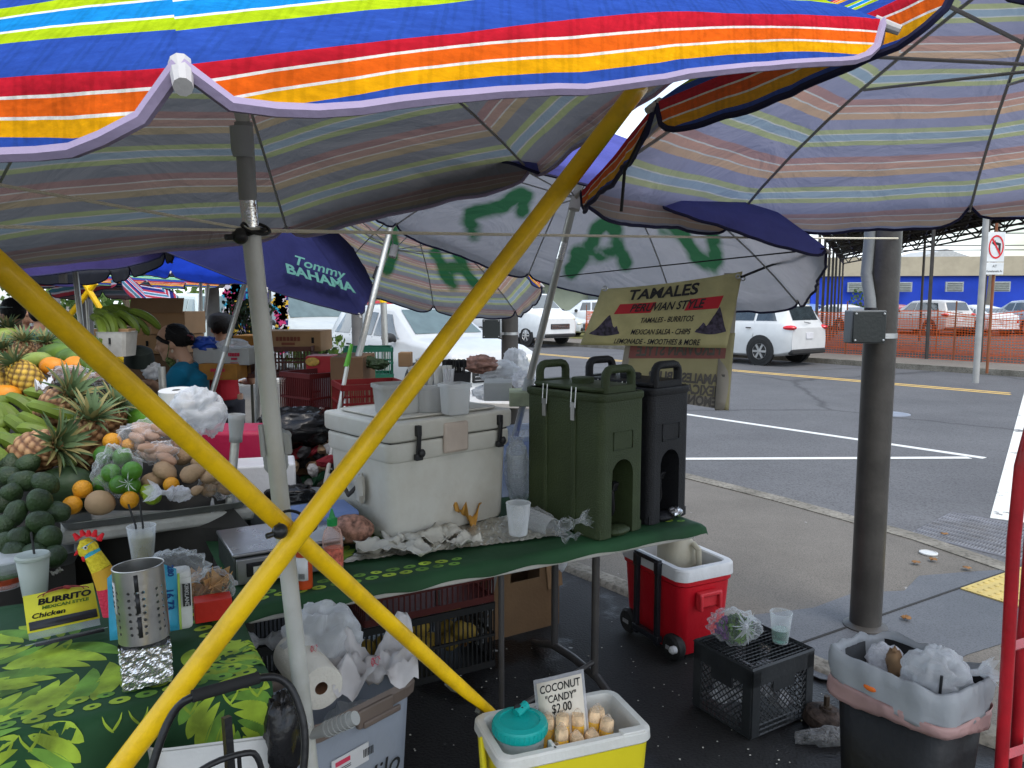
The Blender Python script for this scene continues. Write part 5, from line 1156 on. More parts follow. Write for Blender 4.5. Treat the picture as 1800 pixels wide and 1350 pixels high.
def cupsleeve(label,p,q_,r):
    p=Vector(p);q_=Vector(q_); g=thing('cup_sleeve',label,'cups in bag',tuple(p)); d=(q_-p); L0=d.length; R=frame(d)
    prof=[]; n=26
    for i in range(n): z=L0*i/n; prof+=[(r*(.93+.0*i),z),(r*1.0,z+L0/n*.35),(r*.93,z+L0/n*.5)]
    MB().shell(prof,n=22).tf(R,p).build('stacked_cups',cupst,g,True,smooth='full')
    MB().ell(p.lerp(q_,.5),(r*1.25,r*1.25,L0*.62),R,n=22,m=16,nz=.25,ns=14).build('clear_bag',film,g,True,smooth='full')
    MB().grid(8,6,lambda u,v:q_+R@Vector(((u-.5)*.09*(.3+v),.03*fbm((u*4,v*4,1),1),.02+v*.09))).build('bag_end',film,g,True,smooth='full'); return g
cupsleeve('tall stack of clear cups in a plastic bag between cooler and green dispenser',at(912,880,z=zt+.03)+Vector((0,.08,0)),at(908,790,Y=3.2)+Vector((0,.03,0)),.045)
a_=at(925,925,z=zt+.045);b_=at(985,945,z=zt+.04)
cupsleeve('bag of stacked clear cups lying on the foil in front of the green dispenser',at(915,905,Y=3.06),at(972,930,Y=2.93),.042)
bag('bag_tail','knotted end of clear plastic bag resting against the green dispenser','plastic bag',at(993,922,Y=2.88),(.03,.03,.025),3,film,knot=(1,0,.3))
# clear tote behind the cups
g=thing('clear_tote','tall clear plastic tote with blue contents behind the bagged cups','storage tote',tuple(at(922,860,Y=3.86).xy.to_3d()+Vector((0,0,.465))),.55)
MB().shell([(.0001,0),(.13,0),(.155,.53)],n=32,sq=8,sx=1.15).build('wall',clear('tote_clear',(.55,.62,.75),a=.35,rough=.15,wr=.2,edge=.4),g,sol=.003)
MB().shell([(.155,.505),(.17,.51),(.17,.535),(.155,.535)],n=32,sq=8,sx=1.15).build('rim',clear('tote_clear',0),g,sol=.003)
MB().box((0,0,.36),(.27,.22,.22)).build('blue_contents',M('contents_blue',(.05,.1,.35),.6,var=.5),g,bev=.03)
MB().ell((.02,-.14,.44),(.05,.02,.04),n=12,m=8,nz=.3).build('black_patch',blackpl,g)
# ---------------- scale, bottles, meat block ----------------
def lp(px,py,z): return at(px,py,z=z)
S0=at(415,985,z=.83); 
sc0=at(413,1030,z=zt)
Sx=at(628,992,z=zt)-sc0; sa=atan2(Sx.y,Sx.x); SL=.36
G=thing('counter_scale','stainless steel counter scale with a flat platter on the near end of table','scale',tuple(sc0+Vector((.0,0,0))),sa)
ss=M('stainless',(.3,.3,.31),.28,.85,var=.12,dirt=.3,dcol=(.1,.09,.08),bump=.05); ssd=M('scale_side',(.03,.035,.03),.5)
MB().box((SL/2,.15,.045),(SL,.3,.088)).build('base',ssd,G,bev=.006)
MB().box((SL/2,.15,.098),(SL+.01,.31,.012)).build('platter',ss,G,bev=.004)
MB().box((SL/2,-.006,.045),(SL-.01,.014,.085)).build('front_panel',ss,G,bev=.004)
MB().box((.12,-.016,.05),(.17,.006,.045)).build('display_window',M('screen_dark',(.01,.01,.012),.15),G,bev=.002)
pf=MB().box((.13,-.022,.035),(.15,.004,.05)).build('price_card',M('card_cream',(.5,.49,.42),.6),G); mb=MB(); addtext(mb,'Epuu',(.085,-.0245,.048),(1,0,0),(0,0,1),.018); mb.build('lettering',M('ink',(.02,.02,.02),.6),pf,smooth=False)
MB().box((SL-.03,-.016,.045),(.045,.006,.05)).build('keypad',M('panel_grey',(.4,.4,.38),.5),G,bev=.002)
bl2=at(380,960,z=.85)
def sauce(label,px,py,fill_,clearb,capcol,lab):
    c=at(px,py,z=zt); g=thing('sauce_bottle',label,'sauce bottle',(c.x,c.y,zt),0,'sauce bottles'); red=M('sauce_red',(.4,.05,.01),.35,var=.25,vs=25,bump=0)
    if clearb:
        MB().lathe([(.001,.0),(.031,.0),(.034,.01),(.034,.06),(.0325,.075),(.034,.09),(.034,.115),(.028,.14),(.016,.155),(.014,.165)],n=26).build('bottle',clear('bottle_clear',(.8,.5,.4),a=.18,rough=.05,wr=.1,edge=.6),g)
        MB().lathe([(.001,.003),(.030,.003),(.0315,.06),(.030,.075),(.0305,.085),(.0,.088)],n=22).build('sauce',red,g)
        MB().lathe([(.0345,.02),(.0348,.08)],n=26).build('printed_label',M('label_print',(.5,.12,.08),.5,var=.7,vs=60,bump=0),g)
        mb=MB().lathe([(.017,.158),(.018,.182),(.014,.184)],n=20).lathe([(.012,.182),(.007,.2),(.003,.215),(0,.216)],n=14); mb.build('cap',M('cap_green',(.01,.22,.05),.4),g)
    else:
        MB().lathe([(.001,0),(.026,0),(.027,.01),(.027,.125),(.02,.15),(.013,.165)],n=24).build('bottle',red,g)
        MB().lathe([(.014,.16),(.015,.185),(0,.187)],n=16).build('cap',M('cap_dark',(.03,.03,.03),.4),g)
        q=MB().grid(8,1,lambda u,v:Vector((.0278*sin((u-.5)*1.5),-.0278*cos((u-.5)*1.5),.03+.075*v))).build('paper_label',M('label_white',(.6,.6,.6),.5),g,sol=.0006)
        mb=MB()
        for i in range(7): mb.box((-.008+i*.0028,-.0288,.045),(.0012,.0004,.018))
        mb.build('barcode',M('ink',0),q,smooth=False)
    return g
sauce('tall clear squeeze bottle of red chili sauce with a green cap, by the braces',586,1003,.5,True,0,0)
sauce('short red sauce bottle with a white label, behind the umbrella pole',535,1032,1,False,0,0)
bag('wrapped_meat_block','brown speckled block wrapped in clear film between scale and cooler','wrapped block',at(615,930,z=.80),(.09,.06,.055),5,M('speckled_brown',(.26,.13,.09),.5,var=.8,vs=45),nzk=.12)
# small blue tray behind scale
o=MB().box((0,0,0),(.26,.2,.05)).build('blue_tray',M('tray_blue',(.12,.18,.36),.5),bev=.01); o.location=at(560,905,z=.84); o.rotation_euler=(0,0,.5); tag(o,'pale blue tray behind the scale where the braces cross','tray')
# ---------------- under the table ----------------
def crate(label,loc,rz,col,dims=(.58,.38,.28),name='produce_crate',group='produce crates under the table',slots=(14,8),cat='crate'):
    g=thing(name,label,cat,tuple(loc),rz,group); w_,d_,h_=dims; m=M('crate_'+str(col),col,.55,bump=.1); 
    mb=MB().box((0,0,h_-.012),(w_,.012,.024)) if 0 else MB()
    def side(p,q,z0,z1,n):
        p=Vector(p);q=Vector(q)
        for z in(z0+.015,z1-.015,(z0+z1)/2): mb.add(*[ (lambda a:a)(x) for x in boxv(p,q,z,.03 if z!=(z0+z1)/2 else .012)])
        for i in range(n+1):
            c=p.lerp(q,i/n); mb.box((c.x,c.y,(z0+z1)/2),(.006,.006,z1-z0))
    def boxv(p,q,z,hh):
        d=(q-p); L0=d.length; a=atan2(d.y,d.x); R=rot(0,0,a); c=(p+q)/2; vs=[c+Vector((0,0,z))+R@Vector((x*L0/2,y*.006,zz*hh/2)) for zz in(-1,1) for x,y in((-1,-1),(1,-1),(1,1),(-1,1))]
        return vs,[(3,2,1,0),(4,5,6,7),(0,1,5,4),(1,2,6,5),(2,3,7,6),(3,0,4,7)]
    c_=[(-w_/2,-d_/2,0),(w_/2,-d_/2,0),(w_/2,d_/2,0),(-w_/2,d_/2,0)]
    for i in range(4): side(c_[i],c_[(i+1)%4],0,h_,slots[0]*2 if i%2==0 else slots[1]*2)
    mb.box((0,0,.006),(w_,d_,.01)); mb.build('lattice',m,g,smooth=False); return g
kc=at(790,1040,z=.5)
crate('black slatted crate under the table, below the red one, with yellow fruit inside',tl_(.85,.82,.0),tang,(.012,.012,.012),(.62,.4,.3))
crate('red slatted crate under the table on top of the black crate',tl_(.86,.82,.302),tang,(.07,.01,.008),(.6,.38,.22),slots=(12,7))
crate('black slatted crate at the left under the table, mostly hidden by the tote',tl_(.28,.82,.0),tang,(.012,.013,.012),(.5,.36,.3))
mb=MB(); rnd=random.Random(4)
for i in range(22): mb.ell(tl_(.85+rnd.uniform(-.24,.24),.82+rnd.uniform(-.13,.13),.05+rnd.uniform(0,.18)),.045,n=8,m=6)
tag(mb.build('yellow_fruit',M('fruit_yellow',(.45,.3,.05),.6,var=.3)),'dull yellow fruit inside the black crate under the table','fruit',kind='stuff')
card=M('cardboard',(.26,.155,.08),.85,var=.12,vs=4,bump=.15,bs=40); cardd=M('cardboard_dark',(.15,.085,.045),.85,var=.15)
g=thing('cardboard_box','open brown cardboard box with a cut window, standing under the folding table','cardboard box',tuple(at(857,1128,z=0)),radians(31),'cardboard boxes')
def cboard(par,w_,d_,h_,mat,win=None):
    mb=MB()
    if win:
        x0,x1,z0,z1=win
        for (a,b,c,d) in((0,x0,0,h_),(x1,w_,0,h_),(x0,x1,0,z0),(x0,x1,z1,h_)): mb.box(((a+b)/2,0,(c+d)/2),(b-a,.005,d-c))
    else: mb.box((w_/2,0,h_/2),(w_,.005,h_))
    mb.box((w_/2,d_,h_/2),(w_,.005,h_)); mb.box((0.0,d_/2,h_/2),(.005,d_-.006,h_)); mb.box((w_,d_/2,h_/2),(.005,d_-.006,h_)); mb.box((w_/2,d_/2,.004),(w_-.008,d_-.008,.005)); mb.build('box_walls',mat,par,smooth=False)
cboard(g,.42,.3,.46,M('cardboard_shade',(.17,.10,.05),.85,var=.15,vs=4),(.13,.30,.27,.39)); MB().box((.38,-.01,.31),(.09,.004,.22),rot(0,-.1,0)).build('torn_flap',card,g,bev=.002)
bag('plastic_bag','thin white plastic bag hanging between the box and table legs','plastic bag',tl_(1.52,.62,.47),(.03,.03,.09),8,filmw)
g=thing('umbrella_screw_base','grey pole with a spiral ground screw under the table beside the box','umbrella base',tuple(tl_(.84,.3)))
b0=at(880,950,Y=3.42);b1=at(845,1120,Y=3.5); MB().tube([b0,b0.lerp(b1,.62)],.019,14).build('pole',M('pole_grey',0),g,True)
mb=MB(); d=(b1-b0).normalized(); R=frame(d); b2=b0.lerp(b1,.62); Ls=(b1-b2).length; mb.tube([b2,b1+d*.08],[.016,.004],10)
mb.tube([b2+d*(Ls+.06)*i/60+R@Vector((cos(i*.6)*.032*(1-i/110),sin(i*.6)*.032*(1-i/110),0)) for i in range(61)],.006,6); mb.build('ground_screw',greypl,g,True)
# ---------------- storage tote with bags ----------------
tz=radians(50); TC=Vector((-.585,2.37,0))
G=thing('storage_tote','clear storage tote with a brown rim at the foot of the umbrella pole, handwritten word','storage tote',tuple(TC),tz)
tc_=clear('tote_body_clear',(.55,.6,.68),a=.42,rough=.2,wr=.15,edge=.35); br=M('tote_brown',(.15,.115,.095),.5)
MB().shell([(.0001,.004),(.86,.004),(.9,.02),(1,.39)],n=48,sx=.21,sy=.165,sq=8).build('tub',tc_,G,sol=.003)
mb=MB().shell([(.99,.36),(1.07,.365),(1.09,.40),(1.02,.415),(.98,.41),(.96,.38)],n=48,sx=.21,sy=.165,sq=8); rm_=mb.build('rim',br,G,sol=.003)
MB().box((.03,-.178,.375),(.14,.02,.06)).box((0.05,-.19,.355),(.15,.012,.02)).build('latch',br,G,bev=.005)
lb=MB().box((-.06,-.168,.25),(.14,.003,.06)).build('sticker',M('label_white',0),G)
mb=MB().box((-.09,-.1705,.263),(.055,.001,.014)); mb.build('sticker_red_mark',M('sticker_red',(.6,.05,.1),.5),lb)
mb=MB(); [mb.box((-.01+i*.006,-.1705,.25),(.003,.001,.026)) for i in range(7)]; [mb.box((-.09,-.1705,.245-.006*i),(.06,.001,.002)) for i in range(2)]; mb.build('barcode',M('ink',0),lb,smooth=False)
mb=MB(); addtext(mb,'Hilo',(.05,-.168,.15),(1,0,.12),(-.12,0,1),.10,shear=.3); mb.build('handwriting',M('ink',0),G,smooth=False)
MB().box((-.02,-.1,.1),(.12,.12,.14)).build('yellow_contents',M('contents_yellow',(.4,.32,.03),.6),G,bev=.02)
MB().ell((.08,-.02,.17),(.1,.13,.14),n=20,m=14,nz=.3).build('white_bag_inside',filmw,G)
MB().ell((-.09,.0,.16),(.09,.12,.13),n=20,m=14,nz=.3).build('grey_contents',M('contents_grey',(.2,.22,.26),.7),G)
ptm=M('paper_towel',(.6,.57,.5),.9,var=.05,bump=.3,bs=120)
rc=at(565,1210,Y=2.0); rd=at(500,1125,Y=2.28)
g=thing('paper_towel_roll','thick roll of paper towel lying in the tote, its hollow end facing out','paper towel roll',tuple(rc)); d=(rd-rc); R=frame(d); L0=.24
MB().shell([(.018,.0),(.06,.0),(.062,.004),(.062,L0),(.018,L0),(.018,0)],n=36).tf(R,rc).build('roll',ptm,g,True)
MB().shell([(.0175,-.0005),(.0175,.12)],n=24).tf(R,rc).build('core',M('core_brown',(.18,.09,.05),.9),g,True)
bag('carrier_bag','large white carrier bag with red print bulging from the storage tote','plastic bag',at(565,1130,Y=2.2),(.115,.10,.115),2,filmw,n=36,m=24,nzk=.35)
bag('carrier_bag_end','tied handles of the white carrier bag behind the umbrella pole','plastic bag',at(505,1125,Y=2.3),(.06,.03,.03),6,filmw,knot=(-1,0,-.1))
o=MB().grid(18,14,lambda u,v:Vector(((u-.5)*.24,(v-.5)*.16+.02*fbm((u*6,v*6,2),1),.10*fbm((u*3,v*3,4),1,4)+.05+.05*sin(u*9)*v+.05*u*v))).build('crumpled_carrier_bag',M('bag_white_red',(.62,.6,.6),.5,var=.06,tl=.3,bump=.8,bs=16),smooth='full'); o.location=at(655,1192,Y=2.14); o.rotation_euler=(.3,0,.3); tag(o,'crumpled white plastic bag with red print on the right of the tote','plastic bag')
redp=M('print_red',(.55,.02,.06),.6)
def scribble(name,label,c,s,seed):
    mb=MB(); rnd=random.Random(seed)
    for k in range(3): mb.tube([Vector((cos(i*.9+k)*s*rnd.uniform(.3,1)+k*s*.5,-.0,sin(i*1.3+k)*s*rnd.uniform(.4,1.0))) for i in range(7)],s*.1,5,fl=.3)
    o=mb.build(name,redp); o.location=c; o.rotation_euler=(0,-.6,0); return o
for o_,c_,par in(('red_print',at(548,1142,Y=2.083),'carrier_bag'),('red_print',at(655,1165,Y=2.0),'crumpled_carrier_bag')):
    o=scribble(o_,'',c_,.013 if par=='carrier_bag' else .016,3); pb=bpy.data.objects[par]; o.parent=pb; bpy.context.view_layer.update(); o.matrix_parent_inverse=pb.matrix_world.inverted()
# ---------------- red rolling cooler ----------------
RC=Vector((.76,3.33,0)); ra=radians(27); G=thing('rolling_cooler','red wheeled cooler with white rim and no lid, standing at the right end of table','cooler',tuple(RC),ra)
redm=M('cooler_red',(.52,.008,.018),.38,var=.06,dirt=.12,dcol=(.25,.02,.02),coat=.1); whm=M('cooler_rim_white',(.62,.62,.62),.4,dirt=.15)
def rshell(x0,x1,y0,y1,prof,r=.05,n=6):
    vs=[];fs=[];m=4*(n+1)
    for z,ins in prof:
        a0,a1,b0,b1=x0+ins,x1-ins,y0+ins,y1-ins; rr=max(.008,r-ins*.5)
        for cx,cy,s in((a1-rr,b1-rr,0),(a0+rr,b1-rr,1),(a0+rr,b0+rr,2),(a1-rr,b0+rr,3)):
            for i in range(n+1): a=(s+i/n)*pi/2; vs.append((cx+rr*cos(a),cy+rr*sin(a),z))
    for i in range(len(prof)-1):
        for k in range(m): fs.append((i*m+k,i*m+(k+1)%m,(i+1)*m+(k+1)%m,(i+1)*m+k))
    return MB().add(vs,fs),m
mb,m_=rshell(0,.31,0,.46,[(.03,.06),(.03,.03),(.05,.022),(.36,.003),(.37,-.006),(.395,-.006)]); mb.build('body',redm,G)
mb,m_=rshell(0,.31,0,.46,[(.39,-.004),(.392,-.014),(.44,-.012),(.448,-.006),(.448,.022),(.442,.028),(.40,.03),(.12,.045),(.10,.06),(.10,.15)]); mb.build('liner_rim',whm,G)
mb=MB().box((.15,-.016,.325),(.13,.035,.02)).box((.15,-.008,.29),(.13,.02,.06)).box((.095,-.018,.29),(.018,.035,.08)).box((.205,-.018,.29),(.018,.035,.08)); mb.build('side_handle',M('cooler_red_light',(.6,.03,.04),.4),G,bev=.006)
for y in(.06,.40):
    w=MB().lathe([(.0,-.045),(.05,-.045),(.062,-.03),(.062,.0),(.05,.012),(.03,.014),(0,.012)],(.0,y,.066),28,Matrix.Rotation(-pi/2,3,'Y')).build('wheel',M('wheel_black',(.02,.02,.02),.6,bump=.4,bs=50),G)
    MB().box((-.014,y,.066),(.004,.045,.018)).build('hub_plate',M('wheel_mark',(.3,.3,.3),.5),w)
mb=MB()
for y in(.14,.30): mb.box((-.022,y,.25),(.022,.026,.40)).box((-.022,y,.42),(.03,.032,.06))
mb.box((-.022,.22,.45),(.022,.19,.022)).box((-.02,.22,.08),(.03,.2,.03)); mb.build('pull_handle',M('handle_black',(.015,.016,.02),.35),G,bev=.003)
MB().lathe([(.018,0),(.018,.02),(.01,.03)],(-.01,.02,.075),12,Matrix.Rotation(-pi/2,3,'Y')).build('drain_plug',whm,G)
# jug hanging on the rim
g=thing('plastic_jug','translucent cream plastic jug with a moulded handle hooked over the red cooler rim','jug',(.80,3.62,.43),ra)
jm=M('jug_plastic',(.5,.46,.36),.35,tl=.3,var=.08)
mb=MB().lathe([(.04,-.09),(.075,-.085),(.085,-.06),(.085,.04),(.06,.09),(.025,.11),(.022,.13)],n=24,sq=3); mb.tube([(.03,-.08,.07),(.035,-.115,.05),(.04,-.115,-.03),(.035,-.08,-.055)],.015,12); mb.build('jug_body',jm,g)
# ---------------- milk crate ----------------
def milkcrate(label,loc,rz):
    g=thing('milk_crate',label,'milk crate',loc,rz); w_,d_,h_=.345,.30,.275; m=M('milk_crate_black',(.022,.024,.026),.45,var=.2,dirt=.3,dcol=(.08,.08,.08))
    def face(n_u,L0,tf_):
        mb=MB()
        def bar(u0,v0,u1,v1,t=.0045,dp=.012):
            p=tf_(u0,v0);q=tf_(u1,v1); mb.tube([p,q],t,4,fl=1)
        fr=[(0,0,L0,0),(0,h_,L0,h_)]
        for z in(.008,.028,.048): bar(0,z,L0,z,.004)
        for i in range(15): bar(L0*i/14,.008,L0*i/14,.05,.003)
        def blk(u,v,su,sv):
            p=[tf_(u-su/2,v-sv/2),tf_(u+su/2,v-sv/2),tf_(u+su/2,v+sv/2),tf_(u-su/2,v+sv/2)]; n=(p[1]-p[0]).cross(p[3]-p[0]).normalized()*.006
            mb.add([q-n for q in p]+[q+n for q in p],[(3,2,1,0),(4,5,6,7),(0,1,5,4),(1,2,6,5),(2,3,7,6),(3,0,4,7)])
        blk(L0/2,h_-.033,L0,.066); blk(.02,h_/2,.04,h_-.02); blk(L0-.02,h_/2,.04,h_-.02); blk(L0*.5,h_-.085,L0*.35,.05)
        s=.027; u0,u1,v0,v1=.04,L0-.04,.05,h_-.06
        k=-12
        while k<26:
            for sg in(1,-1):
                pts=[]
                a=u0+k*s
                if sg>0: p0=(a,v0);p1=(a+(v1-v0),v1)
                else: p0=(a+(v1-v0),v0);p1=(a,v1)
                # clip to u0..u1
                (x0,y0),(x1,y1)=p0,p1
                if x0>x1: x0,y0,x1,y1=x1,y1,x0,y0
                if x1<=u0 or x0>=u1: continue
                if x0<u0: y0+=(y1-y0)*(u0-x0)/(x1-x0); x0=u0
                if x1>u1: y1=y0+(y1-y0)*(u1-x0)/(x1-x0); x1=u1
                bar(x0,y0,x1,y1,.0028)
            k+=1
        return mb
    V_=lambda x,y,z:Vector((x,y,z))
    for nm,L0,tf_ in(('front_side',w_,lambda u,v:V_(u,0,v)),('back_side',w_,lambda u,v:V_(u,d_,v)),('left_side',d_,lambda u,v:V_(0,u,v)),('right_side',d_,lambda u,v:V_(w_,u,v))): face(0,L0,tf_).build(nm,m,g,smooth=False)
    mb=MB(); mb.tube([(0,0,h_),(w_,0,h_),(w_,d_,h_),(0,d_,h_)],.008,4,closed=True); mb.tube([(.02,.02,h_),(w_-.02,.02,h_),(w_-.02,d_-.02,h_),(.02,d_-.02,h_)],.004,4,closed=True)
    for i in range(1,16): mb.tube([(w_*i/16,.012,h_),(w_*i/16,d_-.012,h_)],.0025,4)
    for i in range(1,14): mb.tube([(.012,d_*i/14,h_),(w_-.012,d_*i/14,h_)],.0025,4)
    mb.build('top_grid',m,g,smooth=False); MB().box((w_/2,d_/2,.004),(w_,d_,.006)).build('bottom_panel',m,g,smooth=False)
    rnd=random.Random(3); mb=MB()
    for i in range(16): mb.ell((rnd.uniform(.06,w_-.06),rnd.uniform(.06,d_-.06),rnd.uniform(.04,.17)),(.05,.04,.03),n=10,m=7,nz=.5)
    mb.build('white_packets_inside',M('packet_white',(.5,.5,.52),.5,var=.5,vs=20,tl=.1),g)
    return g
CR=Vector((.90,2.74,0)); cra=radians(31); milkcrate('black plastic milk crate turned over, holding a bag of greens and a cup',tuple(CR),cra)
def cr_(x,y,z=.28): return CR+rot(0,0,cra)@Vector((x,y,z))
gb1=M('greens_dark',(.03,.09,.02),.6,var=.8,vs=30,bump=.6,bs=40,tl=.15)
g=thing('greens_bag','tied clear bag of green leaves and a purple bunch lying on the milk crate','bag of greens',tuple(cr_(.12,.2,.34)))
mb=MB(); rnd=random.Random(8); gm2=[gb1,M('greens_light',(.13,.26,.04),.6,var=.5,vs=30,tl=.2),M('purple_flower',(.13,.03,.16),.6,var=.6,vs=50)]
for i in range(420):
    d=Vector((rnd.gauss(0,1),rnd.gauss(0,1),rnd.gauss(0,1))).normalized(); p=Vector((d.x*.078,d.y*.06,d.z*.05))*rnd.uniform(.6,1)*1.0; R=rot(rnd.uniform(0,6),rnd.uniform(0,6),rnd.uniform(0,6)); s=rnd.uniform(.02,.035); mi=2 if p.x<-.035 and rnd.random()<.8 else rnd.randint(0,1)
    mb.add([p+R@Vector(q) for q in((-s/2,0,0),(0,-s*.3,.003),(s/2,0,0),(0,s*.3,.003))],[(0,1,2,3)],mi)
mb.build('leaves',gm2,g,smooth=False)
MB().ell((0,0,.005),(.10,.075,.066),n=30,m=20,nz=.3,ns=10).build('clear_wrap',film,g,smooth='full')
mb=MB(); kx=Vector((.02,-.075,.04)); mb.ell(kx,.012,n=10,m=6,nz=.4)
for i in range(22): a=i*.6; L0=.03+.02*(i%3); e=Vector((cos(a),-.25,sin(a)))*L0; mb.add([kx,kx+e*.6+Vector((.004,-.01,0)),kx+e,kx+e*.6-Vector((.004,0,.004))],[(0,1,2,3)])
mb.build('tied_knot',clear('film_bright',(.9,.9,.93),a=.45,rough=.15,wr=1,ws=30,edge=.4),g,smooth=False)
cup_('wide rimmed clear cup with pale green drink standing on the milk crate',tuple(cr_(.27,.10,.284)),.043,.125,clear('cup_thin',(.85,.9,.9),a=.06,rough=.04,wr=.02,edge=.5),fill=(M('drink_green',(.12,.3,.22),.1,bump=0,trans=.7),.45),sc=.7)
# ---------------- trash can ----------------
TCn=Vector((1.15,2.12,0)); ta_=atan2(1.88-2.19,1.16-.97)
g=thing('trash_can','tall slim black waste bin with a pale liner folded over the rim, full of bags','trash can',tuple(TCn),ta_)
MB().shell([(.0001,.004),(.74,.004),(.8,.02),(1,.60)],n=48,sx=.172,sy=.125,sq=6).build('bin',M('bin_black',(.006,.006,.007),.5,var=.3,bump=.3,bs=25),g,sol=.004)
lnm=M('liner_white',(.46,.48,.5),.35,var=.08,tl=.4,bump=.8,bs=14); lnr=M('liner_red_hem',(.5,.32,.3),.4,tl=.35,var=.2,bump=.6,bs=16)
def wavy(prof,sx,sy,mat,nm,par,amp=.012,n=96,sq=6,seed=0,i0=0):
    vs=[];fs=[]
    for j,(r,z) in enumerate(prof):
        for k in range(n):
            t=2*pi*k/n;a,b=cos(t),sin(t);q=(abs(a)**sq+abs(b)**sq)**(-1/sq); w_=(amp*fbm((a*4+seed,b*4,z*9),1,3)*1.0) if j>i0 else 0
            vs.append(Vector((a*q*(r*sx+w_),b*q*(r*sy+w_),z+w_*1.3+ (.012*sin(t*2+seed) if j>=len(prof)-2 else 0))))
    for j in range(len(prof)-1):
        for k in range(n): fs.append((j*n+k,j*n+(k+1)%n,(j+1)*n+(k+1)%n,(j+1)*n+k))
    return MB().add(vs,fs).build(nm,mat,par,smooth='full',sol=.001)
li=wavy([(.86,.35),(.93,.5),(.965,.6),(.985,.622),(1.03,.618),(1.055,.59),(1.06,.56),(1.05,.53),(1.06,.52)],.177,.13,lnm,'bin_liner',g,.009,i0=1)
wavy([(1.062,.535),(1.065,.52),(1.06,.5),(1.062,.488)],.177,.13,lnr,'red_hem',g,.012,seed=3,i0=0)
MB().ell((-.03,-.142,.56),(.02,.004,.009),n=12,m=6).build('orange_tab',M('tab_orange',(.7,.15,.02),.5),li)
def inbin(nm,label,cat,p,r,sd,mat,**k): return bag(nm,label,cat,TCn+rot(0,0,ta_)@Vector(p),r,sd,mat,**k)
inbin('trash_bag','puffy translucent white plastic bag heaped in the trash can','plastic bag',(.07,.01,.60),(.085,.075,.075),5,filmw,n=40,m=28,nzk=.4,knot=(1,-.2,.2))
inbin('clear_wrapper','crumpled clear wrapper at the left inside the trash can','wrapper',(-.09,.02,.585),(.05,.04,.04),9,clear('film_bright',0),n=24,m=16,nzk=.5)
inbin('brown_wrapper','brown paper wrapper poking up in the middle of the trash can','wrapper',(-.04,-.01,.595),(.02,.03,.045),2,card,n=14,m=10,nzk=.5)
o=MB().tube([(0,0,0),(.004,0,.11)],.004,8).build('drinking_straw',blackpl); o.location=TCn+rot(0,0,ta_)@Vector((.12,-.06,.53)); tag(o,'short black straw sticking up at the right side of the trash can','straw')
# ---------------- red hand truck ----------------
g=thing('hand_truck','red tubular hand truck frame cut by the right edge','hand truck',(1.5,2.0,0))
rt=M('hand_truck_red',(.42,.012,.02),.35,var=.15,dirt=.35,dcol=(.05,.01,.01),ds=12,coat=.2)
Ya=1.95
mb=MB().tube([at(1850,700,Y=Ya),at(1812,755,Y=Ya),at(1795,820,Y=Ya),at(1782,950,Y=Ya),at(1772,1150,Y=Ya),at(1757,1400,Y=Ya)],.0165,16); mb.build('frame_tube',rt,g,True)
mb=MB().tube([at(1815,900,Y=Ya+.16),at(1796,1150,Y=Ya+.16),at(1782,1400,Y=Ya+.16)],.0165,16); mb.build('frame_tube',rt,g,True)
mb=MB().tube([at(1770,1140,Y=Ya+.03),at(1850,1115,Y=Ya+.2)],.016,4); mb.build('cross_plate',rt,g,True); MB().tube([at(1760,1330,Y=Ya+.03),at(1850,1300,Y=Ya+.2)],.016,4).build('cross_plate',rt,g,True)
# ---------------- anchor on the kerb ----------------
pa=at(1452,1262,z=.04); g=thing('ground_anchor','rusty anchor bolt and hub with a wire clamp on the kerb beside the trash can','ground anchor',tuple(pa))
ru=M('rusty_iron',(.05,.035,.028),.75,.5,var=.7,vs=25,bump=.8,bs=60)
mb=MB().lathe([(.085,-.02),(.08,.015),(.06,.03),(.035,.035),(.03,.045)],n=24).tf(rot(.1,.15,0)); mb.build('cast_hub',ru,g)
MB().lathe([(.022,.03),(.022,.05),(.012,.052),(.012,.09),(0,.09)],n=6).build('bolt',M('bolt_iron',(.07,.05,.035),.6,.6,var=.5),g)
MB().lathe([(.035,.03),(.035,.036)],n=20).build('washer',ru,g)
mb=MB().tube([(.03,-.08,.06),(.032,-.1,.0),(.03,-.1,-.04)],.004,8).tube([(.045,-.085,.05),(.044,-.1,.0),(.045,-.1,-.04)],.004,8)
for z in(.03,.0): mb.box((.037,-.095,z),(.03,.014,.012))
mb.ell((.022,-.1,.01),.007,n=8,m=6).build('wire_rope_clip',alu,g)
MB().ell((-.02,-.1,-.02),(.13,.04,.04),n=18,m=10,nz=.4).build('wrapped_plastic',clear('film_dark',(.3,.3,.3),a=.5,rough=.15,wr=1,ws=25,edge=.4),g)
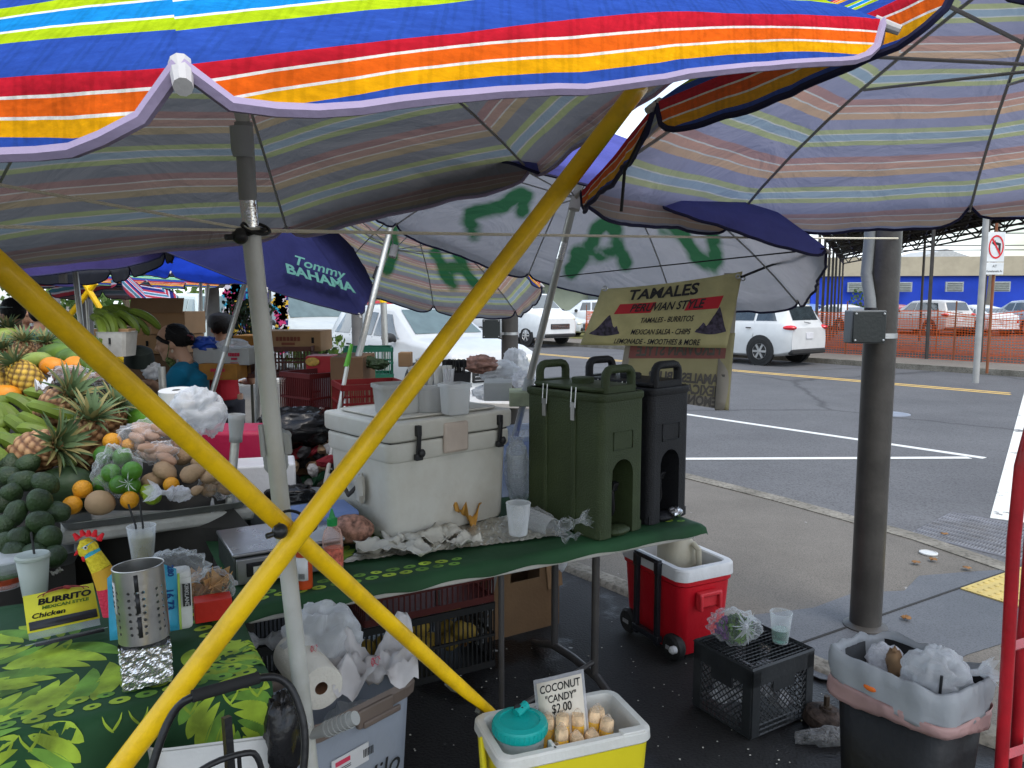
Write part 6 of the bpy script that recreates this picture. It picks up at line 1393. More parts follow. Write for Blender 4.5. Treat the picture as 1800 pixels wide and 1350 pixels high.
# ---------------- yellow cooler with candy ----------------
YC=Vector((.148,2.175,0)); ya=radians(20); yz=.40
G=thing('yellow_cooler','small yellow and white cooler without lid in front, showing coconut candy','cooler',tuple(YC),ya)
yw=M('cooler_cream',(.6,.6,.56),.4,dirt=.4,dcol=(.35,.33,.26),ds=10); yy=M('cooler_yellow',(.66,.56,.02),.4,var=.05)
W2,D2=.47,.255
mb,_=rshell(-W2/2,W2/2,-D2/2,D2/2,[(0,.03),(.03,.02),(yz-.03,.0)],.04); mb.build('body',yy,G)
mb,_=rshell(-W2/2,W2/2,-D2/2,D2/2,[(yz-.035,-.004),(yz-.03,-.008),(yz-.005,-.006),(yz,.0),(yz,.018),(yz-.006,.022),(yz-.03,.024),(.09,.035),(.08,.06),(.08,.11)],.04); mb.build('liner_rim',yw,G)
MB().box((-W2/2+.165,-D2/2+.03,yz-.055),(.012,.05,.11)).build('divider_tab',yw,G,bev=.003); MB().box((W2/2-.06,-D2/2+.012,yz-.005),(.075,.03,.02)).build('lid_socket',yw,G,bev=.003)
for s in(-1,1): MB().tube([(s*(W2/2+.012),-.02,yz-.13),(s*(W2/2+.016),-.01,yz-.05),(s*(W2/2+.008),.03,yz-.02)],[.016,.016,.012],10,fl=.6).build('handle_arm',yy,G)
def yc_(x,y,z): return YC+rot(0,0,ya)@Vector((x,y,z))
g=thing('lidded_tub','clear tub with a round teal screw lid standing inside the yellow cooler','tub',tuple(yc_(-.135,-.005,yz-.13)))
teal=M('lid_teal',(.005,.33,.30),.35,var=.04)
MB().lathe([(.05,0),(.066,.01),(.074,.14)],n=36).build('tub',clear('tub_clear',(.7,.8,.78),a=.4,rough=.2,wr=.1),g)
l_=MB().lathe([(.078,.13),(.081,.135),(.081,.158),(.078,.164),(.06,.168),(.058,.164),(0,.166)],n=40).build('lid',teal,g)
mb=MB(); [mb.box((.081*cos(a),.081*sin(a),.146),(.003,.003,.02),rot(0,0,a)) for a in [i*pi/18 for i in range(36)]]; mb.build('lid_grip',teal,l_)
MB().tube([(-.01,.02,.172),(.02,.05,.185)],.014,10).build('lid_tab',teal,l_); MB().ell((.0,.035,.184),(.018,.013,.008),n=14,m=8).build('valve_cap',blackpl,l_)
wrp=clear('candy_wrap',(.9,.8,.65),a=.08,rough=.12,wr=.8,ws=40,edge=.6)
cm=M('candy_tan',(.7,.5,.3),.5,var=.4,vs=40,bump=.4,bs=80); cyl=M('candy_label_yellow',(.75,.42,.02),.5,var=.2,vs=60)
def candy(loc,R,label=None,group='coconut candy rolls in the yellow cooler'):
    g=thing('candy_roll',label or 'clear wrapped coconut candy roll with yellow label in the yellow cooler','candy',tuple(loc),0,group,R=R)
    MB().lathe([(.0,-.07),(.017,-.069),(.0185,-.062),(.0185,.058),(.016,.066),(.0,.067)],n=16,sq=3.5).build('candy',cm,g)
    q=MB().shell([(.0188,-.04),(.0192,-.038),(.0192,.034),(.0188,.036)],n=16,sq=3.5).build('label_band',cyl,g)
    mb=MB(); [mb.box((-.006+i*.003,-.0200,-.008),(.0014,.0004,.03)) for i in range(4)]; mb.build('barcode',M('ink',0),q,smooth=False)
    MB().ell((0,0,.01),(.0222,.0222,.074),n=14,m=10,nz=.0).build('wrapper',wrp,g); return g
c0=None; spots=[(.005,-.03,yz-.02,.05,.1),(.04,-.045,yz-.035,.0,-.06),(.075,-.04,yz-.04,.05,.08),(.115,-.03,yz-.02,-.05,.1),(.02,.0,yz-.0,.1,.2),(.06,.0,yz+.0,.0,.1),(.095,.005,yz-.005,-.1,-.05),(-.01,.02,yz-.01,.2,0),(.125,.03,yz-.02,.1,.1),(.045,.035,yz-.01,.0,.0),(-.015,-.055,yz-.06,.1,-.2),(.01,-.07,yz-.07,-.1,.3)]
for i,(x,y,z,a,b) in enumerate(spots):
    R=rot(a*.4-.1,b*.4,ya+i*1.57+.2*i)
    if c0 is None: c0=candy(yc_(x*1.3-.03,y*1.1-.02,z-.036),R)
    else: dup(c0,yc_(x*1.3-.03,y*1.1-.02,z-.036),R=R)
sgn=at(990,1232,Y=1.9); pb=at(990,1300,Y=2.16)
g=thing('price_card','handwritten COCONUT CANDY $2.00 card in a clear sleeve standing in the yellow cooler','price card',tuple(pb))
A=at(953,1310,Y=2.17);B=at(1032,1292,Y=2.15);Ct=at(1022,1184,Y=2.2);Dt=at(943,1202,Y=2.22)
def cf(u,v,off=0):
    n=Vector((.1,-1,.2)).normalized(); return A.lerp(B,u).lerp(Dt.lerp(Ct,u),v)+n*(off+.002*sin(u*5))
MB().grid(4,6,lambda u,v:cf(u,v)).build('card',M('card_paper',(.68,.62,.52),.7,var=.05),g,True,sol=.001)
MB().grid(4,6,lambda u,v:cf(u*1.12-.06,v*1.1-.04,-.003)).build('plastic_sleeve',clear('sleeve_film',(.8,.8,.82),a=.35,rough=.15,wr=.4,ws=20,edge=.4),g,True,sol=.0006)
xd=(B-A).normalized(); yd=(Dt-A).normalized(); nd=xd.cross(yd)
mb=MB()
for s,u,v,z_ in(('COCONUT',.5,.88,.032),('"CANDY"',.5,.7,.03),('$2.00',.5,.53,.036)):
    vs,fs=textmesh(s,z_,.0004,.05,.0002,sx=.78); c=cf(u,v,.0025); mb.add([c+xd*p.x+yd*p.y for p in vs],fs)
mb.build('handwriting',M('ink',0),g,True,smooth=False)
# wooden board on the ground bottom
o=MB().box((0,0,.02),(.5,.25,.03)).build('wood_board',M('wood_red',(.1,.035,.02),.7,var=.5,vs=12),bev=.003); o.location=(-.16,1.98,0); o.rotation_euler=(0,0,.5); tag(o,'reddish wooden board lying on the asphalt behind the yellow cooler','board')
# ---------------- black cart + white basin ----------------
g=thing('shopping_cart','folding cart with a black tube handle at the bottom left, white basin behind','cart',(-.55,1.4,0))
bt=M('cart_black',(.012,.012,.013),.35)
Yc=1.33
hp=[at(258,1380,Y=Yc-.05),at(285,1290,Y=Yc-.02),at(308,1245,Y=Yc),at(335,1225,Y=Yc),at(400,1205,Y=Yc+.04),at(460,1190,Y=Yc+.08),at(492,1190,Y=Yc+.1),at(518,1215,Y=Yc+.1),at(540,1290,Y=Yc+.08),at(528,1400,Y=Yc+.05)]
def smoothp(p,it=2):
    for _ in range(it):
        q=[p[0]]
        for i in range(len(p)-1): q+=[p[i].lerp(p[i+1],.25),p[i].lerp(p[i+1],.75)]
        p=q+[p[-1]]
    return p
MB().tube(smoothp(hp),.0075,12).build('handle_tube',bt,g,True)
MB().tube([at(338,1224,Y=Yc),at(455,1191,Y=Yc+.075)],.0115,14).build('foam_grip',M('foam_black',(.014,.014,.014),.8),g,True)
MB().tube([at(398,1260,Y=Yc+.02),at(408,1400,Y=Yc)],.010,4).build('upright',bt,g,True)
MB().tube(smoothp([at(300,1400,Y=Yc-.1),at(360,1345,Y=Yc-.08),at(430,1322,Y=Yc-.05),at(455,1325,Y=Yc-.04),at(468,1400,Y=Yc-.04)]),.0055,10).build('lower_tube',bt,g,True)
MB().tube([at(420,1330,Y=Yc-.05),at(425,1400,Y=Yc-.05)],.004,8).build('thin_bar',bt,g,True)
wb=at(400,1330,Y=1.62); o,_=rshell(-.17,.17,-.12,.12,[(0,.04),(.01,.03),(.12,.002),(.125,-.006),(.13,-.008),(.128,.0),(.11,.006),(.02,.035),(.02,.08)],.05); o=o.build('white_basin',M('basin_white',(.6,.6,.58),.3)); o.location=at(390,1345,Y=1.66)+Vector((0,0,-.05)); o.rotation_euler=(-.25,.12,.45); tag(o,'shallow white plastic basin below the cloth edge, behind the cart handle','basin')
o=bag('dark_bag','black plastic bag crammed beside the tote and cart handle','plastic bag',at(500,1290,Y=1.62),(.04,.05,.10),4,M('bag_black',(.012,.012,.013),.25,bump=.8,bs=14),nzk=.4)
# ---------------- things on the left table ----------------
z2=.744
def tb(px,py): return at(px,py,z=z2)
st_=M('steel_brushed',(.5,.49,.47),.3,.95,var=.12,vs=10,bump=.06)
pc=tb(258,1190); fbz=.095
g=thing('foil_block','block wrapped in crumpled foil under the steel cylinder','foil parcel',(pc.x,pc.y,z2),.5)
def crk(d): return 1
mb=MB(); mb.grid(1,1,lambda u,v:Vector((0,0,0)))
mb=MB()
n=26
for s,(a,b) in enumerate([((-1,-1),(1,-1)),((1,-1),(1,1)),((1,1),(-1,1)),((-1,1),(-1,-1))]):
    mb.grid(n,n,lambda u,v:(lambda p:p+Vector((p.x,p.y,0)).normalized()*.009*abs(fbm((p.x*38+7,p.y*38,p.z*38),1,4)))(Vector(((a[0]+(b[0]-a[0])*u)*.052,(a[1]+(b[1]-a[1])*u)*.052,v*fbz))))
mb.grid(n,n,lambda u,v:Vector(((u-.5)*.105,(v-.5)*.105,fbz+.004*fbm((u*9,v*9,2),1,4)))); mb.build('foil_wrap',M('foil',0),g,smooth=False)
R_=rot(-.02,-.05,0); cyb=Vector((pc.x,pc.y,z2+fbz+.006)); cyr=.056; cyh=.178
g=thing('perforated_cylinder','perforated stainless steel cutlery cylinder standing on foil on the leaf print cloth','cutlery cylinder',tuple(cyb),0,R=R_)
# wall built as cells with round holes
NC=22; NRW=7; mb=MB()
def cyl(t,z,r=cyr): return Vector((r*cos(t),r*sin(t),z))
z_lo,z_hi=.02,.135
mb.grid(88,1,lambda u,v:cyl(2*pi*u,v*z_lo)); mb.grid(88,2,lambda u,v:cyl(2*pi*u,z_hi+v*(cyh-z_hi)))
for i in range(NC):
    for j in range(NRW):
        t0=2*pi*i/NC;t1=2*pi*(i+1)/NC; za=z_lo+(z_hi-z_lo)*j/NRW; zb=z_lo+(z_hi-z_lo)*(j+1)/NRW
        hole=(i%11 not in(0,4,8))
        if not hole: mb.grid(4,1,lambda u,v:cyl(t0+(t1-t0)*u,za+(zb-za)*v)); continue
        tm=(t0+t1)/2;zm=(za+zb)/2; hr=.0037; sq_=[];ci=[]
        for k in range(16):
            a=2*pi*k/16; c_,s_=cos(a),sin(a); q=1/max(abs(c_),abs(s_)); sq_.append(cyl(tm+c_*q*(t1-t0)/2,zm+s_*q*(zb-za)/2)); ci.append(cyl(tm+c_*hr/cyr,zm+s_*hr))
        mb.add(sq_+ci,[(k,(k+1)%16,16+(k+1)%16,16+k) for k in range(16)])
mb.build('perforated_wall',st_,g,smooth=False,sol=.0012)
MB().tube([cyl(2*pi*k/60,cyh) for k in range(60)],.0018,8,closed=True).build('rolled_rim',st_,g)
MB().lathe([(0,.003),(cyr-.001,.003),(cyr-.001,.006),(0,.006)],n=40).build('bottom',st_,g)
mb=MB()
for a_,zs in((-pi/2+.35,[(.02,.07),(.078,.125),(.13,.17)]),):
    for (q0,q1) in zs: mb.grid(3,1,lambda u,v:cyl(a_+(u-.5)*.16,q0+(q1-q0)*v,cyr+.0012))
mb.build('black_strip',blackpl,g,smooth='full',sol=.0008)
q=MB().grid(6,1,lambda u,v:cyl(-pi/2-1.05+.7*(u-.5),.075+.075*v,cyr+.0012)).build('white_label',M('label_white',0),g,smooth='full',sol=.0008)
mb=MB()
for z in(.09,.1,.115,.125,.135): mb.grid(4,1,lambda u,v:cyl(-pi/2-1.0+.4*(u-.5),z+.005*v,cyr+.0024))
mb.build('label_print',M('ink',0),q,smooth=False)
# sign holder
A=tb(52,1135);B=tb(198,1102); xd=(B-A).normalized(); up=Vector((0,0,1)); bk_=Vector((-xd.y,xd.x,0))
g=thing('menu_holder','acrylic holder with a yellow burrito menu card and magnetic strips on the cloth','menu holder',tuple(A),0)
acr=clear('acrylic',(.7,.75,.75),a=.18,rough=.05,wr=.05,edge=.6)
def mh(u,v,off=0,w_=.168): 
    d=(bk_*.8+up*.6).normalized(); n=xd.cross(d); return A+xd*(w_*u)+d*v+up*.012+n*off
MB().grid(2,2,lambda u,v:mh(u,v*.135,.004)).build('card_back',acr,g,True,sol=.002)
MB().grid(2,2,lambda u,v:mh(u*1.02-.01,v*.12+.02,.006)).build('menu_card',M('card_yellow',(.68,.62,.03),.6,var=.06),g,True,sol=.001)
MB().grid(1,1,lambda u,v:A+xd*(.19*u-.01)-bk_*(.05*v)+up*(.002+.02*v)).build('base_plate',acr,g,True,sol=.002)
mb=MB().grid(2,1,lambda u,v:mh(u*.96+.02,.024+v*.026,.010)).grid(2,1,lambda u,v:A+xd*(.16*u+.01)-bk_*(.03+.028*v)+up*.016).build('magnetic_strip',blackpl,g,True,sol=.002)
def mtext(s,u,v,sz,mat,nm,sh=.2,sx=1.15,bold=.001,off=.0095):
    d=(mh(0,.1)-mh(0,0)).normalized(); vs,fs=textmesh(s,sz,bold,sh,.0002,sx=sx); c=mh(u,v,off); mb=MB(); mb.add([c+xd*p.x+d*p.y for p in vs],fs); mb.build(nm,mat,g,True,smooth=False)
mtext('BURRITO',.56,.108,.026,M('ink',0),'lettering',.15,1.2,.0012); mtext('MEXICAN STYLE',.56,.088,.0135,M('print_green_red',(.1,.2,.03),.6),'lettering',.15,1.15,.0006); mtext('Chicken',.3,.066,.021,M('ink',0),'lettering',.25,1.15,.0006)
mb=MB(); d=(mh(0,.1)-mh(0,0)).normalized()
for k,(r0,hh_) in enumerate(((.062,.014),(.05,.02))): mb.tube([mh(.56,.124,.01)+xd*(r0*cos(pi*i/16))+d*(hh_*sin(pi*i/16)) for i in range(17)],.0014,5)
mb.ell(mh(.62,.14,.01),(.012,.002,.006),n=10,m=6); mb.build('burrito_emblem',M('emblem_dark_red',(.2,.02,.02),.6),g,True)
# cups
mlk=M('cup_milky',(.55,.6,.55),.3,tl=.35,var=.05,bump=0)
c=tb(62,1048); cup_('lidded white foam cup with a black straw at the left edge of the cloth',(c.x,c.y,z2),.045,.125,mlk,straw=1,lid=True,name='lidded_cup',sc=.74)
c=at(232,1010,z=z2+.0); cup_('clear cup of pale yellow drink with two black straws, behind the rooster toy',(c.x-.02,c.y+.12,z2),.046,.13,cup,fill=(M('drink_yellow',(.45,.4,.18),.15,bump=0,trans=.4),.75),straw=2,sc=.74)
g=thing('salsa_tub','round clear tub of green and red salsa at the left edge, beside the lidded cup','tub',tuple(tb(8,1030)))
MB().lathe([(.001,0),(.045,0),(.055,.02),(.058,.035)],n=28).build('red_layer',M('salsa_red',(.3,.05,.02),.4,var=.4,vs=40),g); MB().lathe([(.0575,.036),(.06,.065),(0,.065)],n=28).build('green_layer',M('salsa_green',(.05,.09,.03),.5,var=.5,vs=40),g)
MB().shell([(.0001,-.001),(.05,-.001),(.066,.09)],n=28).build('tub_wall',cup,g,sol=.001); MB().lathe([(.067,.086),(.069,.092),(.06,.096),(0,.095)],n=28).build('lid',frost,g)
# napkin pack
A=tb(225,1118);g=thing('napkin_pack','blue and white plastic pack of paper napkins behind the steel cylinder, torn open','napkin pack',tuple(A))
pa0=at(205,1100,Y=1.93);ang=.55; R=rot(-.12,.0,.42)
o_=at(268,1110,Y=1.95); bx=lambda x,y,z:o_+R@Vector((x,y,z))
mb=MB().box(bx(0,.04,.07),(.2,.075,.16),R); mb.build('napkins_block',nap,g,True,bev=.012)
mb=MB().grid(6,6,lambda u,v:bx(-.1+.165*u,-.004-.004*sin(u*9+v*5),-.005+.16*v+.035*sin(pi*u*2.1)**2*v)); pkb=mb.build('blue_print_face',M('pack_blue',(.05,.34,.52),.3,var=.1,bump=.5,bs=16),g,True,sol=.001)
MB().grid(2,6,lambda u,v:bx(.066+.006*u,-.0055,-.005+.15*v)).build('yellow_stripe',M('pack_lime',(.35,.5,.1),.4),pkb,True,sol=.0006)
def ptxt(s,x,z,sz,mat,vert=True,sx=1,off=-.0085):
    vs,fs=textmesh(s,sz,.0008,0,.0002,sx=sx); mb=MB(); mb.add([bx(x+(p.y if vert else p.x),off,z+(-p.x if vert else p.y)) for p in vs],fs); mb.build('lettering',mat,pkb,True,smooth=False)
wht=M('label_white',0); ptxt('280',.05,.155,.02,M('pack_navy',(.02,.08,.3),.4)); ptxt('16.73',.045,.08,.026,M('pack_navy',0)); ptxt('2',-.01,.15,.02,M('pack_navy',0))
q=MB().box(bx(.087,-.006,.085),(.02,.003,.06),R).build('black_badge',M('ink',0),g,True); 
vs,fs=textmesh('KIRKLAND',.0135,.0004,0,.0002); mb=MB(); mb.add([bx(.087+p.y,-.0085,.085-p.x) for p in vs],fs); mb.build('lettering',wht,q,True,smooth=False)
MB().ell(bx(.06,.04,.15),(.08,.04,.05),R,n=24,m=16,nz=.35,ns=16).build('torn_wrap',film,g,True,smooth='full')
# rooster toy (plain generic papier mache bird)
g=thing('rooster_figure','small papier mache rooster in yellow, blue and red bands behind the menu card','rooster figure',tuple(tb(185,1060)))
Yr=2.02; rb=at(195,1040,Y=Yr)
neck=[at(205,1075,Y=Yr),at(192,1030,Y=Yr),at(178,1000,Y=Yr),at(163,975,Y=Yr),at(152,958,Y=Yr),at(148,948,Y=Yr)]; rad=[.035,.032,.026,.022,.022,.012]
cols=[M('fringe_red',(.6,.03,.07),.8,bump=1,bs=120),M('fringe_gold',(.55,.3,.02),.6),M('fringe_yellow',(.7,.55,.03),.8,bump=1,bs=120),M('fringe_blue',(.05,.4,.55),.8,bump=1,bs=120),M('fringe_yellow',0)]
mb=MB()
for i in range(5): mb.tube([neck[i]+(neck[i]-neck[i+1])*.02,neck[i+1]],[rad[i],rad[i+1]],18,mi=i)
mb.build('body',cols,g,True,rem=0)
MB().ell(at(155,965,Y=Yr),(.027,.024,.026),n=18,m=12).build('head',M('fringe_yellow',0),g,True)
mb=MB()
for i in range(5): p=at(138+i*9,948-(6 if i in(1,2,3) else 0),Y=Yr); mb.tube([p,p+Vector(((i-2)*.006,0,.016))],[.009,.004],8)
mb.build('comb',M('felt_red',(.6,.01,.02),.7),g,True)
MB().tube([at(140,968,Y=Yr-.01),at(131,976,Y=Yr-.01)],[.008,.002],8).build('beak',M('felt_red',0),g,True); MB().ell(at(147,980,Y=Yr-.015),(.006,.005,.012),n=8,m=6).build('wattle',M('felt_red',0),g,True)
mb=MB().ell(at(150,963,Y=Yr-.03),(.006,.003,.006),n=10,m=6); e=mb.build('eye',wht,g,True); MB().ell(at(150,963,Y=Yr-.034),(.003,.002,.003),n=8,m=6).build('pupil',M('ink',0),e,True)
# chips bag and red box
o=MB().box((0,0,.03),(.10,.06,.06)).build('red_box',M('box_red',(.5,.02,.01),.5),bev=.002); o.location=tb(375,1085); o.rotation_euler=(0,0,.45); tag(o,'small plain red box under the bag of chips on the cloth','box')
g=thing('chips_bag','clear bag of tan tortilla chips lying on the small red box','bag of chips',tuple(at(370,1020,Y=2.2)))
mb=MB(); rnd=random.Random(6); cc=at(368,1030,Y=2.2)
for i in range(46):
    p=cc+Vector((rnd.uniform(-.06,.045),rnd.uniform(-.025,.025),rnd.uniform(-.035,.035)-0)); R=rot(rnd.uniform(0,3),rnd.uniform(0,3),rnd.uniform(0,3)); s=.032; mb.add([p+R@Vector((s*cos(a),s*sin(a),.004*k)) for k,a in enumerate((0,2.1,4.2))],[(0,1,2)])
mb.build('chips',M('chips_tan',(.42,.24,.09),.8,var=.2),g,True,smooth=False,sol=.0015); MB().ell(cc,(.075,.04,.048),n=26,m=16,nz=.3,ns=16).build('clear_wrap',film,g,True,smooth='full')
paper('small torn scrap of white paper on the cloth beside the lidded cup',100,1015,.04,3.3,npm,'paper_scrap','paper scrap',None,.02)
# ---------------- fruit stall ----------------
stw=M('stall_white',(.45,.44,.4),.6,dirt=.5,dcol=(.1,.09,.07),ds=6)
TA=at(106,928,z=.86);TB=at(448,884,z=.86); xd=(TB-TA).normalized(); yd=Vector((-xd.y,xd.x,0)); TLn=(TB-TA).length
tra=atan2(xd.y,xd.x)
def tr_(x,y,z=0): return TA+xd*x+yd*y+Vector((0,0,z))
g=thing('display_table','white edged display table under the tray of potatoes and citrus','display table',tuple(TA-Vector((0,0,.86))),0)
MB().box(tr_(TLn/2-.0,.28,-.045),(TLn,.55,.05),rot(0,0,tra)).build('table_top',stw,g,True,bev=.015)
for x,y in((.1,.06),(TLn-.12,.06),(.1,.5),(TLn-.1,.5)): MB().tube([tr_(x,y,-.07),tr_(x,y,-.86)],.016,8).build('leg',legm,g,True)
g=thing('metal_tray','shallow dented metal tray holding potatoes and citrus on the white edged display table','tray',tuple(tr_(0,0)),tra)
mb,_=rshell(0,TLn-.02,0,.5,[(-.018,.02),(-.016,.012),(.012,-.002),(.014,-.006),(.011,-.006),(.008,.002),(-.012,.018),(-.012,.1)],.05); mb.build('tray',M('tray_alu',(.3,.31,.3),.4,.8,dirt=.4,dcol=(.1,.09,.07)),g)
# sloping stand beneath the heap
def Yof(py): 
    T_=[(560,4.35),(620,3.75),(700,3.3),(780,3.02),(850,2.86),(900,2.76),(1000,2.5)]
    for (a,ya_),(b,yb_) in zip(T_,T_[1:]):
        if py<=b: return ya_+(yb_-ya_)*max(0,(py-a))/(b-a)
    return 2.4
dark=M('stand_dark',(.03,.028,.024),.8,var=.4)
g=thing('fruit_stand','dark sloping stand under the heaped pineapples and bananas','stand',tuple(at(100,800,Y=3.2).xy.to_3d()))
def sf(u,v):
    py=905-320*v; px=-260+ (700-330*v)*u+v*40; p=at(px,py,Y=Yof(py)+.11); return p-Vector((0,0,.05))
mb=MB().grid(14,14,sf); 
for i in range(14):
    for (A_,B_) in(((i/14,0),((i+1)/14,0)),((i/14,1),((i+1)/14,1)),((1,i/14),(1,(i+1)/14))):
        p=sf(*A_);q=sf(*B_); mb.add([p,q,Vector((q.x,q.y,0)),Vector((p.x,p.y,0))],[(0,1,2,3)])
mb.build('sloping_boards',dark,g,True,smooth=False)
FM={}
def place(kind,builder,label,px,py,R,grp,Y=None,sc=1,cat=None,dy=0):
    Y=(Y or Yof(py))+dy; p=at(px,py,Y=Y)
    if kind not in FM:
        o=builder(p,R,label,grp); FM[kind]=o
        if sc!=1: o.scale=(sc,)*3
        return o
    o=FM[kind]
    if o.type=='EMPTY': return dup(o,p,R=R,label=label,group=grp,scale=sc)
    c=o.copy(); C.objects.link(c); c.location=p; c.rotation_euler=R.to_euler(); c.scale=(sc,)*3; c['label']=label
    if grp: c['group']=grp
    return c
def single(nm,cat,mbf,mat):
    def b(p,R,label,grp):
        o=mbf().build(nm,mat,smooth='full'); o.location=p; o.rotation_euler=R.to_euler(); return tag(o,label,cat,grp)
    return b
# pineapple
def pinemat(nm,c1_,c2_):
    m,t,N,LK=nodes(nm); tc=N('TexCoord'); o=N('OutputMaterial'); b=N('BsdfPrincipled',i_Roughness=.65)
    at_=N('Attribute',attribute_name='eye'); r=ramp(N,[(.0,mul(c1_,.25)),(.35,c1_),(.7,c2_),(1,mul(c2_,1.3))]); n=N('TexNoise',i_Scale=30.,i_Detail=3.); LK(tc.outputs['Object'],n.inputs['Vector'])
    mm=N('MixRGB',blend_type='OVERLAY',i_0=.5); LK(at_.outputs['Fac'],r.inputs[0]); LK(r.outputs[0],mm.inputs[1]); LK(n.outputs[0],mm.inputs[2]); LK(mm.outputs[0],b.inputs['Base Color']); LK(b.outputs[0],o.inputs[0]); return m
crownm=[M('crown_green',(.10,.16,.07),.6,var=.3,tl=.15),M('crown_dry',(.26,.23,.09),.6,var=.3,tl=.15)]
def pineapple(c1_,c2_,nm):
    def b(p,R,label,grp):
        g=thing('pineapple',label,'pineapple',tuple(p),0,grp,R=R); mb=MB(); vs=[];fs=[];ey=[]; n=72;m=50; rx,L_=.062,.092
        for i in range(m+1):
            a=-pi/2+pi*i/m
            for k in range(n):
                t=2*pi*k/n; u=t/(2*pi)*9; v=i/m*8; e=(abs(sin(pi*(u+v)))*abs(sin(pi*(u-v))))**.5
                q=1+.09*e; ca=abs(cos(a))**.75; vs.append(Vector((rx*q*ca*cos(t),rx*q*ca*sin(t),L_*q*sin(a)))); ey.append(e*(.85+.3*noise.noise(Vector((u,v,0)))))
        for i in range(m):
            for k in range(n): fs.append((i*n+k,i*n+(k+1)%n,(i+1)*n+(k+1)%n,(i+1)*n+k))
        mb.add(vs,fs); mb.a['eye']=ey; mb.build('fruit_body',pinemat(nm,c1_,c2_),g,smooth='full')
        mb=MB(); rnd=random.Random(3)
        for i in range(46):
            a=i*2.4; el=.35+1.15*(i/46); L0=.06+.06*sin(pi*(i/46))**.7; w=.011; pts=[]
            for j in range(7):
                t=j/6; pts.append(Vector((cos(a),sin(a),0))*(.012+cos(el)*L0*t+.022*t*t*(1-i/60))+Vector((0,0,L_*.9+sin(el)*L0*t-.02*t*t)))
            s=Vector((-sin(a),cos(a),0)); vs=[];fs=[]
            for j,p_ in enumerate(pts): ww=w*(1-j/6)**.7+.0004; vs+=[p_-s*ww+Vector((0,0,ww*.5)),p_,p_+s*ww+Vector((0,0,ww*.5))]
            for j in range(6):
                for q in(0,1): fs.append((3*j+q,3*j+q+1,3*j+q+4,3*j+q+3))
            mb.add(vs,fs,0 if rnd.random()<.7 else 1)
        mb.build('crown',crownm,g); return g
    return b
brn=((.16,.065,.02),(.36,.2,.09)); yel_=((.22,.12,.015),(.55,.34,.04))
PG='pineapples on the fruit stall'
def RR(tx,ty): # crown direction in image plane: right, up
    return frame(Vector((tx,-.25,ty)))
place('pb',pineapple(*brn,'pine_brown'),'brown pineapple nearest the avocados, crown pointing right',62,795,RR(1,.35),PG,dy=-.06,sc=1.25)
place('pb',None,'brown pineapple above the nearest one, beside the green bananas',98,722,RR(.8,.75),PG,sc=1.25)
place('pb',None,'brown pineapple half hidden behind the bagged potatoes, tall crown upright',152,778,RR(.35,1),PG,dy=.05,sc=1.25)
place('py',pineapple(*yel_,'pine_yellow'),'bright yellow pineapple at the left, below the light green papaya',48,668,RR(-.5,.9),PG,dy=-.05)
place('pb',None,'small orange brown pineapple with grey green crown above the yellow one',42,625,RR(.2,1),PG,sc=.85)
place('pb',None,'pineapple at the back with a bushy upright crown right of the visor person',82,628,RR(.1,1),PG,sc=.9,dy=.25)
place('pb',None,'pineapple cut by the left edge behind the yellow one',6,640,RR(.1,1),PG,sc=.9,dy=.1)
place('py',None,'yellow pineapple at the very left edge below the papayas',2,672,RR(-.7,.6),PG)
place('pb',None,'pineapple whose spiky crown rises in front of the yellow brace',192,742,RR(.5,1),PG,dy=.12)
place('pb',None,'pineapple at the back left with a pale crown, below the visor',22,600,RR(-.1,1),PG,sc=.9,dy=.5)
place('pb',None,'pineapple at the very back right of the bushy crown',112,610,RR(.3,1),PG,sc=.8,dy=.4)
# bananas
def banana(nm,n_,L0,r,col):
    m=M('banana_'+nm,col,.5,var=.25,vs=12,bump=.1,dirt=.15,dcol=(.12,.12,.02))
    def b(p,R,label,grp):
        g=thing('banana_bunch',label,'bananas',tuple(p),0,grp,R=R)
        for i in range(n_):
            a=(i-(n_-1)/2)*.26; row=i%2; pts=[]; rs=[]
            for j in range(11):
                t=j/10; th=-.2+1.5*t; pts.append(Vector((L0*sin(th)*.8,a*.16*(.4+t)+a*.12,-L0*(1-cos(th))*.7+row*.028))); rs.append(r*(.35+.65*sin(pi*min(1,.12+t*.86))**.5) if 0<j<10 else r*.25)
            MB().tube(pts,rs,7).build('banana',m,g)
        MB().ell((-.02,0,.012),(.03,.05,.022),n=10,m=7).build('stem',m,g); return g
    return b
BG='green banana bunches'; bcol=(.10,.15,.015)
place('bn',banana('g',6,.165,.027,bcol),'upper bunch of green bananas at the left edge',10,712,rot(.1,.3,-.15),BG,dy=-.1)
place('bn',None,'middle bunch of green bananas curling down at the left edge',8,752,rot(.5,.5,-.3),BG,dy=-.1)
place('bn',None,'lowest bunch of green bananas, just left of the nearest pineapple',-8,785,rot(.2,.25,-.2),BG,dy=-.12)
place('bn',None,'bunch of green bananas in the white box behind the brace',182,553,rot(.1,.1,.1),BG,Y=4.7,sc=1.0)
place('bn',None,'second bunch of green bananas above the white bucket',205,560,rot(.1,.3,-.3),BG,Y=4.65,sc=1.0)
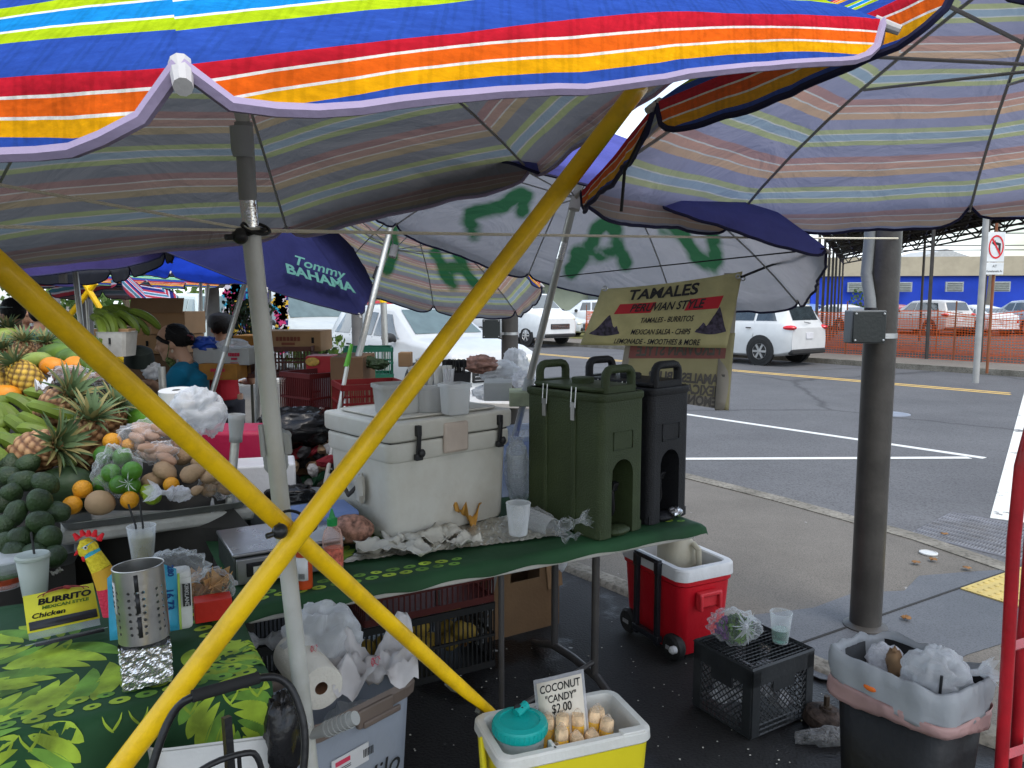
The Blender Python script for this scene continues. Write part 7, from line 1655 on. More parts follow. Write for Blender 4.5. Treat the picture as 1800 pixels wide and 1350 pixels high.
# ovals: papaya, avocado, potatoes, citrus
def oval(nm,cat,r,mat,ns=.08,n=18,m=12,pear=0): return single(nm,cat,lambda:MB().ell((0,0,0),r,n=n,m=m,fn=lambda d:1+ns*fbm(d*1.3+Vector((len(nm),0,0)),1,2)+pear*d.x*(-.5)),mat)
papm=M('papaya_green',(.075,.15,.02),.42,var=.45,vs=9,dirt=.2,dcol=(.3,.25,.03)); papl=M('papaya_light',(.2,.26,.05),.45,var=.3,vs=9)
place('pa',oval('papaya','papaya',(.12,.05,.05),papm,pear=.25),'long dark green papaya behind the orange papayas',110,622,rot(0,-.1,-.1),'green papayas',dy=.1,sc=1.1)
place('pa',None,'glossy green papaya under the yellow brace, right of the orange papayas',150,632,rot(0,.15,.2),'green papayas')
place('pa',None,'green papaya leaning down beside the yellow brace',180,655,rot(0,.7,.1),'green papayas',sc=.9)
place('pa',None,'green papaya at the back behind the pineapple crowns',132,604,rot(0,-.2,.5),'green papayas',dy=.3,sc=1.1)
place('pl',oval('papaya','papaya',(.085,.04,.04),papl,pear=.25),'light green papaya lying above the yellow pineapple',62,634,rot(0,-.3,0),'light green papayas',dy=-.1)
place('pl',None,'light green papaya at the far left edge above the pineapples',5,590,rot(0,-.3,.5),'light green papayas',dy=.1)
place('pl',None,'light green papaya wrapped beneath the nearest pineapple crown',110,808,rot(0,.4,.3),'light green papayas',dy=.0,sc=.7)
orp=M('papaya_orange',(.62,.22,.012),.4,var=.2,vs=6)
place('po',oval('papaya','papaya',(.065,.045,.045),orp),'ripe orange papaya at the left of the two behind brown bags',95,645,rot(0,.2,.2),'ripe orange papayas',dy=-.05)
place('po',None,'ripe orange papaya half covered by the bag of brown fruit',138,645,rot(0,.35,.2),'ripe orange papayas',dy=-.0,sc=1.05)
place('po',None,'ripe orange papaya at the left edge above the bananas',8,694,rot(0,-.2,.2),'ripe orange papayas',dy=.02)
place('bgp',oval('kabocha','large green fruit',(.12,.09,.085),M('melon_dark',(.02,.045,.015),.5,var=.4,vs=18)),'large dark green melon right of the avocados under the limes',118,858,rot(0,.1,0),None,dy=.05)
o=place('wm',oval('watermelon','watermelon',(.085,.075,.075),M('watermelon_rind',(.06,.16,.015),.35,var=.8,vs=5),ns=.02,n=26,m=18),'striped green watermelon peeking out behind the yellow brace',258,735,rot(0,.2,0),None,Y=3.35)
avm=M('avocado',(.022,.042,.014),.45,var=.5,vs=14,bump=.5,bs=120)
rnd=random.Random(11); k=0
for (px,py,Y_) in[(12,838,2.75),(45,846,2.72),(82,850,2.7),(20,868,2.66),(70,883,2.6),(28,900,2.58),(5,925,2.55),(72,920,2.54),(40,945,2.5),(85,950,2.5),(8,955,2.47),(60,975,2.44),(30,975,2.44),(98,900,2.62),(95,978,2.46),(0,880,2.65),(50,815,2.82),(20,815,2.85)]:
    place('av',oval('avocado','avocado',(.052,.04,.038),avm,pear=.15),'dark green avocado heaped in the tray at the left, beside the potato tray',px,py,rot(rnd.uniform(-.5,.5),rnd.uniform(-1,1),rnd.uniform(0,3)),'avocados heaped at the left edge',Y=Y_,sc=rnd.uniform(.9,1.1))
g=thing('avocado_tray','grey tray edge under the heaped avocados','tray',tuple(at(60,985,z=.77)),tra); mb,_=rshell(-.5,.14,-.07,.55,[(-.02,.02),(.02,.0),(.03,-.01),(.028,.0),(.0,.02),(.0,.12)],.05); mb.build('tray',M('tray_alu',0),g)
mb=MB().box((-.18,.25,-.2),(.6,.55,.36)); mb.build('crate_under_tray',dark,g,smooth=False)
pom=M('potato_skin',(.30,.2,.115),.75,var=.22,vs=14,bump=.4,bs=90,dirt=.25,dcol=(.14,.09,.05)); pbl=oval('potato','potato',(.05,.036,.033),pom,ns=.16)
for (px,py,dy,sc_,l) in[(290,828,0,1.0,'large potato at the centre of the tray above the small orange'),(338,832,0,1.0,'large potato right of the centre one, tilted up'),(325,802,.07,1.0,'potato behind the two large ones'),(268,845,.03,.9,'potato half hidden left of the small orange'),(352,812,.05,.75,'small potato near the brace above the bagged potatoes'),(345,862,-.02,.5,'tiny potato on the tray edge beside the crumpled bag'),(250,800,.1,.8,'potato under the bagged potatoes at the left'),(368,838,.02,.8,'potato next to the bagged potatoes under the brace'),(390,822,.08,.8,'potato at the right end of the heap behind the brace'),(318,780,.12,.9,'potato high in the heap under the bag of long potatoes'),(212,858,.08,.8,'potato deep behind the bag of limes')]:
    place('pt',pbl,l,px,py,rot(rnd.uniform(-.5,.5),rnd.uniform(-.6,.6),rnd.uniform(-.5,.5)),'loose potatoes in the metal tray',Y=Yof(py+18)+dy,sc=sc_)
place('jc',oval('jicama','root vegetable',(.052,.05,.045),M('jicama_skin',(.33,.22,.12),.7,var=.15,dirt=.2),ns=.05),'large round tan root vegetable at the front left of the tray',176,884,rot(0,.2,0),None,Y=2.74)
orn=M('orange_skin',(.62,.27,.012),.4,var=.15,bump=.4,bs=150); org_=oval('orange','orange',.034,orn,ns=.01)
for (px,py,Y_,sc_,l) in[(127,888,2.72,1.0,'orange yellow citrus in wrap at the front left corner of the tray'),(145,860,2.77,1.0,'wrapped citrus behind the corner one in the tray'),(228,879,2.76,.95,'orange citrus at the front edge between the root and the green citrus'),(301,852,2.82,.85,'small orange citrus between the two large potatoes'),(197,776,2.95,1.0,'yellow citrus above the bag of limes'),(226,783,2.97,.8,'orange citrus between the lime bag and bagged potatoes')]:
    place('or',org_,l,px,py,rot(.3,.2,px),'orange citrus in the tray',Y=Y_,sc=sc_)
grn_=M('lime_skin',(.22,.33,.02),.4,var=.35,vs=12,bump=.3,bs=120)
for (px,py,Y_,sc_,l) in[(268,872,2.77,.95,'yellow green citrus at the front of the tray'),(258,864,2.82,.8,'yellow green citrus behind the front one'),(105,700,3.2,.8,'green citrus above the brown pineapple'),(78,708,3.2,.7,'small green citrus left of the brown pineapple')]:
    place('lm',oval('green_citrus','citrus',.034,grn_,ns=.02),l,px,py,rot(0,0,px),'yellow green citrus',Y=Y_,sc=sc_)
g=thing('lime_bag','knotted clear bag of big green limes on the potato tray','bag of limes',tuple(at(205,822,Y=2.83)))
lmb=M('lime_dark',(.05,.16,.015),.35,var=.35,vs=12,bump=.3,bs=120)
for (px,py,Y_) in[(182,800,2.88),(215,803,2.88),(232,828,2.8),(195,832,2.8),(210,852,2.78),(180,850,2.84),(230,855,2.8)]: MB().ell(at(px,py,Y=Y_),.036,n=16,m=12).build('lime',lmb,g,True)
MB().ell(at(206,828,Y=2.83),(.085,.06,.095),n=34,m=24,nz=.3,ns=9).build('clear_wrap',film,g,True,smooth='full')
kx=at(225,849,Y=2.735); mb=MB()
for i in range(18): a=i*.7; e=Vector((cos(a),-.2,sin(a)))*(.02+.012*(i%3)); mb.add([kx,kx+e*.6+Vector((.003,-.004,0)),kx+e,kx+e*.6-Vector((.003,0,.003))],[(0,1,2,3)])
mb.build('tied_knot',clear('film_bright',0),g,True,smooth=False)
def pbag(label,px,py,Y,r,n_,mat,seed,sz=(.045,.02,.02),nm='potato_bag',cat='bag of potatoes'):
    c=at(px,py,Y=Y); g=thing(nm,label,cat,tuple(c)); rnd=random.Random(seed)
    for i in range(n_): MB().ell(c+Vector((rnd.uniform(-.7,.7)*r[0],rnd.uniform(-.5,.5)*r[1],rnd.uniform(-.6,.6)*r[2])),sz,rot(rnd.uniform(-.5,.5),rnd.uniform(-.5,.5),rnd.uniform(-.8,.8)),n=12,m=8,nz=.12).build('piece',mat,g,True)
    MB().ell(c,r,n=34,m=22,nz=.35,ns=10).build('clear_wrap',film,g,True,smooth='full'); return g
ppk=M('potato_pink',(.36,.22,.15),.6,var=.15,vs=14)
pbag('clear bag of long pale potatoes on top of the heap beside the brace',258,768,2.98,(.115,.06,.06),13,ppk,2)
pbag('second clear bag of long pale potatoes, lower and right of the first',278,795,2.92,(.075,.05,.045),9,ppk,3)
pbag('clear bag of round potatoes under the brace at the right end of tray',385,850,2.92,(.075,.05,.055),7,pom,4,(.034,.03,.028))
pbag('clear bag of brown seeds lying on the orange papayas',122,658,3.42,(.075,.05,.04),16,M('brown_seed',(.12,.06,.035),.5,var=.5,vs=40),5,(.022,.018,.016),'brown_fruit_bag','bag of fruit')
pbag('second bag of brown seeds right of the first, reaching to the brace',172,666,3.42,(.08,.05,.03),14,M('brown_seed',0),6,(.022,.018,.016),'brown_fruit_bag','bag of fruit')
pbag('clear bag of small yellow and green citrus between bananas and yellow brace',300,740,3.2,(.04,.04,.05),6,orn,7,(.028,.028,.028),'citrus_bag','bag of citrus')
bag('crumpled_bag','small crumpled clear plastic bag at the tray edge between potatoes','plastic bag',at(316,868,Y=2.77),(.045,.03,.028),3,clear('film_bright',0),knot=(-.5,-.5,.2),nzk=.5)
bag('hanging_wrap','strip of clear wrap hanging over the front edge of the potato tray','plastic wrap',at(374,895,Y=2.9),(.008,.008,.045),5,clear('film_bright',0),n=12,m=10)
bag('bag_pile','white plastic bags bundled behind the brace right of the watermelon','plastic bags',at(345,722,Y=3.15),(.10,.08,.09),12,filmw,n=36,m=24,nzk=.5)
bag('upright_bag','tall white plastic bag standing open right of the bundled bags','plastic bags',at(372,730,Y=3.2),(.06,.05,.085),15,filmw,n=36,m=24,nzk=.4)
o=MB().shell([(.018,0),(.075,0),(.075,.07),(.018,.07)],n=30).build('bag_roll',M('roll_white',(.6,.6,.58),.6)); o.location=at(312,712,Y=3.45); o.rotation_euler=(.1,0,0); tag(o,'thick roll of white produce bags behind the brace below the woman','bag roll')
g=thing('white_bucket','square white bucket holding banana boxes left of the tall cardboard box','bucket',tuple(at(208,625,Y=4.5))); MB().shell([(.0001,0),(.075,0),(.09,.14),(.093,.14)],n=28,sq=6).build('wall',stw,g,sol=.003)
mb=MB().box((-.0,-.088,.09),(.012,.003,.035)); mb.build('black_mark',M('ink',0),g)
o=paper('torn piece of white foam between the green bananas and pineapple',80,690,.06,2.3,M('foam_white',(.6,.6,.62),.6),'foam_scrap','foam',None,.05); o.location=at(80,690,Y=3.25)
# support poles of stall
g=thing('socket_pole','pale grey pole with an open plastic collar on top, right of the potato tray','pole',tuple(at(408,890,Y=2.95).xy.to_3d()))
MB().tube([at(414,770,Y=2.97),ext(at(414,770,Y=2.97),at(402,905,Y=2.95),0)],.017,16).build('shaft',pole_m,g,True); a_=at(416,728,Y=2.97);b_=at(413,778,Y=2.97)
MB().shell([(.031,0),(.03,-.02),(.023,-.085),(.023,-.11)],n=20).tf(rot(0,.07,0),a_).build('collar',greypl,g,True,sol=.003)
g=thing('stall_pole','grey pole rising behind the fruit in front of the teal shirt','pole',tuple(at(285,700,Y=4.4).xy.to_3d())); MB().tube([at(284,645,Y=4.4),ext(at(284,645,Y=4.4),at(287,700,Y=4.4),0)],.02,12).build('shaft',pole_m,g,True)
# ---------------- people ----------------
skin=M('skin_tan',(.5,.29,.19),.55,var=.08); skin2=M('skin_brown',(.33,.18,.11),.55,var=.08)
hair=M('hair_black',(.010,.009,.009),.6,var=.4,bump=1,bs=60,spec=.15)
def headmesh(mb,c,R,s=1):
    c=Vector(c)
    def T_(x,y,z): return c+R@(Vector((x,y,z))*s)
    # face looks along +x locally
    mb.ell(T_(-.01,0,.02),(.098*s,.076*s,.105*s),R,n=24,m=18); mb.ell(T_(.02,0,-.05),(.07*s,.056*s,.062*s),R,n=20,m=14)
    mb.tube([T_(.08,0,.025),T_(.113,0,-.016),T_(.09,0,-.032)],[.010*s,.016*s,.011*s],10); mb.ell(T_(.083,0,-.052),(.014*s,.026*s,.007*s),R,n=10,m=6); mb.ell(T_(.081,0,-.066),(.014*s,.023*s,.008*s),R,n=10,m=6); mb.ell(T_(.075,0,-.092),(.02*s,.024*s,.018*s),R,n=10,m=8)
    for q in(-1,1): mb.ell(T_(.078,q*.03,.022),(.014*s,.022*s,.009*s),R,n=10,m=6); mb.ell(T_(-.012,q*.075,-.01),(.02*s,.010*s,.032*s),R,n=12,m=8); mb.ell(T_(.065,q*.038,-.02),(.025*s,.024*s,.022*s),R,n=10,m=8)
    mb.tube([T_(-.03,0,-.04),T_(-.045,0,-.16)],[.05*s,.055*s],16); return T_
def hand(mb,w,d,up_,s=1,curl=.6):
    w=Vector(w); d=Vector(d).normalized(); n=Vector(up_).normalized(); n=(n-d*n.dot(d)).normalized(); sd=d.cross(n)
    mb.ell(w+d*.045*s,(.028*s,.042*s,.014*s),Matrix((sd,d,n)).transposed(),n=12,m=8)
    for i,(o,L_) in enumerate(((-.024,.062),(-.008,.072),(.009,.068),(.024,.052))):
        b0=w+d*.08*s+sd*o*s; k1=b0+(d*cos(.3*curl)-n*sin(.3*curl))*L_*.5*s; k2=k1+(d*cos(1.1*curl)-n*sin(1.1*curl))*L_*.32*s; k3=k2+(d*cos(1.8*curl)-n*sin(1.8*curl))*L_*.25*s; mb.tube([b0-d*.012*s,b0,k1,k2,k3],[.0085*s,.009*s,.008*s,.0075*s,.006*s],8)
    b0=w+d*.025*s-sd*.024*s; mb.tube([b0,b0-sd*.022*s+d*.025*s-n*.006,b0-sd*.03*s+d*.052*s-n*.014],[.011*s,.010*s,.008*s],8)
def person(label,base,face,skinm,shirt,shirtm,headR,headc,arms,pants,bodypts,s=1,hairfn=None,extra=None,group='market vendors'):
    g=thing('person',label,'person',tuple(base),0,group); mb=MB(); T_=headmesh(mb,headc,headR,s); nk=T_(-.045,0,-.16); hip=Vector(bodypts[0]); ch=Vector(bodypts[1])
    sdv=headR@Vector((0,1,0)); sdv.z=0; sdv.normalize()
    mb.tube([hip,hip.lerp(ch,.5),ch,nk+Vector((0,0,-.03)),nk],[.15*s,.135*s,.155*s,.09*s,.055*s],18,fl=.72)
    for q in(-1,1):
        mb.tube([hip+sdv*q*.08,Vector((hip.x,hip.y,.48))+sdv*q*.09,Vector((hip.x,hip.y,.08))+sdv*q*.09],[.085,.06,.042],14); mb.ell((hip.x+.04*face.x+sdv.x*q*.09,hip.y+.04*face.y+sdv.y*q*.09,.045),(.05,.05,.04),n=12,m=8)
    for q,(el,wr,hd) in zip((1,-1),arms):
        sh_=nk+sdv*q*.17*s+Vector((0,0,-.06)); mb.tube([nk+sdv*q*.06+Vector((0,0,-.03)),sh_,el,wr],[.06*s,.052*s,.040*s,.027*s],14); hand(mb,wr,hd,(0,0,1),s)
    mb.build('body',skinm,g,True,rem=.009)
    mb=MB(); mb.tube([hip+Vector((0,0,-.04)),hip.lerp(ch,.5),ch,nk+Vector((0,0,-.06)),nk+Vector((0,0,-.015))],[.175*s,.16*s,.178*s,.125*s,.072*s],20,fl=.76)
    for q,(el,wr,hd) in zip((1,-1),arms):
        sh_=nk+sdv*q*.17*s+Vector((0,0,-.06)); mb.tube([nk+sdv*q*.06+Vector((0,0,-.04)),sh_,sh_.lerp(el,.55),sh_.lerp(el,.8)],[.07*s,.072*s,.066*s,.062*s],14)
    mb.ell(nk+Vector((0,0,-.02)),(.07*s,.07*s,.03),n=16,m=8)
    mb.build('shirt',shirtm,g,True,rem=.011)
    mb=MB()
    mb.tube([hip+Vector((0,0,.0)),hip+Vector((0,0,-.1))],[.165,.15],18,fl=.78)
    for q in(-1,1): mb.tube([hip+sdv*q*.08+Vector((0,0,-.05)),Vector((hip.x,hip.y,.48))+sdv*q*.09,Vector((hip.x,hip.y,.1))+sdv*q*.09],[.1,.078,.062],14)
    mb.build('trousers',pants,g,True,rem=.014)
    if hairfn: mb=MB(); hairfn(mb,T_,headR,s); mb.build('hair',hair,g,True,smooth='full')
    if extra: extra(g,T_,headR,s)
    return g
hc=at(302,603,Y=5.2); face=Vector((-1,-.12,0)).normalized(); Rh=Matrix((face,Vector((0,0,1)).cross(face),Vector((0,0,1)))).transposed()@rot(0,.28,0)
def h1(mb,T_,R,s):
    mb.ell(T_(-.04,0,.032),(.094,.084,.092),R@rot(0,-.3,0),n=26,m=18,nz=.05,ns=20); mb.ell(T_(-.115,0,-.005),(.04,.042,.045),n=16,m=12,nz=.15,ns=20)
    mb.tube([T_(.06,.05,.06),T_(.03,.078,.03),T_(-.01,.085,.0)],.014,8).tube([T_(.06,-.05,.06),T_(.03,-.078,.03),T_(-.01,-.085,.0)],.014,8)
def ex1(g,T_,R,s):
    fm=M('floral_mask',(.12,.16,.05),.8,var=.9,vs=60); mb=MB().ell(T_(.045,0,-.115),(.03,.045,.05),R,n=14,m=10,nz=.2).tube([T_(.05,.04,-.09),T_(.0,.08,-.02),T_(-.01,.082,.01)],.003,6); mb.build('face_mask',fm,g,True)
    mb=MB(); [mb.ell(T_(-.012,q*.086,-.055),(.008,.006,.012),n=8,m=6) for q in(-1,1)]; mb.build('earring',M('earring_shell',(.5,.4,.3),.4),g,True)
    MB().tube([T_(-.02,.06,.10),T_(-.06,.075,.05),T_(-.10,.05,.03)],.008,8).build('hair_band',M('band_black',(.01,.01,.01),.6),g,True)
    MB().tube([T_(-.12,.03,.02),T_(-.15,.02,.0),T_(-.14,.03,-.02)],.01,8).build('hair_clip',M('clip_dark_red',(.12,.02,.03),.4),g,True)
    mb=MB().tube([T_(-.02,.06,-.12),T_(.035,.03,-.19),T_(.05,.0,-.26)],.006,6); mb.build('lanyard',M('lanyard_grey',(.35,.35,.35),.6),g,True)
teal2=M('shirt_teal',(.0,.135,.24),.75,var=.15,vs=8,bump=.4,bs=18)
chp=at(330,660,Y=5.2);hp_=at(335,740,Y=5.25)
person('person in a teal collared shirt, black hair in a bun, looking down in profile',(hp_.x,hp_.y,0),face,skin,0,teal2,Rh,hc,
  [(at(292,690,Y=5.05),at(262,670,Y=4.9),Vector((-1,-.2,-.1))),(at(300,700,Y=5.35),at(270,680,Y=5.2),Vector((-1,0,-.2)))],M('trousers_dark',(.03,.03,.04),.8),[hp_,chp],hairfn=h1,extra=ex1)
def simple(label,px,py,Y,shc,fdir,hatm=None,hairc=True,s=1,visor=False):
    hc=at(px,py,Y=Y); f=Vector(fdir).normalized(); R=Matrix((f,Vector((0,0,1)).cross(f),Vector((0,0,1)))).transposed(); nk=hc+Vector((0,0,-.17))
    def hf(mb,T_,R_,s_): mb.ell(T_(-.025,0,.035),(.1,.088,.1),R_,n=22,m=14,nz=.08,ns=20)
    def exx(g,T_,R_,s_):
        if visor:
            MB().tube([T_(.1*cos(a),.085*sin(a),.055) for a in [i*pi/10 for i in range(20)]],.016,8,closed=True,fl=.5).build('visor_band',M('visor_grey',(.3,.36,.36),.6),g,True); MB().grid(8,3,lambda u,v:T_(.09*cos((u-.5)*2)+.07*v*cos((u-.5)*2),.08*sin((u-.5)*2)*(1+.2*v),.055-.015*v)).build('visor_brim',M('visor_grey',0),g,True,sol=.003)
        if hatm: MB().lathe([(.10,-.02),(.105,.02),(.09,.08),(.05,.1),(0,.105)],n=22).tf(R_,T_(-.01,0,.03)).build('cap',hatm,g,True)
    sd=R@Vector((0,1,0)); ch=nk+Vector((0,0,-.2)); hip=Vector((nk.x,nk.y,max(.85,nk.z-.5)))
    person(label,(hip.x,hip.y,0),f,skin2,0,shc,R,hc,[(ch+sd*.24+Vector((0,0,-.1)),ch+sd*.2+f*.2+Vector((0,0,-.12)),f),(ch-sd*.24+Vector((0,0,-.1)),ch-sd*.2+f*.2+Vector((0,0,-.12)),f)],M('trousers_dark',0),[hip,ch],hairfn=hf,extra=exx,s=s)
simple('person with a pale visor and teal top at the left edge behind the pineapples',20,552,6.2,teal2,(-1,.4,0),visor=True)
simple('person in a pink mask and dark hair, further back right of the visor',45,549,7.6,M('shirt_pink',(.4,.2,.2),.8),(1,-.3,0))
simple('person with long black hair seen from behind beside the yellow brace',75,556,7.2,M('shirt_black',(.02,.02,.02),.8),(.3,1,0))
simple('person in a red top and black cap bending by the floral cloths',388,577,6.6,M('shirt_red',(.4,.01,.02),.8),(-.5,1,0),hatm=M('cap_black',(.012,.012,.014),.6))
simple('person in dark red far back beside the yellow brace end',217,560,11,M('shirt_dark_red',(.22,.02,.05),.8),(.5,1,0))
o=MB().lathe([(.085,-.03),(.088,.0),(.075,.06),(.04,.08),(0,.085)],n=24).build('dark_hat',M('cap_dark_green',(.015,.022,.018),.7)); o.location=at(245,632,Y=4.75); o.rotation_euler=(.3,.2,0); tag(o,'dark hat held low in front of the person in teal','hat')
bag('held_bag','clear plastic produce bag in the hands of the person in teal','plastic bag',at(268,652,Y=4.75),(.06,.05,.05),5,filmw,nzk=.5)
# ---------------- background boxes and tables ----------------
def cbox(label,px0,px1,pyt,pyb,Y,mat,dep=.35,rz=0,name='cardboard_box',cat='cardboard box',grp='cardboard boxes',slots=True,flap=None,printc=None):
    A=at(px0,pyb,Y=Y);B=at(px1,pyb,Y=Y);Tt=at(px0,pyt,Y=Y); w_=(B-A).length; h_=Tt.z-A.z; g=thing(name,label,cat,tuple(A),rz,grp)
    MB().box((w_/2,dep/2,h_/2),(w_,dep,h_)).build('box',mat,g,bev=.004)
    if slots:
        mb=MB(); mb.box((w_*.3 if not printc else w_*.12,-.002,h_*.55),(.018,.006,h_*.28)); 
        if printc: mb.box((w_*.88,-.002,h_*.55),(.018,.006,h_*.28))
        mb.build('hand_slot',M('slot_black',(.01,.01,.01),.9),g,smooth=False)
    if flap: MB().box((w_/2,-.01,h_+flap*.4),(w_*.99,.004,flap),rot(-.35,0,0)).build('flap',card,g)
    if printc:
        mb=MB(); [mb.box((w_*.5+(i-3)*w_*.055,-.003,h_*.62),(w_*.04,.004,h_*.2)) for i in range(7)]; mb.box((w_*.5,-.003,h_*.38),(w_*.2,.004,h_*.12)).box((w_*.5,-.003,h_*.15),(w_*.26,.004,h_*.03)); mb.build('red_print',printc,g,smooth=False)
    return g
cdl=M('cardboard_light',(.34,.2,.1),.85,var=.1)
cbox('tall brown cardboard box behind the person in teal, upper of two',232,326,548,588,5.9,cdl,.4,flap=.12,slots=False)
cbox('brown cardboard box with a hand slot, under the tall open one',233,322,589,622,5.9,cdl,.42)
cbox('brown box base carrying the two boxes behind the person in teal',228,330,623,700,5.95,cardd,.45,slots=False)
cbox('low tan box of green bananas above the white bucket',165,226,578,592,4.55,cdl,.3,slots=False)
cbox('long brown cardboard box with faded red print, right of the main pole',450,564,582,618,5.6,cdl,.36,printc=M('print_brown_red',(.2,.06,.035),.8))
g=cbox('orange yellow fruit carton lying on the grey table behind the slanting pole',350,417,640,668,5.2,M('carton_orange',(.36,.16,.03),.8,var=.3,vs=8),.3,slots=False,printc=M('print_red',0))
cbox('yellow and orange carton at the end of the grey table by the main pole',410,452,590,618,6.2,M('carton_orange',0),.3,slots=False)
cbox('white produce box of blue bags behind the slanting pole, left one',340,375,612,640,5.3,M('carton_white',(.42,.42,.4),.7,dirt=.2),.3,slots=False)
cbox('white and green carton under the plastic bags, beside the main pole',386,438,612,642,5.25,M('carton_white',0),.3,slots=False,printc=M('print_red',0))
MB_=MB().box((0,0,.01),(.4,.2,.02))
cbox('second row white carton right of the blue bags',374,390,615,640,5.28,M('carton_white',0),.25,slots=False)
cbox('red biscuit carton with a yellow picture on the pale carton stack',538,583,626,656,4.9,M('carton_red',(.38,.015,.02),.5),.2,slots=False)
o=MB().ell((0,0,0),(.045,.006,.028),n=18,m=8).build('biscuit_picture',M('biscuit_yellow',(.5,.3,.06),.6,var=.4,vs=40)); o.location=at(549,636,Y=4.89); bx_=[q for q in bpy.data.objects if q.get('label','').startswith('red biscuit')][0]; o.parent=bx_; bpy.context.view_layer.update(); o.matrix_parent_inverse=bx_.matrix_world.inverted()
cbox('grey white carton under the red biscuit carton',532,583,656,716,4.92,M('carton_pale',(.33,.3,.32),.8,var=.2),.3,slots=False)
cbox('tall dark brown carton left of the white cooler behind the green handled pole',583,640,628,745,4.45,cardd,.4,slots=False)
crate('dark red plastic crate leaning beside the tall brown carton, on the white bench',tuple(at(568,735,Y=4.75)),.9,(.12,.012,.012),(.4,.3,.3),group='crates behind the cooler')
crate('green crate behind the tall brown carton with yellow goods',tuple(at(648,662,Y=5.6)),.2,(.03,.2,.12),(.34,.3,.22),group='crates behind the cooler',slots=(7,5))
crate('dark red and green crate under the printed cardboard box',tuple(at(500,660,Y=5.6)),.1,(.09,.025,.015),(.44,.34,.22),group='crates behind the cooler',slots=(9,6))
crate('red crate in the shade behind the white cooler left side',tuple(at(650,735,Y=4.1)),.4,(.2,.01,.01),(.34,.3,.2),group='crates behind the cooler',slots=(7,5))
def ftable(label,pA,pB,dep,z,mat=tabw,drop=0):
    A=at(*pA,z=z);B=at(*pB,z=z); d=(B-A); a=atan2(d.y,d.x); L_=d.length; g=thing('folding_table',label,'folding table',(A.x,A.y,0),a,'folding tables')
    MB().box((L_/2,dep/2,z-.02),(L_,dep,.04)).build('table_top',mat,g,bev=.005)
    for x in(.12,L_-.12):
        for y in(.08,dep-.08): MB().tube([(x,y,z-.04),(x,y,0)],.014,8).build('leg',legm,g)
    return g
ftable('long grey table with cartons behind the main umbrella pole',(345,682),(532,662),.6,.73)
ftable('pale bench with the dark red crate, left of the white cooler',(520,712),(600,770),.5,.55)
g=thing('steel_rack','dark metal frame rack with grey box below the grey table behind the brace','rack',tuple(at(400,760,Y=4.3).xy.to_3d()))
mb=MB(); c0_=at(400,760,Y=4.3)
for x in(-.18,.18):
    for y in(0,.25): mb.tube([(c0_.x+x,c0_.y+y,0),(c0_.x+x,c0_.y+y,.66)],.010,6)
for z in(.3,.64): mb.tube([(c0_.x-.18,c0_.y,z),(c0_.x+.18,c0_.y,z),(c0_.x+.18,c0_.y+.25,z),(c0_.x-.18,c0_.y+.25,z)],.010,6,closed=True)
mb.build('frame',alu,g,True); MB().box((c0_.x,c0_.y+.12,.5),(.3,.2,.24)).build('grey_box',M('metal_grey_dark',(.16,.17,.18),.4,.4),g,True,bev=.01)
bag('black_trash_bag','shiny black trash bag slumped behind the main pole left of the cooler','trash bag',at(520,752,Y=3.9),(.2,.15,.11),4,M('bag_black_shiny',(.008,.008,.009),.18,bump=1,bs=8),n=40,m=28,nzk=.25)
cbox('brown carton leaning in the clutter under the black trash bag',500,560,782,835,3.9,cardd,.3,slots=False)
o=MB().box((0,0,.11),(.36,.26,.22)).build('red_tub',M('tub_crimson',(.33,.01,.05),.5),bev=.02); o.location=at(415,830,Y=3.6); tag(o,'crimson plastic tub behind the brace right of the potato tray','tub')
bag('clear_bag_red','pinkish clear bag lying on the crimson tub','plastic bag',at(438,805,Y=3.55),(.08,.05,.06),9,film,nzk=.4)
o=MB().box((0,0,0),(.26,.2,.14)).build('foam_box',M('foam_white',0),bev=.008); o.location=at(465,838,Y=3.3); o.rotation_euler=(0,0,.3); tag(o,'white foam box behind the main pole just above the scale','foam box')
o,_=rshell(-.18,.18,-.12,.12,[(0,.03),(.01,.02),(.09,0),(.095,-.01),(.09,0),(.02,.02),(.02,.08)],.04); o=o.build('grey_bin',M('bin_grey',(.28,.3,.33),.5)); o.location=at(500,905,Y=3.2)+Vector((0,0,-.02)); o.rotation_euler=(0,0,.5); tag(o,'grey shallow bin behind the scale beside the pole','bin')
bag('black_cloth','black bag stuffed in the grey bin behind the scale','plastic bag',at(505,870,Y=3.25),(.12,.08,.05),8,M('bag_black_shiny',0),nzk=.4)
# support shelf below these goods
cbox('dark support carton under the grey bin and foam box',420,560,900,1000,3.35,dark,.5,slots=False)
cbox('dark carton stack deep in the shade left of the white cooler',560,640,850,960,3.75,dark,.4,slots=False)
mb=MB(); rnd=random.Random(9); cm_=[M('clutter_red',(.25,.02,.03),.7),M('clutter_green',(.03,.12,.06),.7),M('clutter_tan',(.3,.2,.12),.8),M('clutter_dark',(.02,.02,.022),.7),M('clutter_white',(.4,.4,.4),.7)]
for i in range(70): 
    px=rnd.uniform(515,640);py=rnd.uniform(770,880); mb.ell(at(px,py,Y=rnd.uniform(3.75,4.1)),(rnd.uniform(.02,.06),.03,rnd.uniform(.015,.04)),rot(rnd.uniform(0,3),rnd.uniform(0,3),0),n=8,m=6,mi=rnd.choice([0,1,2,3,3,3,4]),nz=.4)
tag(mb.build('bagged_scraps',cm_,smooth=False),'jumble of wrappers and scraps behind the poles left of the cooler','scraps',kind='stuff')
polething('white pole with a green grip leaning left of the white cooler',at(617,608,Y=4.0),at(570,860,Y=3.75),.011,'leaning poles',M('pole_white',0))
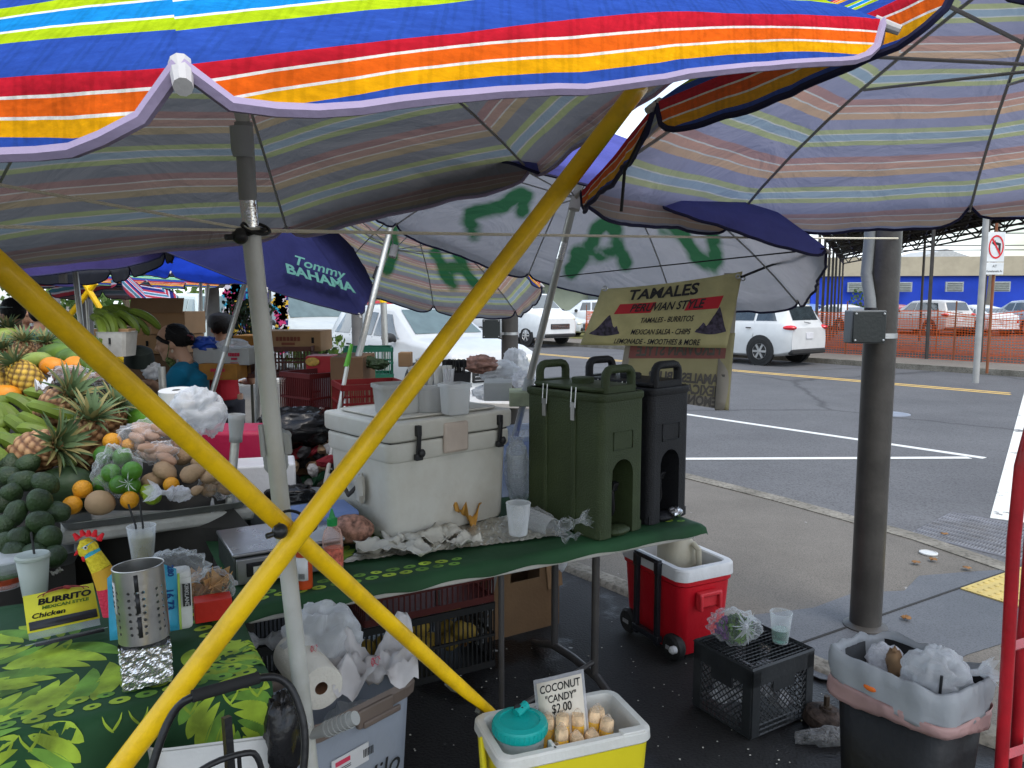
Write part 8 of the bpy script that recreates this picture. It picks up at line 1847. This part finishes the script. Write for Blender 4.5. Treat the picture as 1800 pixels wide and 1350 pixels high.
gq=[q for q in bpy.data.objects if q.get('label','').startswith('white pole with a green')][0]; MB().tube([at(618,605,Y=3.995),at(609,645,Y=3.965)],[.009,.016],12).build('green_grip',M('grip_green',(.1,.35,.03),.5),gq,True)
# behind the cooler: bagged produce pile on a table, to the right
ftable('table behind the cooler loaded with plastic bags of produce',(650,700),(960,712),.5,.78)
for i,(px,py,Y_,r,l,mm) in enumerate([(845,640,4.5,(.10,.08,.05),'bag of reddish onions in net behind the cooler',M('onion_bag',(.3,.16,.12),.6,var=.6,vs=30)),(880,655,4.6,(.12,.08,.07),'big white plastic bag below the dark post',filmw),(905,640,4.7,(.08,.06,.09),'pointed white plastic bag against the dark post',filmw),(920,668,4.4,(.07,.06,.05),'spotted white bag left of the green dispenser',clear('film_bright',0)),(860,690,4.2,(.09,.06,.04),'grey plastic bag lying low behind the frosted tubs',filmw),(640,636,4.6,(.08,.06,.035),'dark avocados bundled beside the leaning poles',avm),(665,640,4.5,(.06,.05,.03),'second dark bundle of avocados behind the tubs',avm)]):
    bag('produce_bag',l,'plastic bag',at(px,py,Y=Y_),r,i+30,mm,nzk=.45,n=32,m=22)
cbox('white carton with drawn lines on its side behind the cooler',850,900,673,705,3.95,M('carton_white',0),.22,slots=False,printc=None)
cbox('yellow and green carton leaning by the dispensers behind the cooler',895,935,690,715,3.75,M('carton_pastel',(.35,.38,.25),.7,var=.5,vs=6),.2,slots=False)
cbox('tan carton flap standing right of the leaning poles',700,722,620,645,4.6,card,.1,slots=False)
bag('blue_bag','bright blue plastic bags heaped in the white produce box','plastic bag',at(360,605,Y=5.35),(.09,.07,.05),5,M('bag_blue',(.02,.07,.4),.35,bump=.8,bs=20),nzk=.6,n=30,m=20)
bag('clear_bread_bag','clear bag with white and red print on the carton beside main pole','plastic bag',at(410,607,Y=5.3),(.11,.07,.045),6,filmw,nzk=.3)
# floral cloths & plant
fl=thing('floral_cloths','brightly flowered cloths hanging behind the slanting pole','cloth',tuple(at(440,560,Y=9).xy.to_3d()))
fcs=[M('floral_navy',(.03,.03,.16),.8),M('floral_pink',(.6,.05,.18),.8),M('floral_cyan',(.02,.35,.55),.8),M('floral_yellow',(.7,.45,.05),.8),M('floral_white',(.65,.6,.65),.8)]
for k,(x0,x1,y0,y1,Y_) in enumerate([(398,430,500,600,9.0),(432,470,505,615,9.2),(485,505,505,620,9.4)]):
    mb=MB(); A=at(x0,y0,Y=Y_);B=at(x1,y0,Y=Y_);Dn=at(x0,y1,Y=Y_); W_=(B-A);Hd=Dn-A
    mb.grid(12,10,lambda u,v:A+W_*u+Hd*v+Vector((0,.04*sin(u*14),0))); rnd=random.Random(k)
    for i in range(60):
        c=A+W_*rnd.random()+Hd*rnd.random()+Vector((0,-.06,0)); r=rnd.uniform(.025,.07); m_i=rnd.randint(1,4); mb.add([c]+[c+Vector((r*cos(a*.628)*(1 if a%2 else .6),0,r*sin(a*.628)*(1 if a%2 else .6))) for a in range(10)],[(0,1+a,1+(a+1)%10) for a in range(10)],m_i)
    mb.build('hanging_cloth',fcs,fl,True,smooth=False)
def bush(label,px,py,Y,h,seed,cat='plant',nm='potted_plant',lc=leafm):
    p=at(px,py,Y=Y); g=thing(nm,label,cat,(p.x,p.y,0),0,'plants for sale'); rnd=random.Random(seed); mb=MB(); mb.tube([(0,0,0),(0,0,p.z)],.015,6)
    MB().shell([(.001,0),(.12,0),(.15,.22)],n=20).build('pot',blackpl,g,sol=.006)
    for i in range(14): a=i*2.4; mb.tube([(0,0,p.z-.2),(cos(a)*.15,sin(a)*.15,p.z+h*rnd.uniform(.2,1))],.006,4)
    mb.build('stems',M('stem_dark',(.03,.03,.02),.8),g); mb=MB()
    for i in range(420):
        a=rnd.uniform(0,6.28); r=rnd.uniform(0,.28); q=Vector((cos(a)*r,sin(a)*r,p.z+rnd.uniform(-.15,h))); R=rot(rnd.uniform(0,6),rnd.uniform(0,6),rnd.uniform(0,6)); s=rnd.uniform(.05,.1); mb.add([q+R@Vector(w) for w in((-s/2,0,0),(0,-s*.25,0),(s/2,0,0),(0,s*.25,0))],[(0,1,2,3)],rnd.randint(0,1))
    mb.build('leaves',lc,g,smooth=False)
dkl=[M('foliage_dark',(.02,.04,.015),.6,var=.4),M('foliage_dark2',(.03,.06,.02),.6,var=.4)]
bush('dark leafy plant in front of the floral cloths beside the slanting pole',440,600,8.0,.45,1,lc=dkl); bush('pale leafy plant far back right of the yellow brace crossing',152,560,12,.6,2)
bush('green plant seen behind the printed cardboard box',555,612,7.0,.1,3)
# dark far stall backdrop tables with goods
for i,(a_,b_,z_) in enumerate([((-20,640),(215,620),.85)]): ftable('far dark table behind the pineapples with goods',a_,b_,.6,z_,dark)
